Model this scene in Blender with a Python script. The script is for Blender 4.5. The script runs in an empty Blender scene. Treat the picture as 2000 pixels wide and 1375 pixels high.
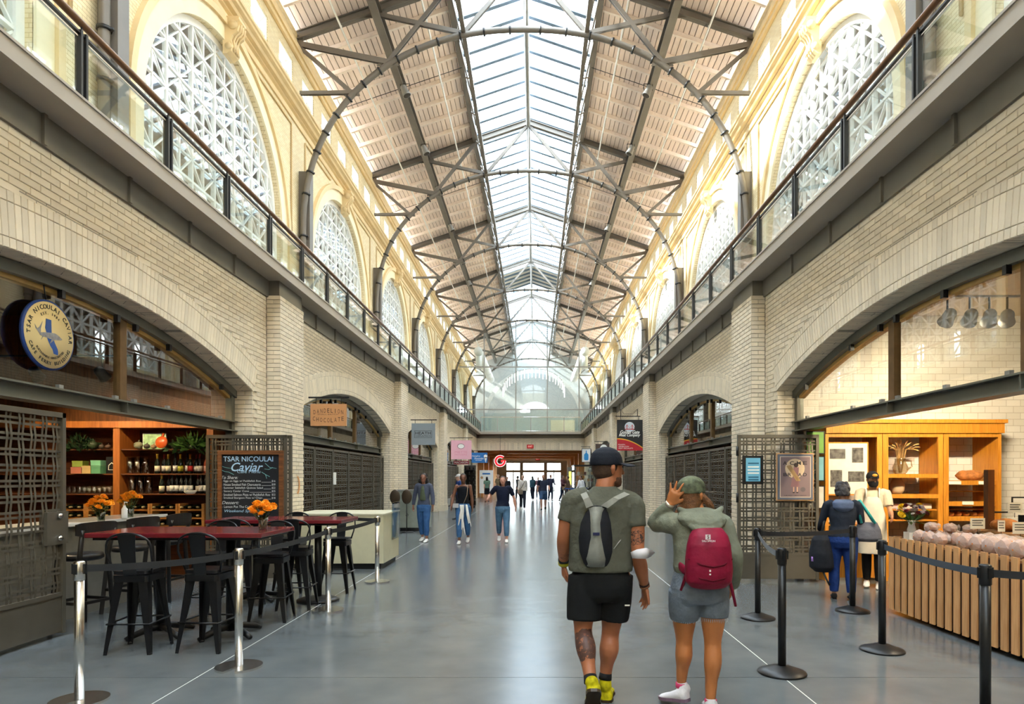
import bpy, bmesh, math, random
from math import sin, cos, pi, sqrt, radians, atan2
from mathutils import Vector, Matrix, Euler

SC = bpy.context.scene
COL = SC.collection
random.seed(7)

# ------------------------------------------------------------------ camera
F, VX, VY, CH = 1270.0, 1045.0, 932.0, 1.58      # focal length (px), vanishing point, eye height
CX = 0.32                                         # the hall's centre line is X = 0
cam_d = bpy.data.cameras.new('camera')
cam = bpy.data.objects.new('camera', cam_d)
COL.objects.link(cam)
cam.location = (CX, 0, CH)
cam.rotation_euler = (pi / 2, 0, 0)
cam_d.sensor_width = 36.0
cam_d.sensor_fit = 'HORIZONTAL'
cam_d.lens = 36.0 * F / 2000.0
cam_d.shift_x = -(VX - 1000.0) / 2000.0
cam_d.shift_y = (VY - 687.5) / 2000.0
cam_d.clip_start = 0.05
cam_d.clip_end = 500
SC.camera = cam

# ------------------------------------------------------------------ world, sun, exposure
SC.view_settings.view_transform = 'Standard'
SC.view_settings.look = 'None'
SC.view_settings.gamma = 1.0
SC.view_settings.use_curve_mapping = False
SC.view_settings.exposure = 0.42
wd = bpy.data.worlds.new('sky')
SC.world = wd
wd.use_nodes = True
_n = wd.node_tree.nodes
_n['Background'].inputs['Color'].default_value = (0.90, 0.96, 1.0, 1)
_n['Background'].inputs['Strength'].default_value = 10.5
sun_d = bpy.data.lights.new('sun', 'SUN')
sun_d.energy = 24.0
sun_d.angle = radians(3.0)
sun_d.color = (1.0, 0.95, 0.86)
sun = bpy.data.objects.new('sun', sun_d)
COL.objects.link(sun)
sun.location = (-30, 10, 40)
sun.rotation_euler = Vector((0.82, 0.12, -0.56)).to_track_quat('-Z', 'Y').to_euler()

# ------------------------------------------------------------------ helpers
def PX(x, y, Y):
    """the point at depth Y that shows at pixel (x, y) of the photograph"""
    return Vector((CX + (x - VX) * Y / F, Y, CH - (y - VY) * Y / F))

def GR(x, y):
    """the floor point under pixel (x, y)"""
    return PX(x, y, CH * F / (y - VY))

def tag(o, label=None, cat=None, group=None, kind=None):
    if label: o['label'] = label
    if cat: o['category'] = cat
    if group: o['group'] = group
    if kind: o['kind'] = kind
    return o

def empty(name, loc=(0, 0, 0), rz=0.0, parent=None):
    o = bpy.data.objects.new(name, None)
    o.empty_display_size = 0.1
    COL.objects.link(o)
    o.location = loc
    o.rotation_euler = (0, 0, rz)
    if parent: o.parent = parent
    return o

def link(name, me, parent=None, loc=(0, 0, 0), rot=(0, 0, 0)):
    o = bpy.data.objects.new(name, me)
    COL.objects.link(o)
    o.location = loc
    o.rotation_euler = rot
    if parent: o.parent = parent
    return o

def copy_tree(o, parent=None):
    c = o.copy()
    COL.objects.link(c)
    if parent: c.parent = parent
    for ch in list(o.children):
        copy_tree(ch, c)
    return c

class MB:
    """collects faces and builds them as ONE mesh object"""
    def __init__(s):
        s.v = []; s.f = []; s.m = []; s.sm = []
    def add(s, vs, fs, mi=0, smooth=False):
        b = len(s.v)
        s.v.extend([tuple(p) for p in vs])
        for f in fs:
            s.f.append([b + i for i in f]); s.m.append(mi); s.sm.append(smooth)
        return s
    def box(s, x0, x1, y0, y1, z0, z1, mi=0, M=None):
        vs = [Vector((x, y, z)) for x in (x0, x1) for y in (y0, y1) for z in (z0, z1)]
        if M: vs = [M @ p for p in vs]
        return s.add(vs, [(0, 1, 3, 2), (4, 6, 7, 5), (0, 4, 5, 1), (2, 3, 7, 6), (0, 2, 6, 4), (1, 5, 7, 3)], mi)
    def cbox(s, c, d, mi=0, M=None):
        return s.box(c[0] - d[0] / 2, c[0] + d[0] / 2, c[1] - d[1] / 2, c[1] + d[1] / 2, c[2] - d[2] / 2, c[2] + d[2] / 2, mi, M)
    def quad(s, a, b, c, d, mi=0):
        return s.add([a, b, c, d], [(0, 1, 2, 3)], mi)
    def bar(s, p, q, w, h, up=(0, 0, 1), mi=0):
        """a straight bar of section w x h (h along up)"""
        p = Vector(p); q = Vector(q); t = (q - p).normalized(); up = Vector(up)
        sd = t.cross(up)
        if sd.length < 1e-4: sd = t.cross(Vector((0, 1, 0)))
        sd.normalize(); u = sd.cross(t).normalized()
        vs = []
        for c in (p, q):
            for a, b in ((-1, -1), (1, -1), (1, 1), (-1, 1)):
                vs.append(c + sd * (a * w / 2) + u * (b * h / 2))
        return s.add(vs, [(3, 2, 1, 0), (4, 5, 6, 7), (0, 1, 5, 4), (1, 2, 6, 5), (2, 3, 7, 6), (3, 0, 4, 7)], mi)
    def tube(s, pts, r, n=8, cap=True, mi=0, closed=False, up=None, asp=1.0):
        pts = [Vector(p) for p in pts]
        k = len(pts)
        rr = r if isinstance(r, (list, tuple)) else [r] * k
        vs = []
        prev = None
        for i, p in enumerate(pts):
            if closed: t = pts[(i + 1) % k] - pts[i - 1]
            elif i == 0: t = pts[1] - p
            elif i == k - 1: t = p - pts[i - 1]
            else: t = pts[i + 1] - pts[i - 1]
            t.normalize()
            if prev is None:
                a = Vector(up) if up else (Vector((0, 0, 1)) if abs(t.z) < .9 else Vector((0, 1, 0)))
            else: a = prev
            u = a - t * a.dot(t)
            if u.length < 1e-5: u = t.orthogonal()
            u.normalize(); prev = u
            w = t.cross(u)
            for j in range(n):
                an = 2 * pi * (j + .5) / n
                vs.append(p + u * (cos(an) * rr[i]) + w * (sin(an) * rr[i] * asp))
        fs = []
        for i in range(k if closed else k - 1):
            for j in range(n):
                a = i * n + j; b = i * n + (j + 1) % n
                c = ((i + 1) % k) * n + (j + 1) % n; d = ((i + 1) % k) * n + j
                fs.append((a, b, c, d))
        if cap and not closed:
            fs.append(tuple(range(n - 1, -1, -1)))
            fs.append(tuple((k - 1) * n + j for j in range(n)))
        return s.add(vs, fs, mi, True)
    def lathe(s, prof, c=(0, 0, 0), n=24, mi=0, M=None):
        """prof: list of (r, z)"""
        vs = []; fs = []
        for r, z in prof:
            for j in range(n):
                a = 2 * pi * j / n
                p = Vector((c[0] + r * cos(a), c[1] + r * sin(a), c[2] + z))
                vs.append(M @ p if M else p)
        for i in range(len(prof) - 1):
            for j in range(n):
                fs.append((i * n + j, i * n + (j + 1) % n, (i + 1) * n + (j + 1) % n, (i + 1) * n + j))
        fs.append(tuple(range(n - 1, -1, -1)))
        fs.append(tuple((len(prof) - 1) * n + j for j in range(n)))
        return s.add(vs, fs, mi, True)
    def prism(s, out, d, M=None, mi=0):
        """outline in local XY (counter-clockwise) extruded by d along local Z"""
        n = len(out)
        vs = [Vector((p[0], p[1], 0)) for p in out] + [Vector((p[0], p[1], d)) for p in out]
        if M: vs = [M @ p for p in vs]
        fs = [tuple(range(n - 1, -1, -1)), tuple(range(n, 2 * n))]
        for i in range(n):
            j = (i + 1) % n
            fs.append((i, j, n + j, n + i))
        return s.add(vs, fs, mi)
    def ball(s, c, r, n=10, mi=0, M=None):
        r = r if isinstance(r, (list, tuple)) else (r, r, r)
        vs = []; fs = []
        m = max(4, n // 2)
        for i in range(1, m):
            th = pi * i / m
            for j in range(n):
                a = 2 * pi * j / n
                vs.append(Vector((r[0] * sin(th) * cos(a), r[1] * sin(th) * sin(a), r[2] * cos(th))))
        vs.append(Vector((0, 0, r[2]))); vs.append(Vector((0, 0, -r[2])))
        T = len(vs) - 2
        for i in range(m - 2):
            for j in range(n):
                fs.append((i * n + j, (i + 1) * n + j, (i + 1) * n + (j + 1) % n, i * n + (j + 1) % n))
        for j in range(n):
            fs.append((T, j, (j + 1) % n)); fs.append((T + 1, (m - 2) * n + (j + 1) % n, (m - 2) * n + j))
        c = Vector(c)
        vs = [(M @ p if M else p) + c for p in vs]
        return s.add(vs, fs, mi, True)
    def mesh(s, name, mats):
        me = bpy.data.meshes.new(name)
        me.from_pydata(s.v, [], s.f)
        mats = mats if isinstance(mats, (list, tuple)) else [mats]
        for m in mats: me.materials.append(m)
        me.polygons.foreach_set('material_index', s.m)
        me.polygons.foreach_set('use_smooth', s.sm)
        me.update()
        return me
    def build(s, name, mats, parent=None, loc=(0, 0, 0), rot=(0, 0, 0)):
        return link(name, s.mesh(name, mats), parent, loc, rot)

def bevel(o, w=0.004, seg=1):
    m = o.modifiers.new('bevel', 'BEVEL'); m.width = w; m.segments = seg; m.limit_method = 'ANGLE'
    return o

# ------------------------------------------------------------------ materials
def srgb(r, g, b):
    f = lambda c: ((c / 255 + .055) / 1.055) ** 2.4 if c / 255 > .04045 else c / 255 / 12.92
    return (f(r), f(g), f(b), 1)

MATS = {}
def mat(name, col, rough=.6, metal=0.0, var=0.08, scale=8.0, bump=0.0, bscale=60.0, rand=0.0, island=0.0, spec=.5, sheen=0.0, coord='Object'):
    """one principled material with procedural mottling, fine relief and per-object variation"""
    if name in MATS: return MATS[name]
    m = bpy.data.materials.new(name); m.use_nodes = True
    nt = m.node_tree; N = nt.nodes; L = nt.links
    b = N['Principled BSDF']
    b.inputs['Roughness'].default_value = rough
    b.inputs['Metallic'].default_value = metal
    b.inputs['Specular IOR Level'].default_value = spec
    if sheen: b.inputs['Sheen Weight'].default_value = sheen
    tc = N.new('ShaderNodeTexCoord')
    out = None
    hsv = N.new('ShaderNodeHueSaturation')
    hsv.inputs['Color'].default_value = col
    nz = N.new('ShaderNodeTexNoise'); nz.inputs['Scale'].default_value = scale; nz.inputs['Detail'].default_value = 4
    L.new(tc.outputs[coord], nz.inputs['Vector'])
    mr = N.new('ShaderNodeMapRange')
    mr.inputs['From Min'].default_value = .3; mr.inputs['From Max'].default_value = .7
    mr.inputs['To Min'].default_value = 1 - var; mr.inputs['To Max'].default_value = 1 + var
    L.new(nz.outputs['Fac'], mr.inputs['Value'])
    val = mr.outputs['Result']
    for amt, kind in ((rand, 'o'), (island, 'i')):
        if not amt: continue
        if kind == 'o': src = N.new('ShaderNodeObjectInfo').outputs['Random']
        else: src = N.new('ShaderNodeNewGeometry').outputs['Random Per Island']
        m2 = N.new('ShaderNodeMapRange'); m2.inputs['To Min'].default_value = 1 - amt; m2.inputs['To Max'].default_value = 1 + amt
        L.new(src, m2.inputs['Value'])
        mu = N.new('ShaderNodeMath'); mu.operation = 'MULTIPLY'
        L.new(val, mu.inputs[0]); L.new(m2.outputs['Result'], mu.inputs[1]); val = mu.outputs[0]
    L.new(val, hsv.inputs['Value'])
    L.new(hsv.outputs['Color'], b.inputs['Base Color'])
    if bump:
        n2 = N.new('ShaderNodeTexNoise'); n2.inputs['Scale'].default_value = bscale; n2.inputs['Detail'].default_value = 3
        L.new(tc.outputs[coord], n2.inputs['Vector'])
        bp = N.new('ShaderNodeBump'); bp.inputs['Strength'].default_value = bump; bp.inputs['Distance'].default_value = .02
        L.new(n2.outputs['Fac'], bp.inputs['Height']); L.new(bp.outputs['Normal'], b.inputs['Normal'])
    MATS[name] = m
    return m

def emit(name, col, st):
    if name in MATS: return MATS[name]
    m = bpy.data.materials.new(name); m.use_nodes = True
    b = m.node_tree.nodes['Principled BSDF']
    b.inputs['Base Color'].default_value = col
    b.inputs['Emission Color'].default_value = col
    b.inputs['Emission Strength'].default_value = st
    MATS[name] = m
    return m

def glass(name, tint=(.93, .97, .96, 1), refl=1.0, rough=.02, base=0.0):
    """thin clear pane: see-through with a Fresnel reflection"""
    if name in MATS: return MATS[name]
    m = bpy.data.materials.new(name); m.use_nodes = True
    nt = m.node_tree; N = nt.nodes; L = nt.links
    N.remove(N['Principled BSDF'])
    tr = N.new('ShaderNodeBsdfTransparent'); tr.inputs['Color'].default_value = tint
    gl = N.new('ShaderNodeBsdfGlossy'); gl.inputs['Roughness'].default_value = rough
    lw = N.new('ShaderNodeLayerWeight'); lw.inputs['Blend'].default_value = .5
    pw = N.new('ShaderNodeMath'); pw.operation = 'POWER'; pw.inputs[1].default_value = 4.0
    L.new(lw.outputs['Facing'], pw.inputs[0])
    fr = N.new('ShaderNodeMath'); fr.operation = 'MULTIPLY_ADD'; fr.inputs[1].default_value = .9; fr.inputs[2].default_value = .045
    L.new(pw.outputs[0], fr.inputs[0])
    mx = N.new('ShaderNodeMixShader')
    mu = N.new('ShaderNodeMath'); mu.operation = 'MULTIPLY_ADD'; mu.inputs[1].default_value = refl; mu.inputs[2].default_value = base
    L.new(fr.outputs[0], mu.inputs[0]); L.new(mu.outputs[0], mx.inputs['Fac'])
    L.new(tr.outputs[0], mx.inputs[1]); L.new(gl.outputs[0], mx.inputs[2])
    L.new(mx.outputs[0], N['Material Output'].inputs['Surface'])
    MATS[name] = m
    return m

def brick_mat(name, c1, c2, mortar, bw=.24, bh=.07, ms=.006, rough=.6, axis='XY'):
    """running-bond brick for surfaces too far off to tell the bricks apart"""
    if name in MATS: return MATS[name]
    m = bpy.data.materials.new(name); m.use_nodes = True
    nt = m.node_tree; N = nt.nodes; L = nt.links
    b = N['Principled BSDF']; b.inputs['Roughness'].default_value = rough
    g = N.new('ShaderNodeNewGeometry'); sx = N.new('ShaderNodeSeparateXYZ'); L.new(g.outputs['Position'], sx.inputs[0])
    ad = N.new('ShaderNodeMath'); ad.operation = 'ADD'; L.new(sx.outputs['X'], ad.inputs[0]); L.new(sx.outputs['Y'], ad.inputs[1])
    cb = N.new('ShaderNodeCombineXYZ'); L.new(ad.outputs[0], cb.inputs['X']); L.new(sx.outputs['Z'], cb.inputs['Y'])
    bt = N.new('ShaderNodeTexBrick')
    bt.inputs['Scale'].default_value = 1.0
    bt.inputs['Brick Width'].default_value = bw; bt.inputs['Row Height'].default_value = bh
    bt.inputs['Mortar Size'].default_value = ms; bt.inputs['Mortar Smooth'].default_value = .1
    bt.inputs['Color1'].default_value = c1; bt.inputs['Color2'].default_value = c2; bt.inputs['Mortar'].default_value = mortar
    L.new(cb.outputs[0], bt.inputs['Vector'])
    nz = N.new('ShaderNodeTexNoise'); nz.inputs['Scale'].default_value = .7; L.new(g.outputs['Position'], nz.inputs['Vector'])
    mr = N.new('ShaderNodeMapRange'); mr.inputs['To Min'].default_value = .85; mr.inputs['To Max'].default_value = 1.15
    L.new(nz.outputs['Fac'], mr.inputs['Value'])
    hs = N.new('ShaderNodeHueSaturation'); L.new(bt.outputs['Color'], hs.inputs['Color']); L.new(mr.outputs[0], hs.inputs['Value'])
    L.new(hs.outputs[0], b.inputs['Base Color'])
    bp = N.new('ShaderNodeBump'); bp.inputs['Strength'].default_value = .5; bp.inputs['Distance'].default_value = .01; bp.invert = True
    L.new(bt.outputs['Fac'], bp.inputs['Height']); L.new(bp.outputs[0], b.inputs['Normal'])
    MATS[name] = m
    return m

def wood(name, c1, c2, rough=.45, axis='Z', scale=3.0, rand=.08):
    if name in MATS: return MATS[name]
    m = bpy.data.materials.new(name); m.use_nodes = True
    nt = m.node_tree; N = nt.nodes; L = nt.links
    b = N['Principled BSDF']; b.inputs['Roughness'].default_value = rough
    tc = N.new('ShaderNodeTexCoord'); mp = N.new('ShaderNodeMapping')
    sc = {'X': (1, 12, 12), 'Y': (12, 1, 12), 'Z': (12, 12, 1)}[axis]
    mp.inputs['Scale'].default_value = sc
    L.new(tc.outputs['Object'], mp.inputs['Vector'])
    nz = N.new('ShaderNodeTexNoise'); nz.inputs['Scale'].default_value = scale; nz.inputs['Detail'].default_value = 5; nz.inputs['Distortion'].default_value = .6
    L.new(mp.outputs[0], nz.inputs['Vector'])
    rp = N.new('ShaderNodeValToRGB'); rp.color_ramp.elements[0].position = .3; rp.color_ramp.elements[1].position = .7
    rp.color_ramp.elements[0].color = c1; rp.color_ramp.elements[1].color = c2
    L.new(nz.outputs['Fac'], rp.inputs[0])
    oi = N.new('ShaderNodeObjectInfo'); mr = N.new('ShaderNodeMapRange'); mr.inputs['To Min'].default_value = 1 - rand; mr.inputs['To Max'].default_value = 1 + rand
    L.new(oi.outputs['Random'], mr.inputs['Value'])
    hs = N.new('ShaderNodeHueSaturation'); L.new(rp.outputs[0], hs.inputs['Color']); L.new(mr.outputs[0], hs.inputs['Value'])
    L.new(hs.outputs[0], b.inputs['Base Color'])
    MATS[name] = m
    return m

def concrete():
    m = bpy.data.materials.new('polished_concrete'); m.use_nodes = True
    nt = m.node_tree; N = nt.nodes; L = nt.links
    b = N['Principled BSDF']
    g = N.new('ShaderNodeNewGeometry')
    def noise(sc, det):
        n = N.new('ShaderNodeTexNoise'); n.inputs['Scale'].default_value = sc; n.inputs['Detail'].default_value = det
        L.new(g.outputs['Position'], n.inputs['Vector']); return n
    n1 = noise(.55, 4); n2 = noise(2.2, 3); n3 = noise(120, 2)
    a = N.new('ShaderNodeMath'); a.operation = 'MULTIPLY_ADD'; a.inputs[1].default_value = .55; L.new(n1.outputs['Fac'], a.inputs[0])
    a2 = N.new('ShaderNodeMath'); a2.operation = 'MULTIPLY'; a2.inputs[1].default_value = .45; L.new(n2.outputs['Fac'], a2.inputs[0])
    L.new(a2.outputs[0], a.inputs[2])
    rp = N.new('ShaderNodeValToRGB')
    rp.color_ramp.elements[0].position = .3; rp.color_ramp.elements[1].position = .72
    rp.color_ramp.elements[0].color = srgb(88, 94, 97); rp.color_ramp.elements[1].color = srgb(112, 117, 119)
    L.new(a.outputs[0], rp.inputs[0]); L.new(rp.outputs[0], b.inputs['Base Color'])
    mr = N.new('ShaderNodeMapRange'); mr.inputs['To Min'].default_value = .15; mr.inputs['To Max'].default_value = .23
    L.new(n2.outputs['Fac'], mr.inputs['Value']); L.new(mr.outputs[0], b.inputs['Roughness'])
    bp = N.new('ShaderNodeBump'); bp.inputs['Strength'].default_value = .04; bp.inputs['Distance'].default_value = .01
    L.new(n3.outputs['Fac'], bp.inputs['Height']); L.new(bp.outputs[0], b.inputs['Normal'])
    return m

M_FLOOR = concrete()
M_JOINT = mat('floor_joint', srgb(70, 74, 76), .7)
M_JOINTL = mat('floor_joint_filler', srgb(205, 208, 205), .6)
BR1, BR2, MORT = srgb(234, 220, 196), srgb(220, 206, 182), srgb(156, 146, 128)
M_BRICK = mat('glazed_brick', srgb(228, 214, 190), .5, var=.04, scale=3, bump=.08, bscale=90, rand=.10, island=0)
M_BRICKI = mat('glazed_brick_field', srgb(228, 214, 190), .5, var=.04, scale=3, bump=.08, bscale=90, island=.10)
M_MORTAR = mat('mortar', srgb(128, 120, 108), .9, bump=.2)
M_BRICKF = brick_mat('brick_courses', BR1, BR2, MORT)
M_BRICKU = brick_mat('cream_brick_courses', srgb(238, 222, 184), srgb(228, 208, 164), srgb(196, 174, 130), bw=.23, bh=.075)
M_STONE = mat('cream_terracotta', srgb(240, 226, 190), .55, var=.06, scale=2)
M_STONE2 = mat('ochre_terracotta', srgb(228, 202, 154), .6, var=.08, scale=2)
M_SLAB = mat('taupe_slab_edge', srgb(168, 158, 144), .55, var=.05, scale=2, bump=.05, bscale=200)
M_BRONZE = mat('dark_bronze_steel', srgb(122, 116, 104), .5, .2, var=.06, scale=3)
M_STEEL = mat('grey_painted_steel', srgb(112, 106, 98), .45, .2, var=.08, scale=2)
M_STEELL = mat('light_grey_steel', srgb(150, 150, 146), .4, .3, var=.05)
M_GATE = mat('gate_steel', srgb(102, 96, 84), .42, .3, var=.08, scale=5)
M_BLACKM = mat('black_powder_coat', srgb(30, 31, 33), .38, .2, var=.1, scale=20)
M_WHITE = mat('white_paint', srgb(240, 240, 236), .5, var=.03)
M_DECK = mat('pinkish_cream_deck', srgb(250, 230, 216), .7, var=.05, scale=1.2, rand=.05)
M_DECKB = mat('cream_timber', srgb(252, 236, 222), .65, var=.05)
M_RAILW = wood('walnut_handrail', srgb(96, 66, 44), srgb(140, 98, 64), .35, 'Y')
M_CHROME = mat('brushed_steel', srgb(222, 220, 216), .25, 1.0, var=.05, scale=30)
M_SKYBAR = mat('blue_grey_glazing_bar', srgb(120, 142, 164), .5, .1)
M_GLASS = glass('clear_glass')
M_GLASSR = glass('balustrade_glass', (.86, .92, .92, 1), 1.3)
M_SKYG = glass('skylight_glass', (.86, .94, 1.0, 1), .8)
M_DARK = mat('dark_interior', srgb(60, 54, 48), .8)
# ================================================================== the hall: floor, arcade walls, balcony
M_PLINTH = mat('limestone_plinth', srgb(206, 194, 172), .6, var=.05, scale=3)
B = 9.75
def T(k): return 11.35 + B * k                   # pilaster / truss lines
def CB(j): return T(j) - B / 2                   # centre of bay j
XW, XP, XF, WU = 4.14, 3.91, 3.78, 7.38          # arcade wall, pilaster face, slab edge, upper wall
HC, ZS, RISE = 3.8, 2.94, 0.62
AR = (HC * HC + RISE * RISE) / (2 * RISE)
AZ = ZS + RISE - AR                              # arch centre height
WT = .33                                         # arcade wall thickness
ZW = 4.57                                        # top of the brick
ZSL0, ZSL1 = 4.85, 5.02                          # balcony slab
YB0, YEND = -17.9, 49.2

def arch_z(d):                                   # underside of the brick arch at distance d from its centre
    return AZ + sqrt(max(0, AR * AR - d * d))

# ---- floor: a joint bed with cast slabs on it
fl = MB().box(-14, 14, -18, 96, -.12, -.006).build('floor', M_JOINT)
tag(fl, 'polished grey concrete floor of the market hall', 'floor', kind='structure')
XJ = (-2.35, 2.28)
cols = [(-13.9, XJ[0] - .005), (XJ[0] + .005, XJ[1] - .005), (XJ[1] + .005, 13.9)]
SY = B / 4
sl_me = [MB().box(a, b, .004, SY - .004, -.006, 0).mesh('slab', M_FLOOR) for a, b in cols]
k0 = int((-17 - 5.13) / SY)
for k in range(k0, 37):
    for me in sl_me:
        link('slab', me, fl, (0, 5.13 + SY * k, 0))
for x in XJ:
    MB().box(x - .006, x + .006, -17, 94, -.006, -.0008).build('joint_filler', M_JOINTL, fl)

# ---- arcade walls
def arcade(sg, name):
    S = lambda x: sg * x
    w = MB()
    def front(y0, y1, z0a, z0b, x=XW):
        q = [(S(x), y0, z0a), (S(x), y1, z0b), (S(x), y1, ZW), (S(x), y0, ZW)]
        w.quad(*(q if sg < 0 else q[::-1]))
        q2 = [(S(XW + WT), y0, z0a), (S(XW + WT), y1, z0b), (S(XW + WT), y1, ZW), (S(XW + WT), y0, ZW)]
        w.quad(*(q2[::-1] if sg < 0 else q2))
    for j in range(-2, 5):
        c = CB(j); x = XW + (.012 if j == 0 else 0)
        front(c - B / 2, c - HC, 0, 0, x); 
        y1 = c + B / 2
        front(c + HC, y1, 0, 0, x)
        n = 24
        for i in range(n):
            a = -HC + 2 * HC * i / n; b = -HC + 2 * HC * (i + 1) / n
            front(c + a, c + b, arch_z(a), arch_z(b), x)
            w.quad((S(x), c + a, arch_z(a)), (S(XW + WT), c + a, arch_z(a)), (S(XW + WT), c + b, arch_z(b)), (S(x), c + b, arch_z(b)))
        for e in (-HC, HC):
            w.quad((S(x), c + e, 0), (S(XW + WT), c + e, 0), (S(XW + WT), c + e, ZS), (S(x), c + e, ZS))
    w.box(min(S(XW), S(XW + WT)), max(S(XW), S(XW + WT)), YB0, YEND + .7, ZW - .001, ZW)
    o = w.build(name, M_BRICKF)
    tag(o, 'beige brick arcade wall with segmental arches under the %s balcony' % ('left' if sg < 0 else 'right'), 'wall', kind='structure')
    # --- steel frieze and slab
    f = MB(); f.box(min(S(XW - .03), S(XW + .05)), max(S(XW - .03), S(XW + .05)), YB0, YEND + .6, ZW, ZSL0)
    fz = f.build('steel_frieze', M_BRONZE, o)
    rib = MB().box(min(S(XW - .06), S(XW - .03)), max(S(XW - .06), S(XW - .03)), -.02, .02, ZW + .002, ZSL0).mesh('frieze_rib', M_BRONZE)
    for j in range(-1, 5):
        for i in range(7):
            y = CB(j) - B / 2 + .55 + (i + .5) * (B - 1.1) / 7 - .62
            if y < YEND - .3: link('frieze_rib', rib, fz, (0, y, 0))
    sl = MB().box(min(S(XF), S(WU + .3)), max(S(XF), S(WU + .3)), YB0, YEND, ZSL0, ZSL1)
    sl.box(min(S(XF - .012), S(XF)), max(S(XF - .012), S(XF)), YB0, YEND, ZSL1 - .02, ZSL1 + .004)
    sl.build('balcony_slab', M_SLAB, o)
    # --- pilasters
    for k in range(-2, 4):
        y0, y1 = T(k) - .55, T(k) + .55
        near = (k == 0)
        ins = .012 if near else 0
        p = MB()
        p.box(min(S(XP + ins), S(XW + .02)), max(S(XP + ins), S(XW + .02)), y0 + ins, y1 - ins, .0, 4.60)
        po = p.build('pilaster', M_MORTAR if near else M_BRICKF, o)
        MB().box(min(S(XP + .03), S(XW + .02)), max(S(XP + .03), S(XW + .02)), y0 + .03, y1 - .03, 4.60, ZSL0).build('steel_cap', M_BRONZE, po)
        MB().box(min(S(XP - .03), S(XW)), max(S(XP - .03), S(XW)), y0 - .03, y1 + .03, 0, .30).build('plinth', M_PLINTH, po)
        if near: pil_bricks(sg, po, y0, y1)
    near_bricks(sg, o)
    far_voussoirs(sg, o)
    return o

BH, BL, JT = .0705, .24, .007
def _bm(l, h, d):
    """one brick, its face chamfered; local: x along the course, y out of the wall, z up"""
    m = MB(); e = .004
    vs = [(-l/2, -d, -h/2), (l/2, -d, -h/2), (l/2, -d, h/2), (-l/2, -d, h/2),
          (-l/2, -e, -h/2), (l/2, -e, -h/2), (l/2, -e, h/2), (-l/2, -e, h/2),
          (-l/2+e, 0, -h/2+e), (l/2-e, 0, -h/2+e), (l/2-e, 0, h/2-e), (-l/2+e, 0, h/2-e)]
    fs = [(8, 9, 10, 11)]
    for a, b in ((0, 4), (4, 8)):
        for i in range(4):
            j = (i + 1) % 4
            fs.append((a + i, a + j, b + j, b + i))
    return vs, fs
BRICK_ME = {}
def brick_me(l, h, d=.02, m=None):
    key = (round(l, 3), round(h, 3), m)
    if key not in BRICK_ME:
        vs, fs = _bm(l, h, d); BRICK_ME[key] = MB().add(vs, fs).mesh('brick', m or M_BRICK)
    return BRICK_ME[key]
def brick_into(mb, l, h, M, d=.02):
    vs, fs = _bm(l, h, d); mb.add([M @ Vector(v) for v in vs], fs)

def wallM(sg, y, z, x=XW, rot=0.0):
    # local x -> along Y, local y -> towards the hall
    R = Matrix.Rotation(sg * pi / 2, 4, 'Z')
    return Matrix.Translation((sg * x, y, z)) @ R @ Matrix.Rotation(rot, 4, 'Y')

def place(name, me, M, parent):
    o = bpy.data.objects.new(name, me); COL.objects.link(o); o.matrix_world = M; o.parent = parent
    return o

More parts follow.
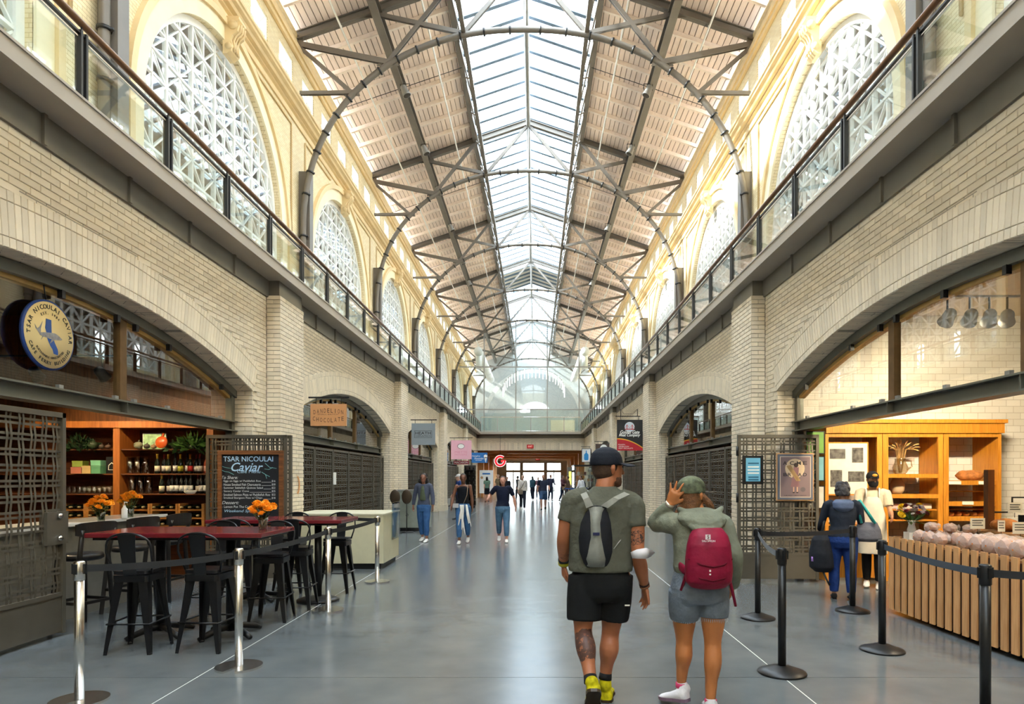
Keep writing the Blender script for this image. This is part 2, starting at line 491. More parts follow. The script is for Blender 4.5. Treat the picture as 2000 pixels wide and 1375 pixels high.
RT = (.012, .105, .405, .50)                       # rings of the arch: inner, soldier, outer
def near_bricks(sg, o):
    c = CB(0); rest = MB(); items = []
    rows = int(ZW / BH)
    for r in range(rows):
        z = ZW - (r + .5) * BH
        if z < ZS - .6: break
        off = (r % 2) * BL / 2
        y = c - B / 2 + .55 - BL + off
        ymax = T(0) - .55
        while y < ymax:
            a, b = max(y, c - B / 2 + .56), min(y + BL, ymax)
            y += BL
            l = b - a - JT
            if l < .05: continue
            m = (a + b) / 2; d = abs(m - c)
            if d < HC + .0 and z < arch_z(d): continue
            if sqrt((m - c) ** 2 + (z - AZ) ** 2) < AR + RT[3] + .01 and abs(m - c) < HC + .12: continue
            if d < HC and abs(d - HC) < l / 2 and z < ZS: continue
            if d - l / 2 < HC and z < ZS + .03: continue
            items.append((m, z, l))
    items.sort(key=lambda t: -t[0] if t[0] < 4.6 else abs(t[0] - 4.6))     # nearest to the camera and in view first
    vis = [t for t in items if t[0] > 4.7]
    oth = [t for t in items if t[0] <= 4.7]
    vis.sort(key=lambda t: t[0])
    for i, (m, z, l) in enumerate(vis):
        M = wallM(sg, m, z)
        if i < 296: place('brick', brick_me(l, BH - JT), M, o)
        else: brick_into(rest, l, BH - JT, M)
    for m, z, l in oth: brick_into(rest, l, BH - JT, wallM(sg, m, z))
    # arch rings: radial bricks
    a1 = math.asin(HC / AR) + .003
    n = 106
    for ri in range(3):
        r0, r1 = AR + RT[ri] - .012, AR + RT[ri + 1] - .012
        for i in range(n):
            th = -a1 + 2 * a1 * (i + .5) / n
            rm = (r0 + r1) / 2
            y = c + rm * sin(th); z = AZ + rm * cos(th)
            wd = 2 * a1 / n * rm - .006
            M = wallM(sg, y, z, XW - .006, sg * -th if False else 0) @ Matrix.Rotation(th * sg, 4, 'Y')
            h = r1 - r0 - .006
            if y > 4.9: place('voussoir', brick_me(wd, h), M, o)
            else: brick_into(rest, wd, h, M)
    # soffit: headers laid across the thickness of the arch
    sf = MB(); ns = 104
    for i in range(ns):
        th = -a1 + 2 * a1 * (i + .5) / ns; rr_ = AR - .001
        wd = 2 * a1 / ns * AR - .006
        for a, b in ((.004, .165), (.171, .328)):
            M = Matrix.Translation((sg * (XW + (a + b) / 2), c + rr_ * sin(th), AZ + rr_ * cos(th))) @ Matrix.Rotation(-th, 4, 'X') @ Matrix.Rotation(-pi / 2, 4, 'X')
            brick_into(sf, b - a, wd, M, .012)
    s = sf.build('soffit_bricks', M_BRICKI, o); s['kind'] = 'stuff'
    # jamb returns
    nj = int(2.94 / BH)
    for r in range(nj):
        z = ZS - (r + .5) * BH
        spl = (.21, .33) if r % 2 else (.09, .33)
        xs = [0, spl[0], .33] if r % 2 == 0 else [0, .24, .33]
        if r % 2 == 0: xs = [0, .12, .33]
        for a, b in zip(xs[:-1], xs[1:]):
            x = sg * (XW + (a + b) / 2)
            M = Matrix.Translation((x, c + HC - .012, z))
            M = M @ Matrix.Rotation(pi, 4, 'Z')
            if z > 2.1: place('jamb_brick', brick_me(b - a - JT, BH - JT), M, o)
            else: brick_into(rest, b - a - JT, BH - JT, M)
    s = rest.build('brick_field', M_BRICKI, o); s['kind'] = 'stuff'

def pil_bricks(sg, po, y0, y1):
    rest = MB()
    rows = int(4.60 / BH)
    for r in range(rows):
        z = 4.60 - (r + .5) * BH
        if z < .33: break
        # face towards the camera: one stretcher or two halves
        wdt = XW - XP
        cuts = [0, wdt] if r % 2 == 0 else [0, wdt / 2, wdt]
        for a, b in zip(cuts[:-1], cuts[1:]):
            M = Matrix.Translation((sg * (XP + (a + b) / 2), y0, z)) @ Matrix.Rotation(pi, 4, 'Z')
            if z > 2.0: place('brick', brick_me(b - a - JT * .5, BH - JT), M, po)
            else: brick_into(rest, b - a - JT * .5, BH - JT, M)
        off = BL / 2 if r % 2 else 0
        y = y0 - off
        while y < y1 - .01:
            a, b = max(y, y0), min(y + BL, y1); y += BL
            if b - a < .04: continue
            M = wallM(sg, (a + b) / 2, z, XP)
            if z > 2.0: place('brick', brick_me(b - a - JT, BH - JT), M, po)
            else: brick_into(rest, b - a - JT, BH - JT, M)
    s = rest.build('brick_courses', M_BRICKI, po); s['kind'] = 'stuff'

def far_voussoirs(sg, o):
    a1 = math.asin(HC / AR) + .003
    for j in range(1, 5):
        mb = MB(); c = CB(j); n = 106
        for ri in range(3):
            r0, r1 = AR + RT[ri] - .012, AR + RT[ri + 1] - .012
            for i in range(n):
                th = -a1 + 2 * a1 * (i + .5) / n; rm = (r0 + r1) / 2
                M = wallM(sg, c + rm * sin(th), AZ + rm * cos(th), XW - .008) @ Matrix.Rotation(th * sg, 4, 'Y')
                brick_into(mb, 2 * a1 / n * rm - .006, r1 - r0 - .006, M)
        s = mb.build('arch_ring', M_BRICKI, o); s['kind'] = 'stuff'

wall_left = arcade(-1, 'wall_left')
wall_right = arcade(1, 'wall_right')

# ---- balcony railings
def railing(sg, side):
    S = lambda x: sg * x
    r = empty('balcony_railing', (sg * XF, 20, ZSL1))
    tag(r, 'glass balustrade with dark posts and wooden handrail along the %s balcony' % side, 'railing')
    inv = Matrix.Translation((-sg * XF, -20, -ZSL1))
    x = sg * (XF + .02)
    step = B / 7
    def at(mb, n, m): 
        o = mb.build(n, m, r); o.location = (-sg * XF, -20, -ZSL1); return o
    hr = MB().tube([(x, YB0, 5.70), (x, YEND - .05, 5.70)], .035, 10); at(hr, 'handrail', M_RAILW)
    tr = MB().box(x - .02, x + .02, YB0, YEND, 5.585, 5.605); at(tr, 'top_rail', M_BLACKM)
    tr = MB().box(x - .012, x + .012, YB0, YEND, 5.545, 5.558); at(tr, 'lower_rail', M_CHROME)
    pm = MB()
    for d in (-.034, .034): pm.box(-.03, .03, d - .013, d + .013, .0, .60)
    pm.tube([(0, 0, .56), (0, 0, .66)], .009, 6)
    pme = pm.mesh('post', M_BLACKM)
    gm = MB().box(-.006, .006, .07, step - .07, .01, .53).mesh('glass_panel', M_GLASSR)
    ym = T(0) + .13 - step * 8
    n = int((YEND - ym) / step)
    for i in range(n + 1):
        y = ym + i * step
        link('post', pme, r, (.02 * sg, y - 20, 0))
        if i < n: link('glass_panel', gm, r, (.02 * sg, y - 20, 0))
railing(-1, 'left'); railing(1, 'right')
# ================================================================== upper walls, lattice windows, roof
HWN, ZCR = 3.38, 12.25                            # half width and crown of the arched windows
ZSP = ZCR - HWN                                   # springing
ZSILL = 6.1
ZROOF, SLOPE = 15.85, .342                        # roof line at w = 7.48
def zr(w): return ZROOF + (7.48 - w) * SLOPE
YR0, YR1 = -17.9, 84.0
CLZ0, CLZ1 = 13.72, 14.82                          # clerestory windows
CLS = B / 5

def lat_z(d):
    return ZSP + sqrt(max(0, HWN * HWN - d * d))

def upper_wall(sg, name):
    S = lambda x: sg * x
    w = MB()
    def fq(y0, y1, a0, a1, b0, b1, x=WU):
        q = [(S(x), y0, a0), (S(x), y1, a1), (S(x), y1, b1), (S(x), y0, b0)]
        w.quad(*(q if sg < 0 else q[::-1]))
    n = 32
    for j in range(-2, 8):
        c = CB(j); H = HWN + .12
        fq(c - B / 2, c - H, ZSL1, ZSL1, CLZ0, CLZ0); fq(c + H, c + B / 2, ZSL1, ZSL1, CLZ0, CLZ0)
        fq(c - H, c + H, ZSL1, ZSL1, ZSILL, ZSILL)
        for i in range(n):
            a = -H + 2 * H * i / n; b = -H + 2 * H * (i + 1) / n
            za, zb = ZSP + sqrt(max(0, H * H - a * a)), ZSP + sqrt(max(0, H * H - b * b))
            fq(c + a, c + b, za, zb, CLZ0, CLZ0)
            w.quad((S(WU), c + a, za), (S(WU + .45), c + a, za), (S(WU + .45), c + b, zb), (S(WU), c + b, zb))
        for e in (-H, H):
            w.quad((S(WU), c + e, ZSILL), (S(WU + .45), c + e, ZSILL), (S(WU + .45), c + e, ZSP), (S(WU), c + e, ZSP))
        w.quad((S(WU), c - H, ZSILL), (S(WU + .45), c - H, ZSILL), (S(WU + .45), c + H, ZSILL), (S(WU), c + H, ZSILL))
        # clerestory: piers between five small windows
        for i in range(5):
            m = c - B / 2 + (i + .5) * CLS
            fq(m - CLS / 2, m - .56, CLZ0, CLZ0, CLZ1, CLZ1); fq(m + .56, m + CLS / 2, CLZ0, CLZ0, CLZ1, CLZ1)
            for e in (-.56, .56):
                w.quad((S(WU), m + e, CLZ0), (S(WU + .3), m + e, CLZ0), (S(WU + .3), m + e, CLZ1), (S(WU), m + e, CLZ1))
            for z in (CLZ0, CLZ1):
                w.quad((S(WU), m - .56, z), (S(WU + .3), m - .56, z), (S(WU + .3), m + .56, z), (S(WU), m + .56, z))
        fq(c - B / 2, c + B / 2, CLZ1, CLZ1, 15.95, 15.95)
    o = w.build(name, M_BRICKU)
    tag(o, 'cream brick upper wall with arched windows on the %s side' % ('left' if sg < 0 else 'right'), 'wall', kind='structure')
    # cornice: a run of mouldings (profile in (projection, z))
    pr = [(0, 12.918), (0.05, 12.918), (0.07, 12.978), (0.05, 13.008), (0.05, 13.092), (0.12, 13.128), (0.12, 13.176), (0.22, 13.2), (0.26, 13.26), (0.34, 13.308), (0.36, 13.356), (0.4, 13.38), (0.4, 13.452), (0.3, 13.488), (0, 13.5)]
    cm = MB()
    vs = []; fs = []
    for y in (YR0, YR1):
        for p, z in pr: vs.append((S(WU - p), y, z))
    for i in range(len(pr) - 1): fs.append((i, i + 1, len(pr) + i + 1, len(pr) + i))
    cm.add(vs, fs); cm.build('cornice', M_STONE2, o)
    up = MB().box(min(S(WU - .10), S(WU)), max(S(WU - .10), S(WU)), YR0, YR1, 15.08, 15.22)
    up.box(min(S(WU - .16), S(WU)), max(S(WU - .16), S(WU)), YR0, YR1, 15.22, 15.40).build('eaves_moulding', M_STONE2, o)
    # archivolts, keystones, panels, posts
    def ring(r0, r1, proj, mt, nm, c):
        m = MB(); N = 40
        for i in range(N + 1):
            th = pi * i / N
            for r, p in ((r0, -.01), (r0, proj), (r1, proj), (r1, -.01)):
                m.v.append((S(WU - p), c + r * cos(th), ZSP + r * sin(th)))
        for i in range(N):
            for k in range(3):
                a = i * 4 + k; m.f.append([a, a + 1, a + 5, a + 4]); m.m.append(0); m.sm.append(False)
        for e in (1, -1):
            for ra, rb in ((r0, r1),):
                y0, y1 = sorted((c + e * ra, c + e * rb))
                m.box(min(S(WU - proj), S(WU + .01)), max(S(WU - proj), S(WU + .01)), y0, y1, ZSL1, ZSP)
        return m
    key = MB()
    for i, (yy, zz, d) in enumerate([(.30, .62, .42), (.24, .50, .38), (.16, .44, .26)]):
        pass
    # scroll keystone: outline in (projection, z), swept across its width
    out = [(0, -.30), (.10, -.30), (.20, -.22), (.24, -.08), (.20, .05), (.24, .16), (.36, .26), (.40, .40), (.34, .50), (.40, .55), (.40, .62), (0, .62)]
    M = Matrix(((sg * -1, 0, 0, 0), (0, 0, 1, -.2), (0, 1, 0, 0), (0, 0, 0, 1)))
    key.prism(out, .4, M)
    for yy in (-.21, .21):
        for cz, r in ((.40, .11), (-.12, .085)):
            key.tube([(S(-.26 if cz > 0 else -.15), yy - .02, cz), (S(-.26 if cz > 0 else -.15), yy + .02, cz)], r, 14)
    for q in (-.1, 0, .1):
        key.tube([(S(-.25), q, -.2), (S(-.25), q, -.05), (S(-.23), q, .06), (S(-.29), q, .2), (S(-.40), q, .3), (S(-.42), q, .45)], .03, 6)
    kme = key.mesh('keystone', M_STONE2)
    pme = MB()
    for j in range(-1, 8):
        c = CB(j)
        ring(HWN + .12, HWN + .50, .05, M_STONE, 'inner', c).build('archivolt', M_STONE, o)
        ring(HWN + .50, HWN + .66, .12, M_STONE, 'outer', c).build('archivolt_moulding', M_STONE2, o)
        link('keystone', kme, o, (S(WU), c, ZCR + .08))
        p = MB()
        for e in (-1, 1):      # spandrel panel frames
            ya = c + e * (HWN + 1.05)
            for k in range(2):
                r = HWN + 1.0 + k * .0
            pts = [(S(WU - .03), c + e * (B / 2 - .62), 9.2), (S(WU - .03), c + e * (B / 2 - .62), 12.72), (S(WU - .03), c + e * 1.6, 12.72)]
            p.tube(pts, .035, 4, cap=True)
        p.build('panel_moulding', M_STONE2, o)
    pst = MB().box(min(S(7.02), S(WU + .02)), max(S(7.02), S(WU + .02)), -.16, .16, ZSL1, 11.55).mesh('wall_post', M_STEEL)
    for k in range(-2, 8):
        link('wall_post', pst, o, (0, T(k) + .25, 0))
    return o
wall_upper_left = upper_wall(-1, 'wall_upper_left')
wall_upper_right = upper_wall(1, 'wall_upper_right')

# ---- lattice windows: verticals, horizontals, union-jack diagonals
def clip_seg(p, q):
    """part of the segment (d, z) inside the window opening"""
    def ins(a):
        return abs(a[0]) <= HWN and a[1] >= ZSILL and (a[1] <= ZSP or a[0] ** 2 + (a[1] - ZSP) ** 2 <= HWN ** 2)
    N = 400; pts = [(p[0] + (q[0] - p[0]) * i / N, p[1] + (q[1] - p[1]) * i / N) for i in range(N + 1)]
    k = [i for i in range(N + 1) if ins(pts[i])]
    return (pts[k[0]], pts[k[-1]]) if len(k) > 3 else None

G = 2 * HWN / 13
def lattice_parts():
    """list of (kind, p, q)"""
    out = []
    nz = int((ZCR - ZSILL) / G) + 1
    z0 = ZCR - .26 - (nz - 1) * G
    for i in range(1, 13):
        d = -HWN + i * G
        s = clip_seg((d, ZSILL), (d, ZCR)); 
        if s: out.append((1 if i % 2 else 0, *s))
    for j in range(nz):
        z = z0 + j * G
        s = clip_seg((-HWN, z), (HWN, z))
        if s: out.append((1 if j % 2 else 0, *s))
    L_ = 16
    for i in range(-26, 27, 2):
        for e in (1, -1):
            p = (-HWN + i * G + G, z0); 
            a = (p[0] - e * 20 * G, p[1] - 20 * G); b = (p[0] + e * 20 * G, p[1] + 20 * G)
            s = clip_seg(a, b)
            if s and (Vector(s[0]) - Vector(s[1])).length > .15: out.append((2, *s))
    return out, z0, nz
LAT, LZ0, LNZ = lattice_parts()
LATME = []
for k, p, q in LAT:
    w = (.060, .042, .036)[k]; dp = (.10, .07, .06)[k]
    m = MB().bar((0, p[0], p[1]), (0, q[0], q[1]), w, dp, up=(1, 0, 0))
    LATME.append(m.mesh('lattice_bar', M_WHITE))
fr = MB(); N = 40
rr = [(HWN - .05, -.07), (HWN - .05, .07), (HWN + .14, .07), (HWN + .14, -.07)]
path = [(HWN * 1.0, 'v')]
for i in range(N + 1):
    th = pi * i / N
    for r, x in rr: fr.v.append((x, r * cos(th), ZSP + r * sin(th)))
for i in range(N):
    for k in range(4):
        a = i * 4 + k; b = i * 4 + (k + 1) % 4; fr.f.append([a, b, b + 4, a + 4]); fr.m.append(0); fr.sm.append(False)
for e in (1, -1): fr.box(-.07, .07, min(e * rr[0][0], e * rr[2][0]), max(e * rr[0][0], e * rr[2][0]), ZSILL - .05, ZSP)
fr.box(-.07, .07, -HWN, HWN, ZSILL - .06, ZSILL + .08)
FRME = fr.mesh('window_frame', M_WHITE)
GLO = [(HWN * cos(pi * i / 32), ZSP + HWN * sin(pi * i / 32)) for i in range(33)] + [(-HWN, ZSILL), (HWN, ZSILL)]
gm = MB(); gm.add([(.02, a, b) for a, b in GLO], [tuple(range(len(GLO)))])
GLME = gm.mesh('glass', M_GLASS)
PANES = []
for i in range(13):
    for j in range(-1, LNZ):
        a, b = -HWN + i * G + .02, -HWN + (i + 1) * G - .02
        z0, z1 = max(ZSILL, LZ0 + j * G + .02), LZ0 + (j + 1) * G - .02
        if z1 - z0 < .05: continue
        m = max(abs(a), abs(b)); lim = lat_z(m) if m < HWN else ZSP
        top = min(z1, lim if lim > ZSP or z1 <= ZSP else ZSP)
        mi = min(abs(a), abs(b)); lim2 = lat_z(mi)
        if lim2 <= z0: continue
        za = min(z1, max(z0, lat_z(min(HWN, abs(a))) if abs(a) < HWN else ZSP)); zb = min(z1, max(z0, lat_z(abs(b)) if abs(b) < HWN else ZSP))
        if z1 <= ZSP: za = zb = z1
        if za - z0 < .02 and zb - z0 < .02: continue
        PANES.append(MB().quad((.02, a, z0), (.02, b, z0), (.02, b, zb), (.02, a, za)).mesh('pane', M_GLASS))
wn = 0
for sg in (-1, 1):
    for j in range(-1, 8):
        wn += 1
        w = empty('window_%d' % wn, (sg * (WU + .2), CB(j), 0))
        tag(w, '%s white lattice arched window on the %s upper wall' % (['nearest, half hidden', 'largest', 'second full', 'third full', 'fourth full', 'fifth full', 'sixth full', 'seventh full', 'farthest'][j + 1], 'left' if sg < 0 else 'right'), 'window', kind='structure')
        link('window_frame', FRME, w)
        if j <= 2:
            for me in LATME: link('lattice_bar', me, w)
        else:
            mb = MB()
            for k, p, q in LAT: mb.bar((0, p[0], p[1]), (0, q[0], q[1]), (.060, .042, .036)[k], (.10, .07, .06)[k], up=(1, 0, 0))
            link('lattice', mb.mesh('lattice', M_WHITE), w)
        if j in (0, 1):
            for me in PANES: link('pane', me, w)
        else:
            link('glass', GLME, w)
# small clerestory windows
cw = MB()
for a, b, c, d in ((-.56, .56, CLZ0, CLZ0 + .06), (-.56, .56, CLZ1 - .06, CLZ1), (-.56, -.5, CLZ0, CLZ1), (.5, .56, CLZ0, CLZ1)):
    cw.box(-.05, .05, a, b, c, d)
CWF = cw.mesh('window_frame', M_WHITE)
cw = MB()
zc = (CLZ0 + CLZ1) / 2
for p, q in (((-.5, CLZ0), (.5, CLZ1)), ((-.5, CLZ1), (.5, CLZ0)), ((0, CLZ0), (0, CLZ1)), ((-.5, zc), (.5, zc))):
    cw.bar((0, *p), (0, *q), .03, .05, up=(1, 0, 0))
CWM = cw.mesh('muntins', M_WHITE)
CWG = MB().quad((.01, -.5, CLZ0), (.01, .5, CLZ0), (.01, .5, CLZ1), (.01, -.5, CLZ1)).mesh('pane', M_GLASS)
for sg, wl in ((-1, wall_upper_left), (1, wall_upper_right)):
    for j in range(-1, 8):
        for i in range(5):
            m = CB(j) - B / 2 + (i + .5) * CLS
            f = link('clerestory_window', CWF, wl, (sg * (WU + .08), m, 0))
            link('muntins', CWM, f); link('pane', CWG, f)

# ---- roof deck
roof = MB()
for sg in (-1, 1):
    for a, b in ((2.52, 7.9),):
        roof.quad((sg * a, YR0, zr(a) + .28), (sg * b, YR0, zr(b) + .28), (sg * b, YR1, zr(b) + .28), (sg * a, YR1, zr(a) + .28))
        roof.quad((sg * a, YR0, zr(a) + .34), (sg * b, YR0, zr(b) + .34), (sg * b, YR1, zr(b) + .34), (sg * a, YR1, zr(a) + .34))
ceiling = roof.build('ceiling', mat('deck_joint', srgb(168, 146, 128), .9))
tag(ceiling, 'pale boarded timber ceiling on both slopes of the roof', 'ceiling', kind='structure')
nb = 26
bw = (7.5 - 2.52) / nb
ang = math.atan(SLOPE)
bme = MB().box(-bw / 2 + .007, bw / 2 - .007, 0, B, 0, .02)
bme = bme.mesh('board', M_DECK)
for sg in (-1, 1):
    for j in range(0, 3):
        for i in range(nb):
            w = 2.52 + (i + .5) * bw
            link('board', bme, ceiling, (sg * w, T(j) - B + .001, zr(w) + .24), (0, sg * ang, 0))
    mb = MB()
    for i in range(nb):
        w = 2.52 + (i + .5) * bw
        M = Matrix.Translation((sg * w, T(2), zr(w) + .24)) @ Matrix.Rotation(sg * ang, 4, 'Y')
        mb.box(-bw / 2 + .007, bw / 2 - .007, 0, YR1 - T(2), 0, .02, M=M)
        M = Matrix.Translation((sg * w, YR0, zr(w) + .24)) @ Matrix.Rotation(sg * ang, 4, 'Y')
        mb.box(-bw / 2 + .007, bw / 2 - .007, 0, T(-1) - YR0, 0, .02, M=M)
    s = mb.build('far_boards', M_DECK, ceiling); s['kind'] = 'stuff'
    L0 = (7.48 - 2.6) / cos(ang)
    rme = MB().box(0, L0, -.05, .05, -.15, 0).mesh('timber_rafter', M_DECKB)
    nr = 8
    for j in range(0, 8):
        for i in range(1, nr):
            y = T(j) - B + i * B / nr
            M = Matrix.Translation((sg * 2.6, y, zr(2.6) + .235))
            o = link('timber_rafter', rme, ceiling, (sg * 2.6, y, zr(2.6) + .235), (0, ang if sg > 0 else pi - ang, 0))
            if sg < 0: o.rotation_euler = (0, ang, pi)

# ---- steel trusses
def arch_pt(t):
    """superellipse rib: t in [-pi/2, pi/2]"""
    a, b, z0, n = 7.2, 6.56, 9.55, 2.2
    c, s = cos(t), sin(t)
    return (a * math.copysign(abs(s) ** (2 / n), s), z0 + b * abs(c) ** (2 / n))
def arch_at(w):
    a, b, z0, n = 7.2, 6.56, 9.55, 2.2
    return z0 + b * (1 - (abs(w) / a) ** n) ** (1 / n)
def truss_meshes():
    P = []
    pts = [(-7.2, 0, 5.4)] + [(arch_pt(-pi / 2 + pi * i / 60)[0], 0, arch_pt(-pi / 2 + pi * i / 60)[1]) for i in range(61)] + [(7.2, 0, 5.4)]
    P.append(('arch_rib', MB().tube(pts, .095, 10).mesh('arch_rib', M_STEEL)))
    for i in range(3, 58, 2):
        cl = MB()
        x, z = arch_pt(-pi / 2 + pi * i / 60); x2, z2 = arch_pt(-pi / 2 + pi * (i + .2) / 60)
        d = Vector((x2 - x, 0, z2 - z)).normalized() * .03
        cl.tube([(x - d.x, 0, z - d.z), (x + d.x, 0, z + d.z)], .125, 8)
        nrm = Vector((-d.z, 0, d.x)).normalized() * -.15
        cl.tube([(x, 0, z), (x + nrm.x, 0, z + nrm.z)], [.05, .03], 6)
        P.append(('bulb_clip', cl.mesh('bulb_clip', M_BLACKM)))
    for z in (6.5, 7.5, 8.5, 9.4):
        for e in (-1, 1):
            cl = MB().tube([(e * 7.2, 0, z - .03), (e * 7.2, 0, z + .03)], .125, 8); cl.tube([(e * 7.2, 0, z), (e * 7.04, 0, z)], [.05, .03], 6)
            P.append(('bulb_clip', cl.mesh('bulb_clip', M_BLACKM)))
    for e in (-1, 1):
        r = MB()
        a, b = Vector((e * 7.48, 0, ZROOF)), Vector((0, 0, zr(0)))
        r.bar(a, b, .05, .26, up=(0, 0, 1)); r.bar(a + Vector((0, 0, .12)), b + Vector((0, 0, .12)), .2, .025); r.bar(a - Vector((0, 0, .12)), b - Vector((0, 0, .12)), .2, .025)
        P.append(('rafter', r.mesh('rafter', M_STEEL)))
        def st(p, q, w=.13):
            m = MB()
            for d in (-.045, .045): m.bar((p[0], d, p[1]), (q[0], d, q[1]), .02, w)
            P.append(('strut', m.mesh('strut', M_STEEL)))
        A = (e * 4.45, arch_at(4.45) + .08); N1 = (e * 2.0, arch_at(2.0) + .05); Bq = (e * 5.62, arch_at(5.62) + .08)
        heel = (e * 7.45, ZROOF - .2)
        st(heel, A, .17); st(A, (e * 2.52, zr(2.52) - .1)); st((e * 4.85, zr(4.85) - .15), N1); st(heel, Bq, .11)
        st((e * 7.3, Bq[1] - .02), Bq, .11); st(N1, (0, zr(0) - .1)); st(N1, (e * 2.2, zr(2.2)), .12)
        for (c, sx, sz) in ((A, .36, .22), (N1, .3, .2), ((e * 4.85, zr(4.85) - .12), .4, .3), ((e * 7.4, ZROOF - .08), .22, .42), (Bq, .26, .2)):
            g = MB(); M = Matrix.Translation((c[0], 0, c[1]))
            o = [(-sx, -sz / 2), (sx, -sz / 2), (sx * .8, sz / 2), (-sx * .8, sz / 2)]
            g.prism(o, .03, M @ Matrix.Rotation(pi / 2, 4, 'X') @ Matrix.Translation((0, 0, -.015)))
            for bx in (-.6, -.2, .2, .6):
                for bz in (-.25, .25): g.tube([(c[0] + bx * sx, -.01, c[1] + bz * sz), (c[0] + bx * sx, -.035, c[1] + bz * sz)], .02, 5)
            P.append(('gusset_plate', g.mesh('gusset_plate', M_STEEL)))
    m = MB()
    for d in (-.04, .04): m.bar((0, d, arch_at(0)), (0, d, zr(0)), .05, .05)
    P.append(('king_post', m.mesh('king_post', M_STEELL)))
    return P
TP = truss_meshes()
ordn = ['nearest', 'second nearest', 'third nearest', 'fourth nearest', 'fifth nearest', 'sixth nearest', 'farthest']
for k in range(0, 8):
    t = empty('roof_truss', (0, T(k), ZSL1))
    nm = {0: 'steel roof truss with arched rib, only its leg visible at the top corners'}.get(k, '%s full steel arch truss spanning the hall' % ordn[k - 1])
    tag(t, nm, 'truss', 'steel roof trusses')
    for n, me in TP:
        link(n, me, t, (0, 0, -ZSL1))
# ---- longitudinal members
def run(name, label, cat, x, z, mbf):
    o = mbf().build(name, M_STEEL, None, (x, 0, z)); tag(o, label, cat); return o
for e, sd in ((-1, 'left'), (1, 'right')):
    m = MB(); 
    m.box(-.03, .03, YR0, YR1, -.18, .18); m.box(-.13, .13, YR0, YR1, .16, .19); m.box(-.13, .13, YR0, YR1, -.19, -.16)
    o = m.build('roof_purlin', M_STEEL, None, (e * 4.75, 0, zr(4.75) - .32)); o.parent = ceiling
    # lattice girder beside the skylight
    g = empty('lattice_girder', (e * 2.35, 20, arch_at(2.2)))
    g.parent = ceiling
    z0, z1 = arch_at(2.0) + .08, zr(2.52) + .0
    zo = arch_at(2.2)
    def ab(mb, n):
        q = mb.build(n, M_STEEL, g); q.location = (-e * 2.35, -20, -zo); return q
    ab(MB().box(e * 2.0 - .07, e * 2.0 + .07, YR0, YR1, z0 - .05, z0 + .05), 'bottom_chord')
    ab(MB().box(min(e * 2.42, e * 2.62), max(e * 2.42, e * 2.62), YR0, YR1, z1 - .1, z1 + .26), 'top_chord')
    lm = MB().bar((e * 2.0, 0, z0), (e * 2.5, B / 4, z1), .05, .05).mesh('lacing_bar', M_STEEL)
    lm2 = MB().bar((e * 2.0, B / 4, z0), (e * 2.5, 0, z1), .05, .05).mesh('lacing_bar', M_STEEL)
    for k in range(-4, 32):
        y = T(0) + k * B / 4
        if y > YR1 - 3: break
        for me in (lm, lm2): link('lacing_bar', me, g, (-e * 2.35, y - 20, -zo))
    for i, w in enumerate((5.95, 3.35)):
        p = MB().tube([(0, YR0, 0), (0, YR1, 0)], .032, 8)
        for k in range(-2, 7):
            for h in range(4):
                p.tube([(0, T(k) + h * B / 4, 0), (0, T(k) + h * B / 4, .5)], .012, 5)
        o = p.build('conduit_pipe', M_WHITE, None, (e * w, 0, zr(w) - .25))
        o.parent = ceiling
    rod = MB().tube([(e * 2.5, 0, zr(2.5) - .05), (e * 7.4, 0, zr(7.4) - .05)], .012, 5).mesh('tie_rod', M_BLACKM)
    for k in range(0, 4):
        o = link('tie_rod', rod, None, (0, T(k) + B * .42, -.05))
        o.parent = ceiling
m = MB().tube([(0, YR0, 0), (0, YR1, 0)], .10, 10)
o = m.build('ridge_tube', M_STEELL, None, (0, 0, zr(0) - .15)); o.parent = ceiling

# ---- skylight
sky = empty('window_skylight', (0, 20, zr(2.52)))
tag(sky, 'long glazed skylight along the ridge of the roof', 'skylight', kind='structure')
off = (0, -20, -zr(2.52))
NP = 10
pm = {}
for e in (-1, 1):
    pm[e] = MB().quad((e * 2.52, .03, zr(2.52) + .30), (e * .04, .03, zr(.04) + .30), (e * .04, B / NP - .03, zr(.04) + .30), (e * 2.52, B / NP - .03, zr(2.52) + .30)).mesh('pane', M_SKYG)
    pm[e, 'b'] = MB().bar((e * 2.55, 0, zr(2.55) + .26), (0, 0, zr(0) + .26), .17, .12).mesh('glazing_bar', M_SKYBAR)
    pm[e, 'w'] = MB().bar((e * 2.55, 0, zr(2.55) + .32), (0, 0, zr(0) + .32), B / NP, .03).mesh('white_panel', M_WHITE)
for e in (-1, 1):
    for j in range(-1, 8):
        for i in range(NP):
            y = T(j) + i * B / NP
            if y > YR1 - 1: continue
            link('glazing_bar', pm[e, 'b'], sky, (0, y - 20, off[2]))
            if 51.5 < y < 56.6:
                link('white_panel', pm[e, 'w'], sky, (0, y - 20 + B / NP / 2, off[2]))
            else:
                link('pane', pm[e], sky, (0, y - 20, off[2]))
    mb = MB()
    mb.quad((e * 2.52, YR0, zr(2.52) + .30), (0, YR0, zr(0) + .30), (0, T(-1), zr(0) + .30), (e * 2.52, T(-1), zr(2.52) + .30))
    q = mb.build('rear_glazing', M_SKYG, sky); q.location = off
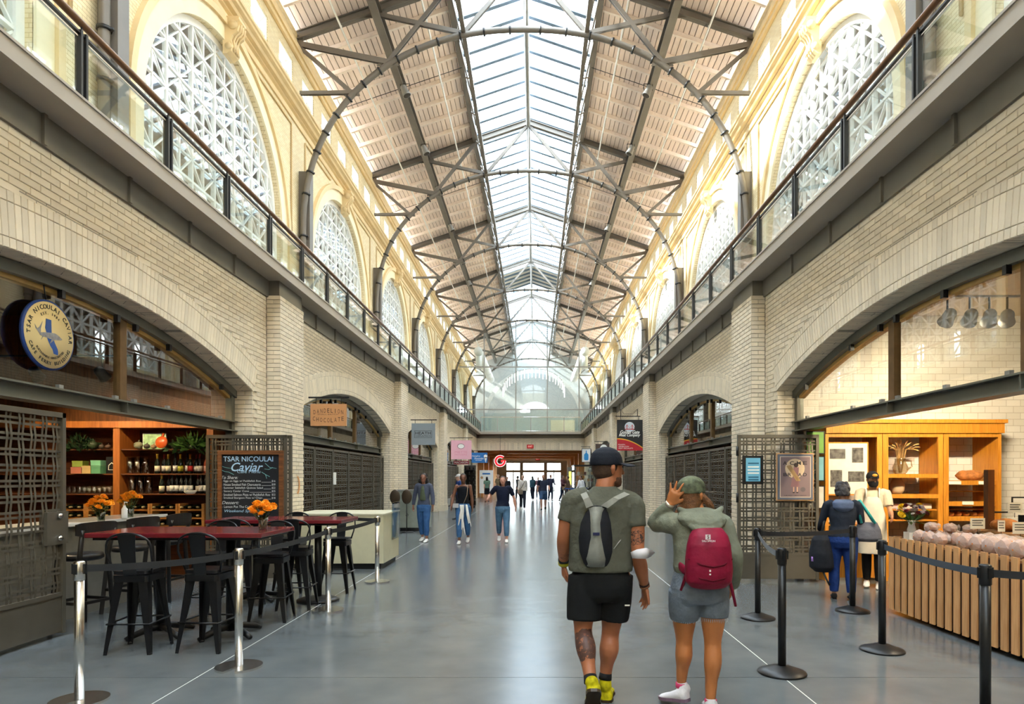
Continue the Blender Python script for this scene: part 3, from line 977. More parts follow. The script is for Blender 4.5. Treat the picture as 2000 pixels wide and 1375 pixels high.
# ---- spotlights under the purlins
for e, sd in ((-1, 'left'), (1, 'right')):
    for k, (jj, fr_) in enumerate(((1, .33), (1, .78), (2, .2), (2, .7), (3, .3), (3, .8), (4, .5))):
        y = T(jj) + fr_ * B
        t = empty('roof_spotlight', (e * 4.55, y, zr(4.75) - .75))
        tag(t, 'grey can floodlight clamped to the %s purlin, number %s from the front' % (sd, ['one', 'two', 'three', 'four', 'five', 'six', 'seven'][k]), 'spotlight', 'roof floodlights')
        can = MB(); Mx = Matrix.Rotation(radians(25 * e), 4, 'Y')
        can.lathe([(.10, .18), (.12, .14), (.13, -.05), (.155, -.18), (.16, -.2)], n=14, M=Mx); can.build('can', M_STEELL, t)
        MB().lathe([(.14, -.205), (.13, -.207)], n=14, M=Mx).build('lens', M_DARK, t)
        MB().tube([(-.15, 0, 0), (-.17, 0, .25), (.17, 0, .25), (.15, 0, 0)], .015, 6).build('bracket', M_BLACKM, t)
# ================================================================== far end, added rear wall, shop boxes
XO = 10.6
def slabx(sg):
    return MB().box(min(sg * (WU + .3), sg * XO), max(sg * (WU + .3), sg * XO), YB0, 84, ZSL0, ZSL1)
M_PLASTER = mat('cream_plaster', srgb(232, 218, 190), .75, var=.04)
M_BROWNW = wood('brown_panelling', srgb(96, 58, 30), srgb(132, 82, 44), .5, 'Z')
M_HONEY = wood('honey_wood', srgb(186, 118, 34), srgb(214, 146, 52), .4, 'Z')
M_HALLW = wood('portal_wood', srgb(150, 98, 46), srgb(184, 128, 66), .5, 'X')
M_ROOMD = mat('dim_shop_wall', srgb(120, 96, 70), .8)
for sg, sd in ((-1, 'left'), (1, 'right')):
    w = MB()
    w.box(min(sg * XO, sg * (XO + .2)), max(sg * XO, sg * (XO + .2)), YB0, 78, 0, ZSL0)
    o = w.build('wall_outer_' + sd, M_ROOMD)
    tag(o, 'outer wall behind the %s row of shops' % sd, 'wall', kind='structure')
    slabx(sg).build('upper_floor', M_SLAB, o)
    for k in (-2, -1, 0, 1, 2, 3, 4):
        if k == 0: continue
        MB().box(min(sg * (XW + WT), sg * XO), max(sg * (XW + WT), sg * XO), T(k) - .1, T(k) + .1, 0, ZSL0).build('cross_wall', M_ROOMD, o)
    for j in (-2, -1):
        MB().box(min(sg * (XW + .36), sg * (XW + .4)), max(sg * (XW + .36), sg * (XW + .4)), CB(j) - 4.1, CB(j) + 4.1, 0, 3.8).build('closed_shutter', M_GATE, o)
rw = MB().box(-XO, XO, YB0 - .3, YB0, 0, 19.5).build('wall_rear_blocker', M_BRICKU)  # added to keep out daylight from behind; the real hall runs on
tag(rw, 'added cream wall shutting out daylight behind the viewer', 'wall', kind='structure')

# ---- end wall with portal, balcony across
e = MB()
e.box(-XW - .1, XW + .1, YEND + .7, YEND + 1.1, 3.63, ZW)
ew = e.build('wall_end', M_BRICKF)
tag(ew, 'beige brick band over the portal at the far end of the hall', 'wall', kind='structure')
MB().box(-XW, XW, YEND + .66, YEND + .74, ZW, ZSL0).build('steel_frieze', M_BRONZE, ew)
MB().box(-WU - .3, WU + .3, YEND, 84, ZSL0, ZSL1).build('balcony_slab', M_SLAB, ew)
sb = MB().box(-.05, .05, -.02, .0, -.26, .26).mesh('soldier_brick', M_BRICK)
for i in range(64):
    if i % 8 in (0,): continue
    link('soldier_brick', sb, ew, (-XW + .06 + i * .1295, YEND + .70, 3.95))
rl = empty('end_balcony_railing', (0, YEND + .05, ZSL1)); tag(rl, 'glass railing across the far balcony with steel posts', 'railing')
MB().tube([(-XF, 0, 1.10), (XF, 0, 1.10)], .03, 8).build('handrail', M_CHROME, rl)
MB().tube([(-XF, 0, .06), (XF, 0, .06)], .02, 8).build('bottom_rail', M_CHROME, rl)
pme = MB().box(-.025, .025, -.02, .02, 0, 1.1).mesh('post', M_STEELL)
gme = MB().box(.06, 2 * XF / 6 - .06, -.005, .005, .1, 1.04).mesh('glass_panel', M_GLASSR)
for i in range(7):
    link('post', pme, rl, (-XF + i * 2 * XF / 6, 0, 0))
    if i < 6: link('glass_panel', gme, rl, (-XF + i * 2 * XF / 6, 0, 0))

# ---- passage under the balcony to the far doors
YD = 76.0
pw = MB()
for sg in (-1, 1):
    pw.box(min(sg * 4.2, sg * 4.5), max(sg * 4.2, sg * 4.5), YEND + 1.1, YD + .3, 0, 3.75)
pw.box(-4.5, 4.5, YEND + 1.1, YD + .3, 3.70, 3.85)
o = pw.build('wall_passage', M_HALLW); tag(o, 'wood-lined passage below the far balcony', 'wall', kind='structure')
for i, (y, zt, m) in enumerate(((51.5, 3.45, M_HALLW), (57, 3.40, M_HALLW), (63, 3.36, M_HALLW), (69, 3.32, M_PLASTER))):
    p = MB(); p.box(-4.2, 4.2, y, y + .35, zt, 3.70); p.box(-4.2, -3.75, y, y + .35, 0, zt); p.box(3.75, 4.2, y, y + .35, 0, zt)
    p.build('portal_frame', m, o)
for i, y in enumerate((52.5, 55, 58.5, 61.5, 64.5, 67.5)):  # lamps added to brighten the dark passage
    for x in (-2.2, 2.2):
        dl = empty('added_downlight', (x, y, 3.70), parent=o)
        MB().lathe([(.11, -.02), (.12, 0)], n=16).build('lamp_trim', M_WHITE, dl); MB().lathe([(.09, -.022), (.085, -.024)], n=16).build('lamp_lens', emit('added_downlight_lens', (1, .85, .6, 1), 6), dl)
        l = bpy.data.lights.new('lamp_beam', 'SPOT'); l.energy = 420; l.spot_size = radians(150); l.spot_blend = .8; l.color = (1, .8, .55); l.shadow_soft_size = .1
        lo = bpy.data.objects.new('lamp_beam', l); COL.objects.link(lo); lo.parent = dl; lo.location = (0, 0, -.06)
d = empty('door_1', (0, YD, 0)); tag(d, 'bright glazed entrance doors with transom lights at the far end', 'door', kind='structure')
fm = MB(); xs = [-3.75, -3.1, -2.35, -1.55, -1.15, .0, 0, 1.15, 1.5, 2.3, 3.1, 3.75]
zb = [(0, .06), (2.12, 2.42), (3.22, 3.7)]
gl_ = []
grp = [(-3.0, -1.45, 2), (-1.05, 1.35, 3), (1.75, 3.3, 2)]
ed = -4.2
for a, b, n in grp:
    fm.box(ed, a, -.12, .12, 0, 3.7); ed = b
    for z0, z1 in zb: fm.box(a, b, -.1, .1, z0, z1)
    for i in range(1, n):
        x = a + (b - a) * i / n; fm.box(x - .03, x + .03, -.05, .05, 2.42, 3.22)
    nn = 2 if n == 2 else 1
    for i in range(1, nn): 
        x = a + (b - a) * i / nn; fm.box(x - .06, x + .06, -.05, .05, 0, 2.12)
    for i in range(n): gl_.append((a + (b - a) * i / n + .03, a + (b - a) * (i + 1) / n - .03, 2.42, 3.22))
    for i in range(nn): gl_.append((a + (b - a) * i / nn + .06, a + (b - a) * (i + 1) / nn - .06, .06, 2.12))
fm.box(ed, 4.2, -.12, .12, 0, 3.7)
fm.build('door_frame', mat('pale_door_frame', srgb(206, 196, 176), .5), d)
for a, b, z0, z1 in gl_: MB().box(a, b, -.01, .01, z0, z1).build('pane', M_GLASS, d)
for x in (-2.3, -2.15, 2.45, 2.6): MB().tube([(x, -.12, .9), (x, -.12, 1.3)], .02, 6).build('handle', M_CHROME, d)
def exit_sign(p, w, label):
    s = empty('exit_sign', p); tag(s, label, 'sign', 'exit signs')
    MB().box(-w / 2, w / 2, -.06, 0, -w * .28, w * .28).build('sign_box', mat('red_sign', srgb(205, 30, 28), .5), s)
    txt('EXIT', w * .3, emit('exit_letters', srgb(255, 190, 180), .9), s, (0, -.065, 0), (pi / 2, 0, 0))

FONT_CACHE = {}
def txt(t, size, m, parent, loc, rot=(pi / 2, 0, 0), align='CENTER', depth=.002, sx=1.0, shear=0.0, bold=0.0, name='lettering', space=1.0):
    """flat lettering as a mesh; size is the cap height's em"""
    key = (t, size, m.name, align, depth, sx, shear, bold, space)
    if key not in FONT_CACHE:
        c = bpy.data.curves.new('t', 'FONT'); c.body = t; c.size = size; c.align_x = align; c.align_y = 'CENTER'
        c.extrude = depth; c.shear = shear; c.offset = bold; c.space_character = space; c.resolution_u = 3
        o = bpy.data.objects.new('t', c)
        me = bpy.data.meshes.new_from_object(o)
        bpy.data.objects.remove(o); bpy.data.curves.remove(c)
        me.materials.clear(); me.materials.append(m)
        for v in me.vertices: v.co.x *= sx
        FONT_CACHE[key] = me
    return link(name, FONT_CACHE[key], parent, loc, rot)

EXS=exit_sign((-.05, YEND + .68, 3.93), .52, 'red exit sign on the brick band over the portal')
EXS=exit_sign((.6, 68.98, 3.5), .5, 'smaller red exit sign on the pale beam inside the passage')

# ---- glass screen on the upper level
gs = empty('window_screen', (0, T(5) + .2, ZSL1)); tag(gs, 'tall arched glass screen with slim steel mullions on the upper floor', 'glass screen', kind='structure')
def up(mb, n, m, l=(0, 0, -ZSL1)):
    return mb.build(n, m, gs, l)
out = [(-7.05, ZSL1)] + [(arch_pt(-pi / 2 + pi * i / 40)[0] * .98, arch_pt(-pi / 2 + pi * i / 40)[1] - .1) for i in range(41)] + [(7.05, ZSL1)]
xs = [-7.0, -4.4, -1.46, 1.46, 4.4, 7.0]; zt = [ZSL1, 7.85, 11.8, 99]
for i in range(5):
    for k in range(3):
        a, b = xs[i] + .04, xs[i + 1] - .04; z0, z1 = zt[k] + .04, zt[k + 1] - .04
        N = 8; top = []
        for q in range(N + 1):
            x = b + (a - b) * q / N; zz = min(z1, arch_at(min(7.19, abs(x))) - .12); top.append((x, max(z0, zz)))
        if max(p[1] for p in top) - z0 < .05: continue
        m = MB(); pts = [(a, 0, z0), (b, 0, z0)] + [(x, 0, z) for x, z in top]
        m.add(pts, [tuple(range(len(pts)))]); up(m, 'pane', M_GLASSR)
for x in xs[1:-1]:
    up(MB().box(x - .05, x + .05, -.06, .06, ZSL1, arch_at(abs(x))), 'mullion', M_STEELL)
for z in zt[1:3]:
    w_ = 7.1 if z < 9.6 else 6.7
    up(MB().box(-w_, w_, -.05, .05, z - .05, z + .05), 'transom', M_STEELL)

# ---- upper room behind the screen
rm = MB()
rm.box(-5.6, 5.2, 66, 66.2, ZSL1, 8.1); rm.box(-.2, 5.0, 65.7, 66, ZSL1, 8.5)
o = rm.build('wall_upper_room', mat('pale_blue_plaster', srgb(176, 186, 186), .8)); tag(o, 'low white partition on the upper floor behind the glass screen', 'wall', kind='structure')
cb_ = MB(); cb_.box(1.9, 4.3, 65.2, 65.65, ZSL1, 7.3); tag(cb_.build('wall_niche', M_PLASTER), 'warm cream niche wall beside the partition', 'wall', kind='structure')
# gable with a half-oval window
g = MB(); a_, b_, z0 = 1.9, 1.35, 9.9
N = 20
ell = [(a_ * cos(pi * i / N) + .35, z0 + b_ * sin(pi * i / N)) for i in range(N + 1)]
Yg = 84
for i in range(N):
    p, q = ell[i], ell[i + 1]
    P = (p[0] + (p[0] - .35) * 5, 19.5); Q = (q[0] + (q[0] - .35) * 5, 19.5)
    g.quad((p[0], Yg, p[1]), (q[0], Yg, q[1]), (Q[0], Yg, 19.5 if abs(i - N / 2) < N else z0), (P[0], Yg, 19.5))
g.quad((ell[0][0], Yg, z0), (11, Yg, z0), (11, Yg, 19.5), (ell[0][0] + 1.9 * 5, Yg, 19.5))
g.quad((ell[-1][0], Yg, z0), (-11, Yg, z0), (-11, Yg, 19.5), (ell[-1][0] - 1.9 * 5, Yg, 19.5))
g.quad((-11, Yg, ZSL0), (11, Yg, ZSL0), (11, Yg, z0), (-11, Yg, z0))
M_GAB = mat('pale_grey_plaster', srgb(168, 172, 170), .8); o = g.build('wall_gable', M_GAB); tag(o, 'white end gable with a half-oval window', 'wall', kind='structure')
fm = MB().tube([(p[0], Yg - .05, p[1]) for p in ell] + [(ell[0][0], Yg - .05, z0)], .07, 6); fm.build('oval_frame', M_WHITE, o)
for i in range(1, 6):
    q = ell[i * N // 6]; MB().bar((.35, Yg - .02, z0), (q[0], Yg - .02, q[1]), .05, .05).build('muntin', M_WHITE, o)
# arch of plaster in front of the gable
ar = MB(); N = 36
for i in range(N):
    t0, t1 = pi * i / N, pi * (i + 1) / N
    f = lambda t, r: (.1 + r * cos(t), 82.5, 8.6 + r * 1.05 * sin(t))
    ar.quad(f(t0, 5.9), f(t1, 5.9), f(t1, 6.4), f(t0, 6.4))
ar.build('gable_arch', mat('pale_arch_plaster', srgb(200, 202, 198), .8), o)
# chandelier of glass tubes on an arc
ch = empty('tube_chandelier', (.2, 66.5, 12.4)); tag(ch, 'arc of glowing vertical glass tubes hanging behind the glass screen', 'chandelier')
tm = MB().tube([(0, 0, -.45), (0, 0, .45)], .035, 8).mesh('light_tube', emit('frosted_tube', (1.0, .96, .9, 1), 3.2))
arc = []
for i in range(26):
    th = pi * (i + .5) / 26; x = 3.15 * cos(th); z = -2.3 + 2.1 * sin(th); arc.append((x, 0, z + .5))
    link('light_tube', tm, ch, (x, .25 * (-1) ** i, z))
MB().tube(arc, .03, 6).build('arc_frame', M_STEELL, ch)
for x in (-2.2, 0, 2.2): MB().tube([(x, 0, -.2 + (0 if x else .3)), (x, 0, 4.5)], .01, 5).build('hanging_wire', M_STEELL, ch)
# ducts
for sg, sd in ((-1, 'left'), (1, 'right')):
    dm = MB().tube([(0, -9, 0), (0, 9, 0)], .42, 16)
    for y in (-6, -3, 0, 3, 6): dm.tube([(0, y - .06, 0), (0, y + .06, 0)], .45, 16)
    dm.tube([(0, -8.4, 0), (0, -8.4, -1.6)], .3, 12)
    o = dm.build('air_duct', M_WHITE, None, (sg * 5.1, 71.0, 13.6)); tag(o, 'fat white spiral air duct under the %s roof behind the glass screen' % sd, 'duct')

# ---- outer aisles, added as a darker backdrop to the lattice windows
M_AISLE = mat('grey_aisle_paint', srgb(156, 154, 150), .8, var=.1, scale=.6)
for sg, sd in ((-1, 'left'), (1, 'right')):
    a = MB(); S = lambda x: sg * x
    a.box(min(S(13), S(13.3)), max(S(13), S(13.3)), YB0, 84, ZSL0, 7.2); a.box(min(S(13), S(13.3)), max(S(13), S(13.3)), YB0, 84, 9.1, 12.4)
    o = a.build('wall_aisle_' + sd, M_AISLE); tag(o, 'added backdrop aisle wall behind the %s lattice windows' % sd, 'wall', kind='structure')
    pier = MB().box(min(S(13), S(13.3)), max(S(13), S(13.3)), -1.05, 1.05, 7.2, 12.0).mesh('aisle_pier', M_AISLE)
    beam = MB().bar((S(7.9), 0, 14.1), (S(13.2), 0, 11.9), .35, .5).mesh('aisle_beam', M_AISLE)
    pan = MB().bar((S(7.9), 0, 14.4), (S(13.2), 0, 12.2), 3.3 if sg < 0 else 3.0, .06).mesh('aisle_roof_panel', M_AISLE)  # left roof panels widened to block sun beams
    y = YB0
    n = 0
    while y < 82:
        link('aisle_pier', pier, o, (0, y + 1, 0)); link('aisle_beam', beam, o, (0, y + 1, 0)); link('aisle_roof_panel', pan, o, (0, y + 2.2, 0))
        y += 3.25
    MB().box(min(S(XO), S(13.2)), max(S(XO), S(13.2)), YB0, 84, ZSL0, ZSL1).build('aisle_floor', M_AISLE, o)
# ================================================================== shop fronts: steel lintels, arch glazing, woven gates
GW, GH = 1.22, 2.22
PIT = .14
def strip_pts(n0, n1, fixed, along, ph, amp=.009):
    pts = []
    return pts
def leaf_geometry(lock=False):
    """parts of one woven gate leaf: x 0..GW, z 0..GH, y across the thickness"""
    P = []
    f = MB()
    f.box(0, .045, -.025, .025, .03, GH); f.box(GW - .045, GW, -.025, .025, .03, GH); f.box(0, GW, -.025, .025, GH - .05, GH); f.box(0, GW, -.022, .022, .40, .44)
    P.append(('gate_frame', f, M_GATE)) 
    k = MB().box(.045, GW - .045, -.015, .015, .05, .40); P.append(('kick_panel', k, M_GATE))
    z0, z1 = .44, GH - .05
    x0, x1 = .045, GW - .045
    nv = int((x1 - x0) / PIT); nh = int((z1 - z0) / PIT)
    px = [x0 + (x1 - x0) * (i + .5) / nv for i in range(nv)]
    pz = [z0 + (z1 - z0) * (j + .5) / nh for j in range(nh)]
    def ribbon(pts, wv):
        m = MB(); w = Vector(wv) * .0118; t = Vector((0, .0015, 0))
        vs = []
        for p in pts:
            p = Vector(p); vs += [p - w - t, p + w - t, p + w + t, p - w + t]
        fs = [(0, 1, 2, 3), tuple(4 * (len(pts) - 1) + q for q in (3, 2, 1, 0))]
        for i in range(len(pts) - 1):
            for q in range(4):
                a = 4 * i + q; b = 4 * i + (q + 1) % 4; fs.append((a, b, b + 4, a + 4))
        return m.add(vs, fs)
    for i, x in enumerate(px):
        for s in (-.0235, .0235):
            pts = [(x + s, 0, z0)] + [(x + s, .008 * (-1) ** (i + j), z) for j, z in enumerate(pz)] + [(x + s, 0, z1)]
            P.append(('woven_strip', ribbon(pts, (1, 0, 0)), M_GATE))
    for j, z in enumerate(pz):
        for s in (-.0235, .0235):
            pts = [(x0, 0, z + s)] + [(x, -.008 * (-1) ** (i + j), z + s) for i, x in enumerate(px)] + [(x1, 0, z + s)]
            P.append(('woven_strip', ribbon(pts, (0, 0, 1)), M_GATE))
    if lock:
        l = MB().box(GW - .27, GW + .01, -.04, .04, .92, 1.24); P.append(('lock_plate', l, M_GATE))
        for z in (.98, 1.2):
            P.append(('lock_knob', MB().lathe([(.02, 0), (.03, .012), (.02, .03)], n=10, M=Matrix.Translation((GW - .12, -.04, z)) @ Matrix.Rotation(pi / 2, 4, 'X')), M_CHROME))
    return P
LEAF = leaf_geometry(); LEAFL = leaf_geometry(True)
def joined(P):
    out = []; m = MB()
    for n, b, mt in P:
        if n == 'woven_strip': m.add(b.v, b.f)
        else: out.append((n, b.mesh(n, mt)))
    out.append(('weave', m.mesh('weave', M_GATE)))
    return out
LEAF_ME = [(n, b.mesh(n, m)) for n, b, m in LEAF]
LEAFL_ME = [(n, b.mesh(n, m)) for n, b, m in LEAFL]
LEAF_J = joined(LEAF)
hinge = MB().tube([(0, -.03, 0), (0, -.03, .14)], .02, 8).mesh('hinge', M_BLACKM)
def gate(loc, rz, label, parts, group='woven steel gate leaves', hinges=False):
    g = empty('gate_leaf', loc, rz); tag(g, label, 'gate', group)
    for n, me in parts:
        o = link(n, me, g)
        if n == 'weave': o['kind'] = 'stuff'
    if hinges:
        for z in (.5, 1.2, 1.9): link('hinge', hinge, g, (-.01, 0, z))
    return g
# near left: closing part of the cafe opening
gate((-4.40, 5.29, 0), pi / 2, 'woven steel gate with lock plate at the left edge of the picture', LEAFL_ME)
# folded leaves beside the jambs
gate((-4.66, 9.86, 0), 0, 'dark woven gate leaf behind the chalkboard menu', LEAF_ME)
gate((-4.62, 9.95, 0), 0, 'second folded gate leaf close behind the one with the chalkboard', LEAF_J)
gate((3.37, 9.80, 0), 0, 'dark woven gate leaf carrying the bread poster', LEAF_ME, hinges=True)
gate((3.40, 9.89, 0), 0, 'second folded gate leaf close behind the one with the bread poster', LEAF_J)
ord6 = ['first', 'second', 'third', 'fourth', 'fifth', 'sixth']
bayn = {1: 'under the chocolate sign', 2: 'beside the grey ceramics sign', 3: 'beside the pink cake sign', 4: 'beside the blue ice-cream sign'}
bayr = {1: 'behind the woman with the red pack', 2: 'under the black meat sign', 3: 'beside the brown sign', 4: 'beside the bottle sign'}
for sg in (-1, 1):
    for j in range(1, 5):
        if j == 4 and True: pass
        for i in range(6):
            y = CB(j) - HC + .04 + i * (2 * HC - .08) / 6
            gate((sg * 4.35, y + .02, 0), pi / 2, '%s closed woven gate leaf of the shopfront %s' % (ord6[i], (bayn if sg < 0 else bayr)[j]), LEAF_ME if j == 1 else LEAF_J)

# ---- lintels, mullions and arched glass
XG = XW + WT
def shopfront(sg, j, glz):
    c = CB(j); S = lambda x: sg * x
    t = empty('shopfront_frame', (S(XG), c, 2.30))
    side = 'left' if sg < 0 else 'right'
    tag(t, 'steel lintel and arched glazing frame of the %s shopfront on the %s' % (['nearest', 'second', 'third', 'fourth', 'fifth'][j], side), 'shopfront')
    off = (-S(XG), -c, -2.30)
    def pt(mb, n, m):
        o = mb.build(n, m, t, off); return o
    b = MB(); x0, x1 = XG - .05, XG + .05
    bb = lambda m, a, d, y0, y1, z0, z1: m.box(min(S(a), S(d)), max(S(a), S(d)), y0, y1, z0, z1)
    bb(b, XG - .01, XG + .01, c - HC, c + HC, 2.31, 2.45); bb(b, XG - .10, XG + .10, c - HC, c + HC, 2.30, 2.318); bb(b, XG - .10, XG + .10, c - HC, c + HC, 2.442, 2.46)
    pt(b, 'lintel', M_LINT)
    for d in (-1.03, 1.03, -2.6, 2.6):
        if abs(d) < 2: pt(bb(MB(), XG - .09, XG + .09, c + d - .008, c + d + .008, 2.318, 2.442), 'stiffener', M_LINT)
    for d in (-3.3, -1.9, -1.2, -.86, .0, .86, 1.2, 1.9, 3.3):
        pt(bb(MB(), XG - .075, XG - .035, c + d - .03, c + d + .03, 2.46, 2.50), 'glass_clamp', M_STEELL)
        zz = arch_z(abs(d)) - .17
        if zz > 2.6: pt(bb(MB(), XG - .10, XG - .05, c + d - .025, c + d + .025, zz - .03, zz + .05), 'glass_clamp', M_BLACKM)
    for d in (-1.03, 1.03):
        m = MB(); bb(m, XG - .04, XG + .04, c + d - .06, c + d + .06, 2.46, arch_z(abs(d)) - .06)
        o = pt(m, 'mullion', M_MULL)
    N = 30; m = MB()
    for i in range(N + 1):
        d = -HC + .02 + (2 * HC - .04) * i / N; z = arch_z(abs(d))
        for x, dz in ((XG - .09, -.01), (XG + .09, -.01), (XG + .09, -.12), (XG - .09, -.12)): m.v.append((S(x), c + d, z + dz))
    for i in range(N):
        for k in range(4):
            a = i * 4 + k; q = i * 4 + (k + 1) % 4; m.f.append([a, q, q + 4, a + 4]); m.m.append(0); m.sm.append(False)
    pt(m, 'arch_channel', M_LINT)
    m = MB()
    for i in range(N + 1):
        d = -HC + .1 + (2 * HC - .2) * i / N; z = arch_z(abs(d))
        for x, dz in ((XG - .02, -.115), (XG + .07, -.115), (XG + .07, -.165), (XG - .02, -.165)): m.v.append((S(x), c + d, max(2.48, z + dz)))
    for i in range(N):
        for k in range(4):
            a = i * 4 + k; q = i * 4 + (k + 1) % 4; m.f.append([a, q, q + 4, a + 4]); m.m.append(0); m.sm.append(False)
    pt(m, 'arch_trim', M_OCHRE)
    for e in (-1, 1): pt(bb(MB(), XG - .05, XG + .05, c + e * (HC - .06) - .05, c + e * (HC - .06) + .05, 0, ZS - .05), 'jamb_post', M_LINT)
    ys = [-HC + .08, -1.09, -.97, .97, 1.09, HC - .08]
    for a, d in ((0, 1), (2, 3), (4, 5)):
        N = 12; top = []
        for q in range(N + 1):
            y = ys[d] + (ys[a] - ys[d]) * q / N; top.append((S(XG), c + y, max(2.47, arch_z(abs(y)) - .11)))
        pts = [(S(XG), c + ys[a], 2.465), (S(XG), c + ys[d], 2.465)] + top
        m = MB(); m.add(pts, [tuple(range(len(pts)))]); pt(m, 'arch_pane', glz)
    return t
M_LINT = mat('grey_green_lintel', srgb(112, 112, 102), .4, .3, var=.06, scale=2)
M_OCHRE = mat('ochre_arch_trim', srgb(190, 152, 84), .5, var=.1)
M_MULL = mat('rusty_mullion', srgb(120, 92, 58), .5, .3, var=.2, scale=6)
M_SHOPG = glass('shop_glass', (.90, .92, .90, 1), 1.6, .01, .06)
for sg in (-1, 1):
    for j in range(0, 5): shopfront(sg, j, M_SHOPG)

# ================================================================== the cafe room (left) and the bakery room (right)
def room(sg, side, mw, mc, mb_):
    S = lambda x: sg * x
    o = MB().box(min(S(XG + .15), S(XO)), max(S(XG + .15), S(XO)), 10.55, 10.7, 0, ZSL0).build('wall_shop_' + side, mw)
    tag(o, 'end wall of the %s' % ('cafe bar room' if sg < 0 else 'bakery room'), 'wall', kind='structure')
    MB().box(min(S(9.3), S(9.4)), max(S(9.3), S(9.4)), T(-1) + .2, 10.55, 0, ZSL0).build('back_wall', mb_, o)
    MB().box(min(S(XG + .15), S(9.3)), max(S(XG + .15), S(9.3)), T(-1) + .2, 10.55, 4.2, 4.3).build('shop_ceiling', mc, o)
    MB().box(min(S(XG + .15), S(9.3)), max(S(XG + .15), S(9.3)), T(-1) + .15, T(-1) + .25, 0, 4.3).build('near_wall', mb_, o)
    return o
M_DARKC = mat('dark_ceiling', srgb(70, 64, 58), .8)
M_TILE = brick_mat('white_subway_tile', srgb(238, 236, 228), srgb(228, 226, 216), srgb(196, 190, 178), bw=.23, bh=.105, ms=.004, rough=.25)
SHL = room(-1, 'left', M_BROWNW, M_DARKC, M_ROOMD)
SHR = room(1, 'right', M_TILE, M_PLASTER, M_PLASTER)
def spot_track(y0, pts, side, aim, col, en, lab):
    for i, (x, y, z) in enumerate(pts):
        t = empty('track_spotlight', (x, y, z)); tag(t, lab % ord6[i], 'spotlight', 'track spotlights in the %s' % side)
        d = (Vector(aim[i]) - Vector((x, y, z - .12))).normalized()
        q = (-d).to_track_quat('Z', 'Y').to_matrix().to_4x4()
        q = Matrix.Translation((0, 0, -.12)) @ q
        MB().lathe([(.05, .11), (.065, .08), (.07, .0), (.085, -.06), (.085, -.065)], n=14, M=q).build('lamp_head', M_WHITE if side == 'bakery' else M_BLACKM, t)
        MB().lathe([(.075, -.066), (.07, -.068)], n=14, M=q).build('bulb', emit('lamp_lens_' + side, (1, .86, .62, 1), 12), t)
        MB().tube([(0, 0, -.1), (0, 0, .12)], .012, 6).build('stem', M_BLACKM, t)
        l = bpy.data.lights.new('lamp_beam', 'SPOT'); l.energy = en; l.spot_size = radians(95); l.spot_blend = .5; l.color = col; l.shadow_soft_size = .05
        lo = bpy.data.objects.new('lamp_beam', l); COL.objects.link(lo); lo.parent = t
        lo.location = Vector((0, 0, -.12)) + d * .09; lo.rotation_euler = d.to_track_quat('-Z', 'Y').to_euler()
WARM = (1.0, .74, .42)
spot_track(0, [(4.95, 7.3, 3.48), (5.2, 7.3, 3.48), (5.42, 7.3, 3.48), (5.62, 7.3, 3.48), (5.8, 6.0, 3.6), (5.8, 4.2, 3.6)], 'bakery', [(5.2, 10.3, 1.3), (6.2, 10.3, 1.4), (7, 10.3, 1.4), (7.6, 10.4, 1.6), (5, 6.3, .9), (5, 4.4, .9)], (1.0, .82, .56), 190, '%s white track spotlight in the bakery')
tr = MB().box(4.75, 6.4, 7.28, 7.32, 3.60, 3.62); tr.box(4.9, 4.92, 7.29, 7.31, 3.62, 4.2); tr.box(6.2, 6.22, 7.29, 7.31, 3.62, 4.2)
tr.build('light_track', M_WHITE, SHR)
tr = MB().box(5.78, 5.82, 3.8, 6.4, 3.72, 3.74); tr.box(5.79, 5.81, 3.8, 6.4, 3.74, 4.2)
tr.build('light_track', M_WHITE, SHR)
spot_track(0, [(-5.6, 8.9, 3.1), (-6.5, 8.9, 3.1), (-6.2, 6.9, 3.05), (-5.5, 6.0, 3.05), (-7.3, 7.8, 3.05)], 'cafe', [(-5.3, 10.2, 1.8), (-6.5, 10.2, 1.8), (-5.2, 7, 1.0), (-5, 6, 1), (-7, 9, 1)], WARM, 70, '%s dark track spotlight in the cafe')
for x, y0, y1, nm in ((-5.6, 0, 0, 0),):
    pass
for (x0, x1, y0, y1, nm) in ((-7.3, -5.2, 8.88, 8.92, 'over the bar shelves'), (-7.5, -5.4, 5.98, 6.02, 'over the bar counter'), (-7.4, -6.1, 6.88, 6.92, 'behind the bar'), (-7.4, -7.2, 7.78, 7.82, 'at the back of the bar')):
    z = 3.24 if 'shelves' in nm else 3.19
    tr = MB().box(x0, x1, y0, y1, z - .01, z + .01)
    for x in (x0 + .1, x1 - .1): tr.box(x - .01, x + .01, y0 + .01, y1 - .01, z + .01, 4.2)
    tr.build('light_track', M_BLACKM, SHL)
# ================================================================== furniture and goods
M_RED = mat('oxblood_laminate', srgb(112, 34, 40), .15, var=.06, scale=6)
M_SEAT = mat('black_gloss_metal', srgb(34, 35, 38), .28, .4, var=.08, scale=15)
M_LEATH = mat('black_vinyl', srgb(26, 27, 30), .35, var=.08)
M_BWOOD = mat('black_stained_wood', srgb(28, 25, 24), .4, var=.15, scale=12)

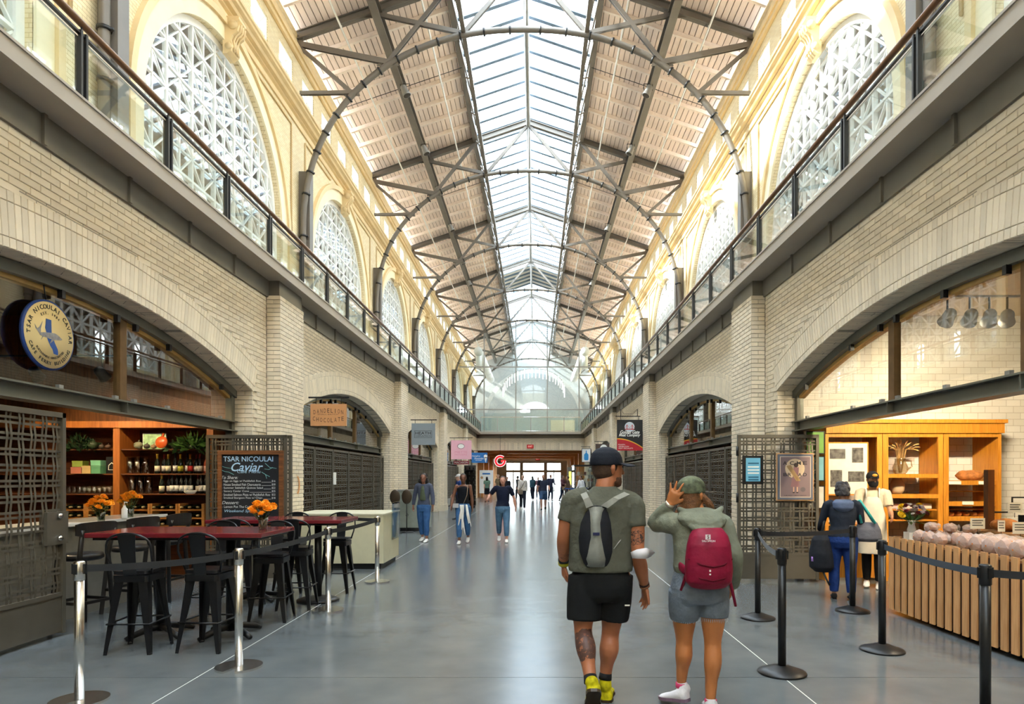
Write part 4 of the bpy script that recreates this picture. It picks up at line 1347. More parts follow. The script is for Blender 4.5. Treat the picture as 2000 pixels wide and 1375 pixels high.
# ---- metal stools with a bent-tube back
def metal_stool():
    P = []
    H, s = .74, .155
    m = MB(); N = 6
    out = []
    for cx, cy, a0 in ((s - .03, s - .03, 0), (-s + .03, s - .03, pi / 2), (-s + .03, -s + .03, pi), (s - .03, -s + .03, 1.5 * pi)):
        for i in range(4): out.append((cx + .03 * cos(a0 + i * pi / 6), cy + .03 * sin(a0 + i * pi / 6)))
    m.prism(out, .03, Matrix.Translation((0, 0, H - .03))); P.append(('seat', m, M_SEAT))
    m = MB(); m.prism([(x * 1.02, y * 1.02) for x, y in out], .06, Matrix.Translation((0, 0, H - .10))); P.append(('seat_skirt', m, M_SEAT))
    f = .205
    for ex in (-1, 1):
        for ey in (-1, 1):
            m = MB(); top = Vector((ex * (s - .015), ey * (s - .015), H - .06)); bot = Vector((ex * f, ey * f, 0))
            vs = []
            for p, w in ((top, .085), (bot, .032)):
                for a, b in ((0, 0), (-ex * w, 0), (-ex * w * .95, -ey * .006), (-ex * .01, -ey * .01), (-ex * .006, -ey * w * .95), (0, -ey * w)):
                    vs.append(p + Vector((a, b, 0)))
            fs = [tuple(range(6)), tuple(range(11, 5, -1))]
            for i in range(6): fs.append((i, (i + 1) % 6, 6 + (i + 1) % 6, 6 + i))
            m.add(vs, fs); m.ball((bot.x - ex * .014, bot.y - ey * .014, .012), (.018, .018, .012), 8)
            P.append(('leg', m, M_SEAT))
    z = .27; w = f - (f - s) * z / H
    for a, b in (((-w, -w), (w, -w)), ((w, -w), (w, w)), ((w, w), (-w, w)), ((-w, w), (-w, -w))):
        P.append(('footrest_bar', MB().tube([(a[0], a[1], z), (b[0], b[1], z)], .008, 6), M_SEAT))
    # back: local -Y side
    b = MB(); pts = []
    for i in range(15):
        t = pi * i / 14
        x = -.195 * cos(t); zz = H + .17 + .17 * sin(t) ** .6
        pts.append((x, -s - .02 - .04 * sin(t), zz))
    pts = [(-.16, -s + .05, H - .02), (-.185, -s + .02, H + .08)] + pts + [(.185, -s + .02, H + .08), (.16, -s + .05, H - .02)]
    P.append(('back_tube', b.tube(pts, .010, 8), M_SEAT))
    sp = MB(); vs = []
    for zz, w, y in ((H - .05, .055, -s + .005), (H + .1, .062, -s - .02), (H + .24, .07, -s - .045), (H + .338, .08, -s - .058)):
        vs += [(-w, y, zz), (w, y, zz), (w, y - .004, zz), (-w, y - .004, zz)]
    fs = [(3, 2, 1, 0), (12, 13, 14, 15)]
    for i in range(3):
        for q in range(4):
            a = i * 4 + q; c = i * 4 + (q + 1) % 4; fs.append((a, c, c + 4, a + 4))
    P.append(('back_splat', sp.add(vs, fs), M_SEAT))
    return [(n, m.mesh(n, mt)) for n, m, mt in P]
MST = metal_stool()
def stool(x, y, rz, label):
    t = empty('bar_stool', (x, y, 0), rz); tag(t, label, 'stool', 'black metal stools at the red tables')
    for n, me in MST: link(n, me, t)
stool(-3.31, 5.97, .05, 'black metal stool in front of the left half of the nearer red table')
stool(-2.69, 6.02, -.06, 'black metal stool just left of the second steel stanchion')
stool(-2.60, 7.22, pi + .1, 'black metal stool behind the right end of the nearer red table')
stool(-3.28, 7.25, pi - .1, 'black metal stool behind the nearer red table, left of the marigolds')
stool(-2.56, 7.88, .08, 'black metal stool in front of the farther red table by the third stanchion')
stool(-3.25, 7.92, 0, 'black metal stool in front of the farther red table, behind the marigolds')
stool(-2.42, 9.02, pi, 'black metal stool behind the right end of the farther red table')
stool(-3.05, 9.02, pi, 'black metal stool behind the farther red table, near the pilaster')

# ---- dark wooden bar stools at the counter
def wood_stool():
    P = []; H = .76
    P.append(('seat', MB().lathe([(.17, H - .05), (.20, H - .03), (.20, H), (.185, H + .02)], n=20), M_LEATH))
    for ex in (-1, 1):
        P.append(('leg', MB().bar((ex * .15, .14, H - .03), (ex * .2, .19, 0), .045, .045), M_BWOOD))
        P.append(('leg', MB().tube([(ex * .2, -.20, 0), (ex * .165, -.16, H), (ex * .185, -.22, 1.04)], [.022, .026, .022], 6), M_BWOOD))
    z = .28
    for a, b in (((-.18, .17), (.18, .17)), ((-.18, -.18), (.18, -.18)), ((-.18, -.18), (-.18, .17)), ((.18, -.18), (.18, .17))):
        P.append(('stretcher', MB().bar((a[0], a[1], z), (b[0], b[1], z), .022, .03), M_BWOOD))
    m = MB(); N = 12; vs = []
    for i in range(N + 1):
        t = -1 + 2 * i / N; x = .235 * t; y = -.245 + .06 * t * t
        h = .055 + .025 * sqrt(max(0, 1 - t * t))
        vs += [(x, y, 1.04 - h), (x, y, 1.04 + h), (x, y - .025, 1.04 + h), (x, y - .025, 1.04 - h)]
    fs = [(0, 1, 2, 3), tuple(4 * N + q for q in (3, 2, 1, 0))]
    for i in range(N):
        for q in range(4):
            a = 4 * i + q; b = 4 * i + (q + 1) % 4; fs.append((a, b, b + 4, a + 4))
    P.append(('backrest', m.add(vs, fs), M_BWOOD))
    return [(n, m.mesh(n, mt)) for n, m, mt in P]
WST = wood_stool()
for x, y, rz, lb in ((-4.46, 6.86, pi / 2 - .25, 'black wooden bar stool beside the woven gate'), (-4.46, 7.66, pi / 2 - .2, 'middle black wooden bar stool at the white counter'), (-4.46, 8.40, pi / 2 - .1, 'black wooden bar stool at the far end of the white counter')):
    t = empty('counter_stool', (x, y, 0), rz); tag(t, lb, 'stool', 'black wooden stools at the bar counter')
    for n, me in WST: link(n, me, t)

# ---- red tables
def table(x0, x1, y0, y1, ped, lab, disc):
    cx, cy = (x0 + x1) / 2, (y0 + y1) / 2
    t = empty('red_table', (cx, cy, 0)); tag(t, lab, 'table', 'oxblood bar tables')
    top = MB().box(x0 - cx, x1 - cx, y0 - cy, y1 - cy, 1.01, 1.055).build('tabletop', M_RED, t); bevel(top, .008, 2)
    MB().box(x0 - cx + .05, x1 - cx - .05, y0 - cy + .05, y1 - cy - .05, .985, 1.01).build('underframe', M_BLACKM, t)
    for i, px in enumerate(ped):
        MB().tube([(px - cx, 0, .05), (px - cx, 0, .985)], .045, 14).build('pedestal', M_BLACKM, t)
        if disc[i]:
            MB().lathe([(.26, 0), (.265, .02), (.2, .04), (.06, .06)], (px - cx, 0, 0), 28).build('base_disc', M_BLACKM, t)
        else:
            for a in range(4):
                an = pi / 4 + a * pi / 2 + .2; d = Vector((cos(an), sin(an), 0)); c = Vector((px - cx, 0, 0))
                MB().tube([c + Vector((0, 0, .10)), c + d * .12 + Vector((0, 0, .085)), c + d * .27 + Vector((0, 0, .045)), c + d * .33 + Vector((0, 0, .02))], [.04, .034, .03, .022], 8).build('base_foot', M_BLACKM, t)
    return t
table(-3.9, -2.24, 6.08, 6.92, (-3.42, -2.72), 'glossy oxblood table with two pedestals beside the steel stanchions', (0, 0))
table(-3.72, -2.05, 7.95, 8.72, (-3.25, -2.46), 'glossy oxblood table farther back near the chalkboard gate', (0, 1))

# ---- steel stanchions (left) and black stanchions (right)
def stanchion(loc, lab, steel=True, H=.99):
    t = empty('stanchion', loc); tag(t, lab, 'stanchion', 'steel belt stanchions' if steel else 'black belt stanchions')
    mt = M_CHROME if steel else M_BLACKM
    MB().tube([(0, 0, .02), (0, 0, H - .13)], .032, 16).build('pole', mt, t)
    MB().lathe([(.034, H - .135), (.037, H - .13), (.037, H - .01), (.03, H)], n=18).build('belt_head', mt, t)
    for a in range(4):
        MB().cbox((.037 * cos(a * pi / 2), .037 * sin(a * pi / 2), H - .055), (.022, .022, .07)).build('belt_clip', M_BLACKM, t)
    if steel:
        out = []
        for i in range(33):
            a = radians(-75 + 330 * i / 32); out.append((.185 * cos(a), .185 * sin(a)))
        an = radians(-90); out += [(.05 * cos(radians(-105)), .05 * sin(radians(-105))), (.05 * cos(radians(-75)), .05 * sin(radians(-75)))]
        b = MB(); b.prism(out, .018); b.build('base', M_CHROME, t)
    else:
        MB().lathe([(.185, 0), (.19, .008), (.185, .018), (.12, .04), (.06, .062), (.036, .066)], n=36).build('base', M_BLACKM, t)
    return t
M_BELT = mat('black_belt', srgb(38, 40, 44), .6, var=.05, bump=.1, bscale=300)
M_BELTB = mat('slate_blue_belt', srgb(62, 74, 88), .55, var=.05, bump=.1, bscale=300)
def belt(a, b, lab, m, z=.935, sag=.02, parent=None):
    a = Vector((*a, z)); b = Vector((*b, z)); d = (b - a).normalized(); a += d * .045; b -= d * .045
    n = 10; mb = MB(); vs = []
    s = Vector((-d.y, d.x, 0)) * .0015
    for i in range(n + 1):
        t = i / n; p = a.lerp(b, t) - Vector((0, 0, sag * 4 * t * (1 - t)))
        for dz, e in ((-.025, 1), (.025, 1), (.025, -1), (-.025, -1)): vs.append(p + s * e + Vector((0, 0, dz)))
    fs = [(0, 1, 2, 3), tuple(4 * n + q for q in (3, 2, 1, 0))]
    for i in range(n):
        for q in range(4):
            x = 4 * i + q; y = 4 * i + (q + 1) % 4; fs.append((x, y, y + 4, x + 4))
    o = mb.add(vs, fs).build('retractable_belt', m)
    tag(o, lab, 'belt', 'queue belts'); return o
ST = [(-2.89, 4.58), (-2.14, 5.40), (-2.13, 7.70), (-2.06, 9.80)]
for p, l in zip(ST, ('steel stanchion cut by the lower left edge of the picture', 'steel stanchion standing in front of the nearer red table', 'steel stanchion in front of the farther red table', 'steel stanchion beside the pale low counter')):
    stanchion((p[0], p[1], 0), l)
belt(ST[0], ST[1], 'belt between the two nearest steel stanchions', M_BELT)
belt(ST[1], ST[2], 'grey belt rising along the nearer red table', M_BELT)
belt(ST[2], ST[3], 'grey belt along the farther red table', M_BELT)
belt(ST[3], (-3.9, 10.72), 'dark belt from the farthest steel stanchion to the pilaster', M_BELT, sag=.0)
SR = [(2.81, 7.27), (2.31, 5.24), (4.06, 7.66), (3.48, 5.92), (3.27, 4.26)]
for p, l in zip(SR, ('black stanchion in front of the bread poster gate', 'black stanchion standing alone nearest the woman with the red pack', 'black stanchion beside the customer in blue jeans', 'black stanchion at the left end of the slatted counter', 'black stanchion at the lower right edge of the picture')):
    stanchion((p[0], p[1], 0), l, False, 1.01)
belt(SR[0], SR[1], 'pale grey belt between the two left black stanchions', mat('pale_grey_belt', srgb(120, 126, 134), .6), .95, .05)
belt(SR[0], SR[2], 'black belt in front of the bread poster gate', M_BELT, .95)
belt(SR[3], SR[4], 'slate blue belt across the slatted counter', M_BELTB, .95)
belt(SR[4], (4.38, 4.12), 'black belt leaving the picture on the right', M_BELT, .95)

# ---- pale low counter before the chocolate shop
t = empty('low_counter', (-3.1, 11.65, 0)); tag(t, 'pale beige low service counter with dark toe kick', 'counter')
MB().box(-.75, .82, -.5, .75, .10, .93).build('body', mat('beige_laminate', srgb(206, 200, 168), .5, var=.03), t)
MB().box(-.72, .77, -.46, .71, 0, .10).build('toe_kick', M_BLACKM, t)
MB().box(-.77, .84, -.52, .77, .93, .955).build('countertop', mat('beige_top', srgb(216, 210, 184), .35, var=.03), t)
MB().box(.83, .845, .1, .75, .45, 1.12).build('clear_guard', M_GLASSR, t)
# ---- spoon shaped sign paddles and grey cabinet farther on
for x, y, l in ((-3.62, 18.3, 'left dark round paddle sign on a thin stand'), (-3.35, 18.6, 'right dark round paddle sign on a thin stand')):
    t = empty('paddle_sign', (x, y, 0)); tag(t, l, 'sign stand', 'round paddle signs')
    MB().lathe([(.2, 0), (.2, .015), (.03, .03)], n=20).build('base', M_BLACKM, t)
    MB().tube([(0, 0, .02), (0, 0, .85)], .014, 8).build('pole', M_BLACKM, t)
    MB().ball((0, 0, 1.02), (.15, .03, .21), 18).build('paddle', mat('dark_bronze_paddle', srgb(74, 62, 50), .4, .5), t)
    MB().tube([(0, 0, .55), (.05, -.01, .5), (0, -.02, .45), (-.03, 0, .5)], .008, 6).build('hook', M_BLACKM, t)
t = empty('grey_cabinet', (-3.25, 19.3, 0)); tag(t, 'grey-green cabinet standing behind the paddle signs', 'cabinet')
MB().box(-.45, .45, -.25, .25, .1, 1.18).build('body', mat('grey_green_paint', srgb(140, 146, 134), .5), t)
MB().box(-.42, .42, -.22, .22, 0, .1).build('plinth', M_BLACKM, t)
MB().box(-.47, .47, -.27, .27, 1.18, 1.21).build('top', M_STEELL, t)

# ================================================================== cafe: bar counter and back shelves
t = empty('bar_counter', (-4.95, 6.9, 0)); tag(t, 'grey-fronted bar counter with a white top behind the stools', 'counter')
MB().box(-.30, .08, -2.6, 2.1, 0, 1.03).build('counter_front', mat('grey_counter_front', srgb(122, 118, 108), .6), t)
bevel(MB().box(-.42, .16, -2.65, 2.15, 1.03, 1.07).build('counter_top', mat('white_marble', srgb(236, 236, 232), .2, var=.04, scale=3), t), .006)
# bottles
def bottle_parts(h=.30, r=.038, body='dark', foil=(200, 160, 60), lab=(228, 218, 190)):
    mb = {'dark': mat('dark_green_glass', srgb(22, 30, 22), .12), 'black': mat('black_glass', srgb(14, 14, 16), .12), 'rose': mat('rose_glass', srgb(188, 92, 70), .15)}[body]
    b = MB().lathe([(r * .9, 0), (r, .01), (r, h * .52), (r * .8, h * .62), (r * .36, h * .76), (r * .34, h * .8)], n=14).mesh('bottle_body', mb)
    f = MB().lathe([(r * .37, h * .76), (r * .38, h * .96), (r * .42, h * .965), (r * .42, h)], n=12).mesh('foil', mat('foil_%d_%d_%d' % foil, srgb(*foil), .35, .6))
    l = MB().lathe([(r * 1.015, h * .12), (r * 1.015, h * .40)], n=14).mesh('label', mat('label_%d_%d_%d' % lab, srgb(*lab), .6))
    return [('bottle_body', b), ('foil', f), ('label', l)]
BK = [bottle_parts(), bottle_parts(body='black', foil=(120, 30, 30), lab=(210, 205, 195)), bottle_parts(foil=(190, 150, 40), lab=(190, 190, 60)), bottle_parts(foil=(214, 130, 30), lab=(196, 40, 36)),
      bottle_parts(h=.32, r=.034, body='black', foil=(40, 40, 44), lab=(230, 230, 226)), bottle_parts(body='rose', foil=(210, 150, 110), lab=(220, 170, 150))]
SHY = 10.02            # front of the bar shelves
def bottle(x, y, z, k, lab):
    t = empty('wine_bottle', (x, y, z)); tag(t, lab, 'bottle', 'bottles on the bar shelves')
    for n, me in BK[k]: link(n, me, t)
u = empty('bar_shelf_unit', (-5.85, 10.25, 0)); tag(u, 'tall brown wooden bar shelf unit at the end of the cafe', 'shelf unit')
MW = wood('bar_shelf_wood', srgb(150, 86, 34), srgb(184, 112, 50), .45, 'Z')
MWd = wood('bar_back_wood', srgb(92, 50, 20), srgb(122, 70, 32), .6, 'X')
for x in (-3.2, -.27, 1.17): MB().box(x - .05, x + .05, -.25, .28, 0, 2.34).build('upright', MW, u)
MB().box(-3.25, 1.22, -.27, .28, 2.34, 2.44).build('header', MW, u)
MB().box(-3.2, 1.17, .26, .28, 0, 2.34).build('back_panel', MWd, u)
SZ = [1.325, 1.635, 2.015]
for z in SZ:
    for a, b in ((-3.15, -.32), (-.22, 1.12)): MB().box(a, b, -.22, .26, z - .018, z).build('shelf', MWd, u)
for a, b in ((-3.15, -.32), (-.22, 1.12)): MB().box(a, b, -.24, .26, .62, .66).build('lower_counter', MW, u)
# wine racks
def rack(x0, x1, z0, z1, lab):
    r = empty('wine_rack', ((x0 + x1) / 2, SHY + .1, z0)); tag(r, lab, 'wine rack', 'pine wine racks')
    cx = (x0 + x1) / 2; mp = wood('pine_rack', srgb(170, 112, 52), srgb(198, 140, 76), .5, 'X')
    for x in (x0, x1): MB().box(x - cx - .02, x - cx + .02, -.1, .14, 0, z1 - z0).build('rack_side', mp, r)
    n = 4
    for i in range(n): MB().box(x0 - cx + .02, x1 - cx - .02, -.1, -.08, i * (z1 - z0) / n + .02, i * (z1 - z0) / n + .04).build('rack_rail', mp, r); MB().box(x0 - cx + .02, x1 - cx - .02, .1, .12, i * (z1 - z0) / n + .02, i * (z1 - z0) / n + .04).build('rack_rail', mp, r)
    return r
ends = MB().lathe([(.012, 0), (.014, .10), (.034, .16), (.036, .30), (.03, .302)], n=10, M=Matrix.Rotation(-pi / 2, 4, 'X')).mesh('lying_bottle', mat('dark_green_glass', srgb(22, 30, 22), .12))
cork = MB().lathe([(.015, 0), (.015, .05)], n=8, M=Matrix.Rotation(-pi / 2, 4, 'X')).mesh('foil', mat('cream_foil', srgb(200, 180, 130), .4, .3))
words = ['leftmost', 'second', 'third', 'fourth', 'fifth', 'sixth', 'seventh', 'eighth', 'ninth', 'tenth', 'eleventh', 'twelfth']
for ri, (x0, x1) in enumerate(((-6.02, -5.63), (-5.60, -5.20), (-5.17, -4.80), (-7.0, -6.62), (-6.58, -6.2))):
    rack(x0, x1, .66, 1.17, '%s pine wine rack under the bar shelves' % words[ri] if ri < 3 else 'pine wine rack behind the marigolds, %s' % ('left' if ri == 3 else 'right'))
    for lv in range(4):
        for q in range(3):
            b = empty('lying_wine_bottle', (x0 + (x1 - x0) * (q + .5) / 3, SHY - .04, .70 + lv * .1275 + .037)); tag(b, 'dark wine bottle lying on the %s level of the %s pine rack' % (['lowest', 'second', 'third', 'top'][lv], words[ri] if ri < 3 else ('hidden left', 'hidden right')[ri - 3]), 'bottle', 'bottles lying in the racks')
            link('bottle_body', ends, b); link('foil', cork, b, (0, -.02, 0))
# upright bottles
for i, (x, k) in enumerate(((-5.53, 0), (-5.45, 1), (-5.36, 0), (-5.28, 4), (-5.17, 2), (-5.09, 4), (-5.02, 3), (-4.95, 1), (-4.87, 1), (-4.80, 5))):
    bottle(x, SHY + .05 + .05 * (i % 2), SZ[1], k, '%s bottle on the upper bottle shelf of the bar' % words[i])
for i, (x, k) in enumerate(((-5.46, 0), (-5.38, 1), (-5.30, 4), (-5.227, 4), (-5.155, 4), (-5.083, 4), (-5.011, 4), (-4.93, 1), (-4.85, 4), (-4.778, 4))):
    bottle(x, SHY + .05 + .06 * (i % 2 if i in (1, 7) else 0), SZ[0], k, '%s bottle on the lower bottle shelf of the bar' % words[i])
# glassware
M_TUMB = glass('tumbler_glass', (.92, .92, .9, 1), 2.0, .03, .10)
gm = MB().lathe([(.03, 0), (.034, .01), (.036, .12), (.033, .12), (.03, .015)], n=12).mesh('tumbler', M_TUMB)
for i in range(10):
    for row in range(2):
        o = link('tumbler', gm, None, (-6.96 + i * .078, SHY + .04 + row * .09, SZ[0])); tag(o, 'clear tumbler in the long row left of the bar upright', 'glass', 'tumblers on the lower bar shelf')
vm = MB().lathe([(.045, 0), (.05, .01), (.055, .26), (.052, .26), (.045, .015)], n=14).mesh('tall_glass', M_TUMB)
for i, (x, z) in enumerate(((-5.98, SZ[1]), (-5.86, SZ[1]), (-5.74, SZ[1]), (-5.95, SZ[0]), (-5.82, SZ[0]), (-5.69, SZ[0]))):
    o = link('glass_cylinder', vm, None, (x, SHY + .1, z)); tag(o, 'tall clear glass cylinder, %s from the upright, on the %s bottle shelf' % (words[i % 3].replace('leftmost', 'first'), 'upper' if z > 1.5 else 'lower'), 'vase', 'glass cylinders')
o = MB().lathe([(.03, 0), (.06, .005), (.10, .05), (.095, .052), (.05, .012)], n=20).build('white_bowl', M_WHITE, None, (-4.93, SHY - .03, SZ[0] + .0)); o.location.y = SHY - .12; tag(o, 'shallow white bowl in front of the lower bottles', 'bowl')
# top shelf: greenery, print, orange disc
M_LEAF = mat('leaf_green', srgb(62, 96, 40), .5, var=.25, scale=9, island=.25)
M_LEAFD = mat('dark_leaf_green', srgb(38, 62, 34), .55, var=.25, scale=9, island=.3)
def foliage(name, c, r, n, size, lab, cat, m, seed):
    rnd = random.Random(seed); mb = MB()
    for _ in range(n):
        u = Vector((rnd.gauss(0, 1), rnd.gauss(0, 1), abs(rnd.gauss(0, .8)))).normalized()
        p = Vector((u.x * r[0], u.y * r[1], u.z * r[2])) * (rnd.random() ** .5)
        t = u.orthogonal().normalized(); s = size * (.6 + .8 * rnd.random()); d = (u + Vector((rnd.gauss(0, .5), rnd.gauss(0, .5), rnd.gauss(0, .5)))).normalized()
        w = d.cross(t).normalized() * s * .22
        mb.add([p, p + d * s * .5 + w, p + d * s, p + d * s * .5 - w], [(0, 1, 2, 3)])
    t = empty(name, c); tag(t, lab, cat)
    o = mb.build('foliage', m, t); o['kind'] = 'stuff'
    MB().lathe([(r[0] * .35, 0), (r[0] * .4, .05)], n=12).build('pot', M_BLACKM, t)
    return t
foliage('trailing_plant', (-4.98, SHY + .05, SZ[2]), (.22, .12, .2), 260, .12, 'feathery green plant on the top bar shelf at the right', 'plant', M_LEAF, 3)
foliage('trailing_plant', (-6.72, SHY + .05, SZ[2]), (.22, .12, .17), 260, .1, 'dark green plant on the top bar shelf at the left', 'plant', M_LEAFD, 4)
foliage('trailing_plant', (-5.28, SHY + .1, SZ[2]), (.15, .1, .1), 120, .09, 'small dark green plant beside the orange plate', 'plant', M_LEAFD, 5)
p = empty('framed_print', (-5.62, SHY + .12, SZ[2])); tag(p, 'green and white print standing on the top bar shelf', 'picture')
MB().box(-.17, .17, 0, .02, 0, .24).build('panel', mat('mint_print', srgb(150, 186, 140), .6, var=.5, scale=14), p)
MB().box(-.18, .18, .005, .025, -.0, .25).build('backing', M_WHITE, p)
p = empty('orange_plate', (-5.42, SHY - .02, SZ[2])); tag(p, 'round orange serving plate with a short handle on the top shelf', 'plate')
mo = mat('orange_glaze', srgb(206, 92, 36), .3)
MB().lathe([(.085, 0), (.095, .01), (.09, .02)], n=24, M=Matrix.Translation((0, 0, .10)) @ Matrix.Rotation(pi / 2 - .15, 4, 'X')).build('dish', mo, p)
MB().tube([(0, .02, .18), (0, .04, .24)], .02, 8).build('handle', mo, p)
for i, (x, s, c) in enumerate(((-5.78, .07, (120, 120, 96)), (-5.65, .05, (60, 52, 44)), (-5.545, .045, (140, 112, 80)), (-6.48, .075, (44, 60, 34)), (-6.35, .045, (60, 48, 36)), (-6.25, .045, (70, 48, 34)))):
    b = MB().ball((0, 0, s * .8), (s, s * .8, s * .8), 12); b.tube([(0, 0, s * 1.5), (.01, 0, s * 1.9)], .008, 5)
    o = b.build('gourd', mat('gourd_%d' % i, srgb(*c), .6, var=.3), None, (x, SHY - .02, SZ[2])); tag(o, '%s small round gourd on the top bar shelf' % words[i], 'gourd', 'gourds on the top bar shelf')
for i, (x, w, z, h, c, l) in enumerate(((-6.72, .16, 0, .10, (196, 120, 96), 'salmon pink gift box on the second bar shelf'), (-6.565, .13, 0, .12, (206, 178, 120), 'sand coloured gift box on the second bar shelf'), (-6.42, .14, 0, .12, (96, 160, 120), 'green gift box on the second bar shelf'), (-6.72, .16, .105, .09, (140, 160, 70), 'olive gift box stacked on the pink one'), (-6.44, .15, .125, .08, (120, 184, 150), 'mint gift box stacked on the green one'))):
    t = empty('gift_box', (x, SHY + (.02 if z == 0 else .05), SZ[1] + z)); tag(t, l, 'box', 'gift boxes on the bar shelf')
    MB().box(-w / 2, w / 2, -.07, .07, 0, h * .75).build('carton', mat('carton_%d' % i, srgb(*c), .6), t); MB().box(-w / 2 - .003, w / 2 + .003, -.073, .073, h * .75, h).build('lid', mat('carton_%d' % i, srgb(*c), .6), t)
p = empty('small_frame', (-6.24, SHY + .06, SZ[1])); tag(p, 'small black frame with a pale bell shape on the second shelf', 'picture')
MB().box(-.09, .09, 0, .02, 0, .26).build('frame', M_BLACKM, p); MB().tube([(-.05, -.004, .06), (-.045, -.004, .13), (0, -.004, .17), (.045, -.004, .13), (.05, -.004, .06)], .006, 5, closed=True).build('drawing', M_WHITE, p)

# ---- marigolds in glasses
M_MARI = mat('marigold_orange', srgb(255, 172, 30), .6, var=.2, scale=40, island=.1)
M_WATER = glass('water_glass', (.86, .9, .8, 1), 1.8, .03, .08)
def bloom(r, seed, m=M_MARI):
    rnd = random.Random(seed); b = MB()
    for ring in range(4):
        n = 12 - ring * 2
        for i in range(n):
            a = 2 * pi * (i + .5 * ring) / n; el = .15 + ring * .38
            d = Vector((cos(a) * cos(el), sin(a) * cos(el), sin(el))); t = Vector((-sin(a), cos(a), 0)) * r * .3
            p = d * r * .35; q = d * r * (1 - .08 * ring)
            b.add([p, p * .5 + q * .6 + t, q + Vector((0, 0, r * .1)), p * .5 + q * .6 - t], [(0, 1, 2, 3)])
    b.ball((0, 0, r * .25), r * .45, 8)
    return b
BLOOMS = [bloom(.046, i).mesh('bloom', M_MARI) for i in range(3)]
def marigolds(c, n, lab, seed, spread=.14, top=.30, gl=True):
    rnd = random.Random(seed); t = empty('marigold_vase', c); tag(t, lab, 'flowers', 'marigolds in glasses')
    MB().lathe([(.036, 0), (.04, .005), (.05, .135), (.047, .135), (.036, .01)], n=18).build('glass', M_WATER, t)
    st = MB(); lf = MB()
    for i in range(n):
        a = 2 * pi * i / n * 1.9; rr = spread * sqrt((i + .6) / n); h = top - .10 * (rr / spread) ** 2 + rnd.uniform(-.02, .02)
        p = Vector((cos(a) * rr, sin(a) * rr * .8, h))
        o = link('bloom', BLOOMS[i % 3], t, p, (rnd.uniform(-.5, .5), cos(a) * .5, a)); o.scale = [rnd.uniform(.8, 1.15)] * 3
        st.tube([(cos(a) * .02, sin(a) * .02, .02), (p.x * .4, p.y * .4, h * .5), (p.x, p.y, h)], .003, 4)
        for q in range(3):
            z = rnd.uniform(.10, h - .03); u = rnd.uniform(0, 6.28); b = Vector((p.x * z / h * .7, p.y * z / h * .7, z)); d = Vector((cos(u), sin(u), .3)) * .05; w = Vector((-sin(u), cos(u), 0)) * .016
            lf.add([b, b + d * .5 + w, b + d, b + d * .5 - w], [(0, 1, 2, 3)])
    st.build('stems', M_LEAF, t)['kind'] = 'stuff'; lf.build('leaves', M_LEAF, t)['kind'] = 'stuff'
marigolds((-2.42, 6.55, 1.055), 17, 'bunch of orange marigolds in a glass on the red table', 1, .13, .27)
marigolds((-4.72, 7.55, 1.07), 18, 'larger bunch of orange marigolds on the white bar counter', 2, .14, .27)
marigolds((-4.82, 8.25, 1.07), 14, 'bunch of orange marigolds behind the soap bottle on the bar counter', 5, .14, .30)
t = empty('pump_bottle', (-4.70, 7.95, 1.07)); tag(t, 'white pump soap bottle between the marigolds', 'bottle')
MB().lathe([(.03, 0), (.033, .01), (.033, .12), (.014, .15), (.014, .165)], n=14).build('bottle_body', M_WHITE, t); MB().tube([(0, 0, .165), (0, 0, .205), (.035, 0, .20)], .007, 6).build('pump', M_WHITE, t)
t = empty('menu_tray', (-4.75, 6.95, 1.07)); tag(t, 'white tray with a tall arched handle on the bar counter', 'tray')
MB().box(-.1, .1, -.16, .16, 0, .015).build('tray_base', M_WHITE, t); MB().tube([(0, -.05, .01), (0, -.045, .14), (0, 0, .2), (0, .045, .14), (0, .05, .01)], .009, 6).build('handle', M_WHITE, t)
# ================================================================== bakery counter, shelves and bread
M_SLAT = wood('counter_slat_wood', srgb(196, 142, 88), srgb(220, 170, 116), .5, 'Z', rand=.1)
M_CRUST = mat('bread_crust', srgb(176, 112, 52), .7, var=.35, scale=18, bump=.4, bscale=40)
M_BAG = mat('plastic_bag', srgb(240, 236, 238), .18, var=.06, scale=20)
M_BAG.node_tree.nodes['Principled BSDF'].inputs['Alpha'].default_value = .36
t = empty('slatted_counter', (4.75, 5.4, 0)); tag(t, 'long bakery counter clad in vertical wooden slats', 'counter')
o0 = (-4.75, -5.4, 0)
MB().box(4.47, 5.25, 3.4, 7.58, .06, .84).build('core', mat('counter_core', srgb(70, 42, 24), .8), t, o0)
sl = MB().box(4.45, 4.466, -.041, .041, .05, .89).mesh('slat', M_SLAT)
for i in range(33):
    y = 7.55 - i * .13
    if y < 3.4: break
    link('slat', sl, t, (o0[0], o0[1] + y, 0))
for i in range(6): link('slat', MB().box(-.0425, .0425, 7.58, 7.62, .05, .89).mesh('slat', M_SLAT), t, (o0[0] + 4.56 + i * .13, o0[1], 0))
MB().box(4.49, 5.3, 3.4, 7.58, .84, .86).build('display_deck', mat('wood_deck', srgb(150, 112, 72), .5), t, o0)
MB().box(4.95, 5.0, 3.4, 6.9, .86, 1.0).build('tray_wall', mat('grey_tray', srgb(128, 120, 104), .5), t, o0)
MB().box(4.98, 5.6, 3.4, 7.0, .84, 1.02).build('raised_deck', mat('wood_deck', srgb(150, 112, 72), .5), t, o0)
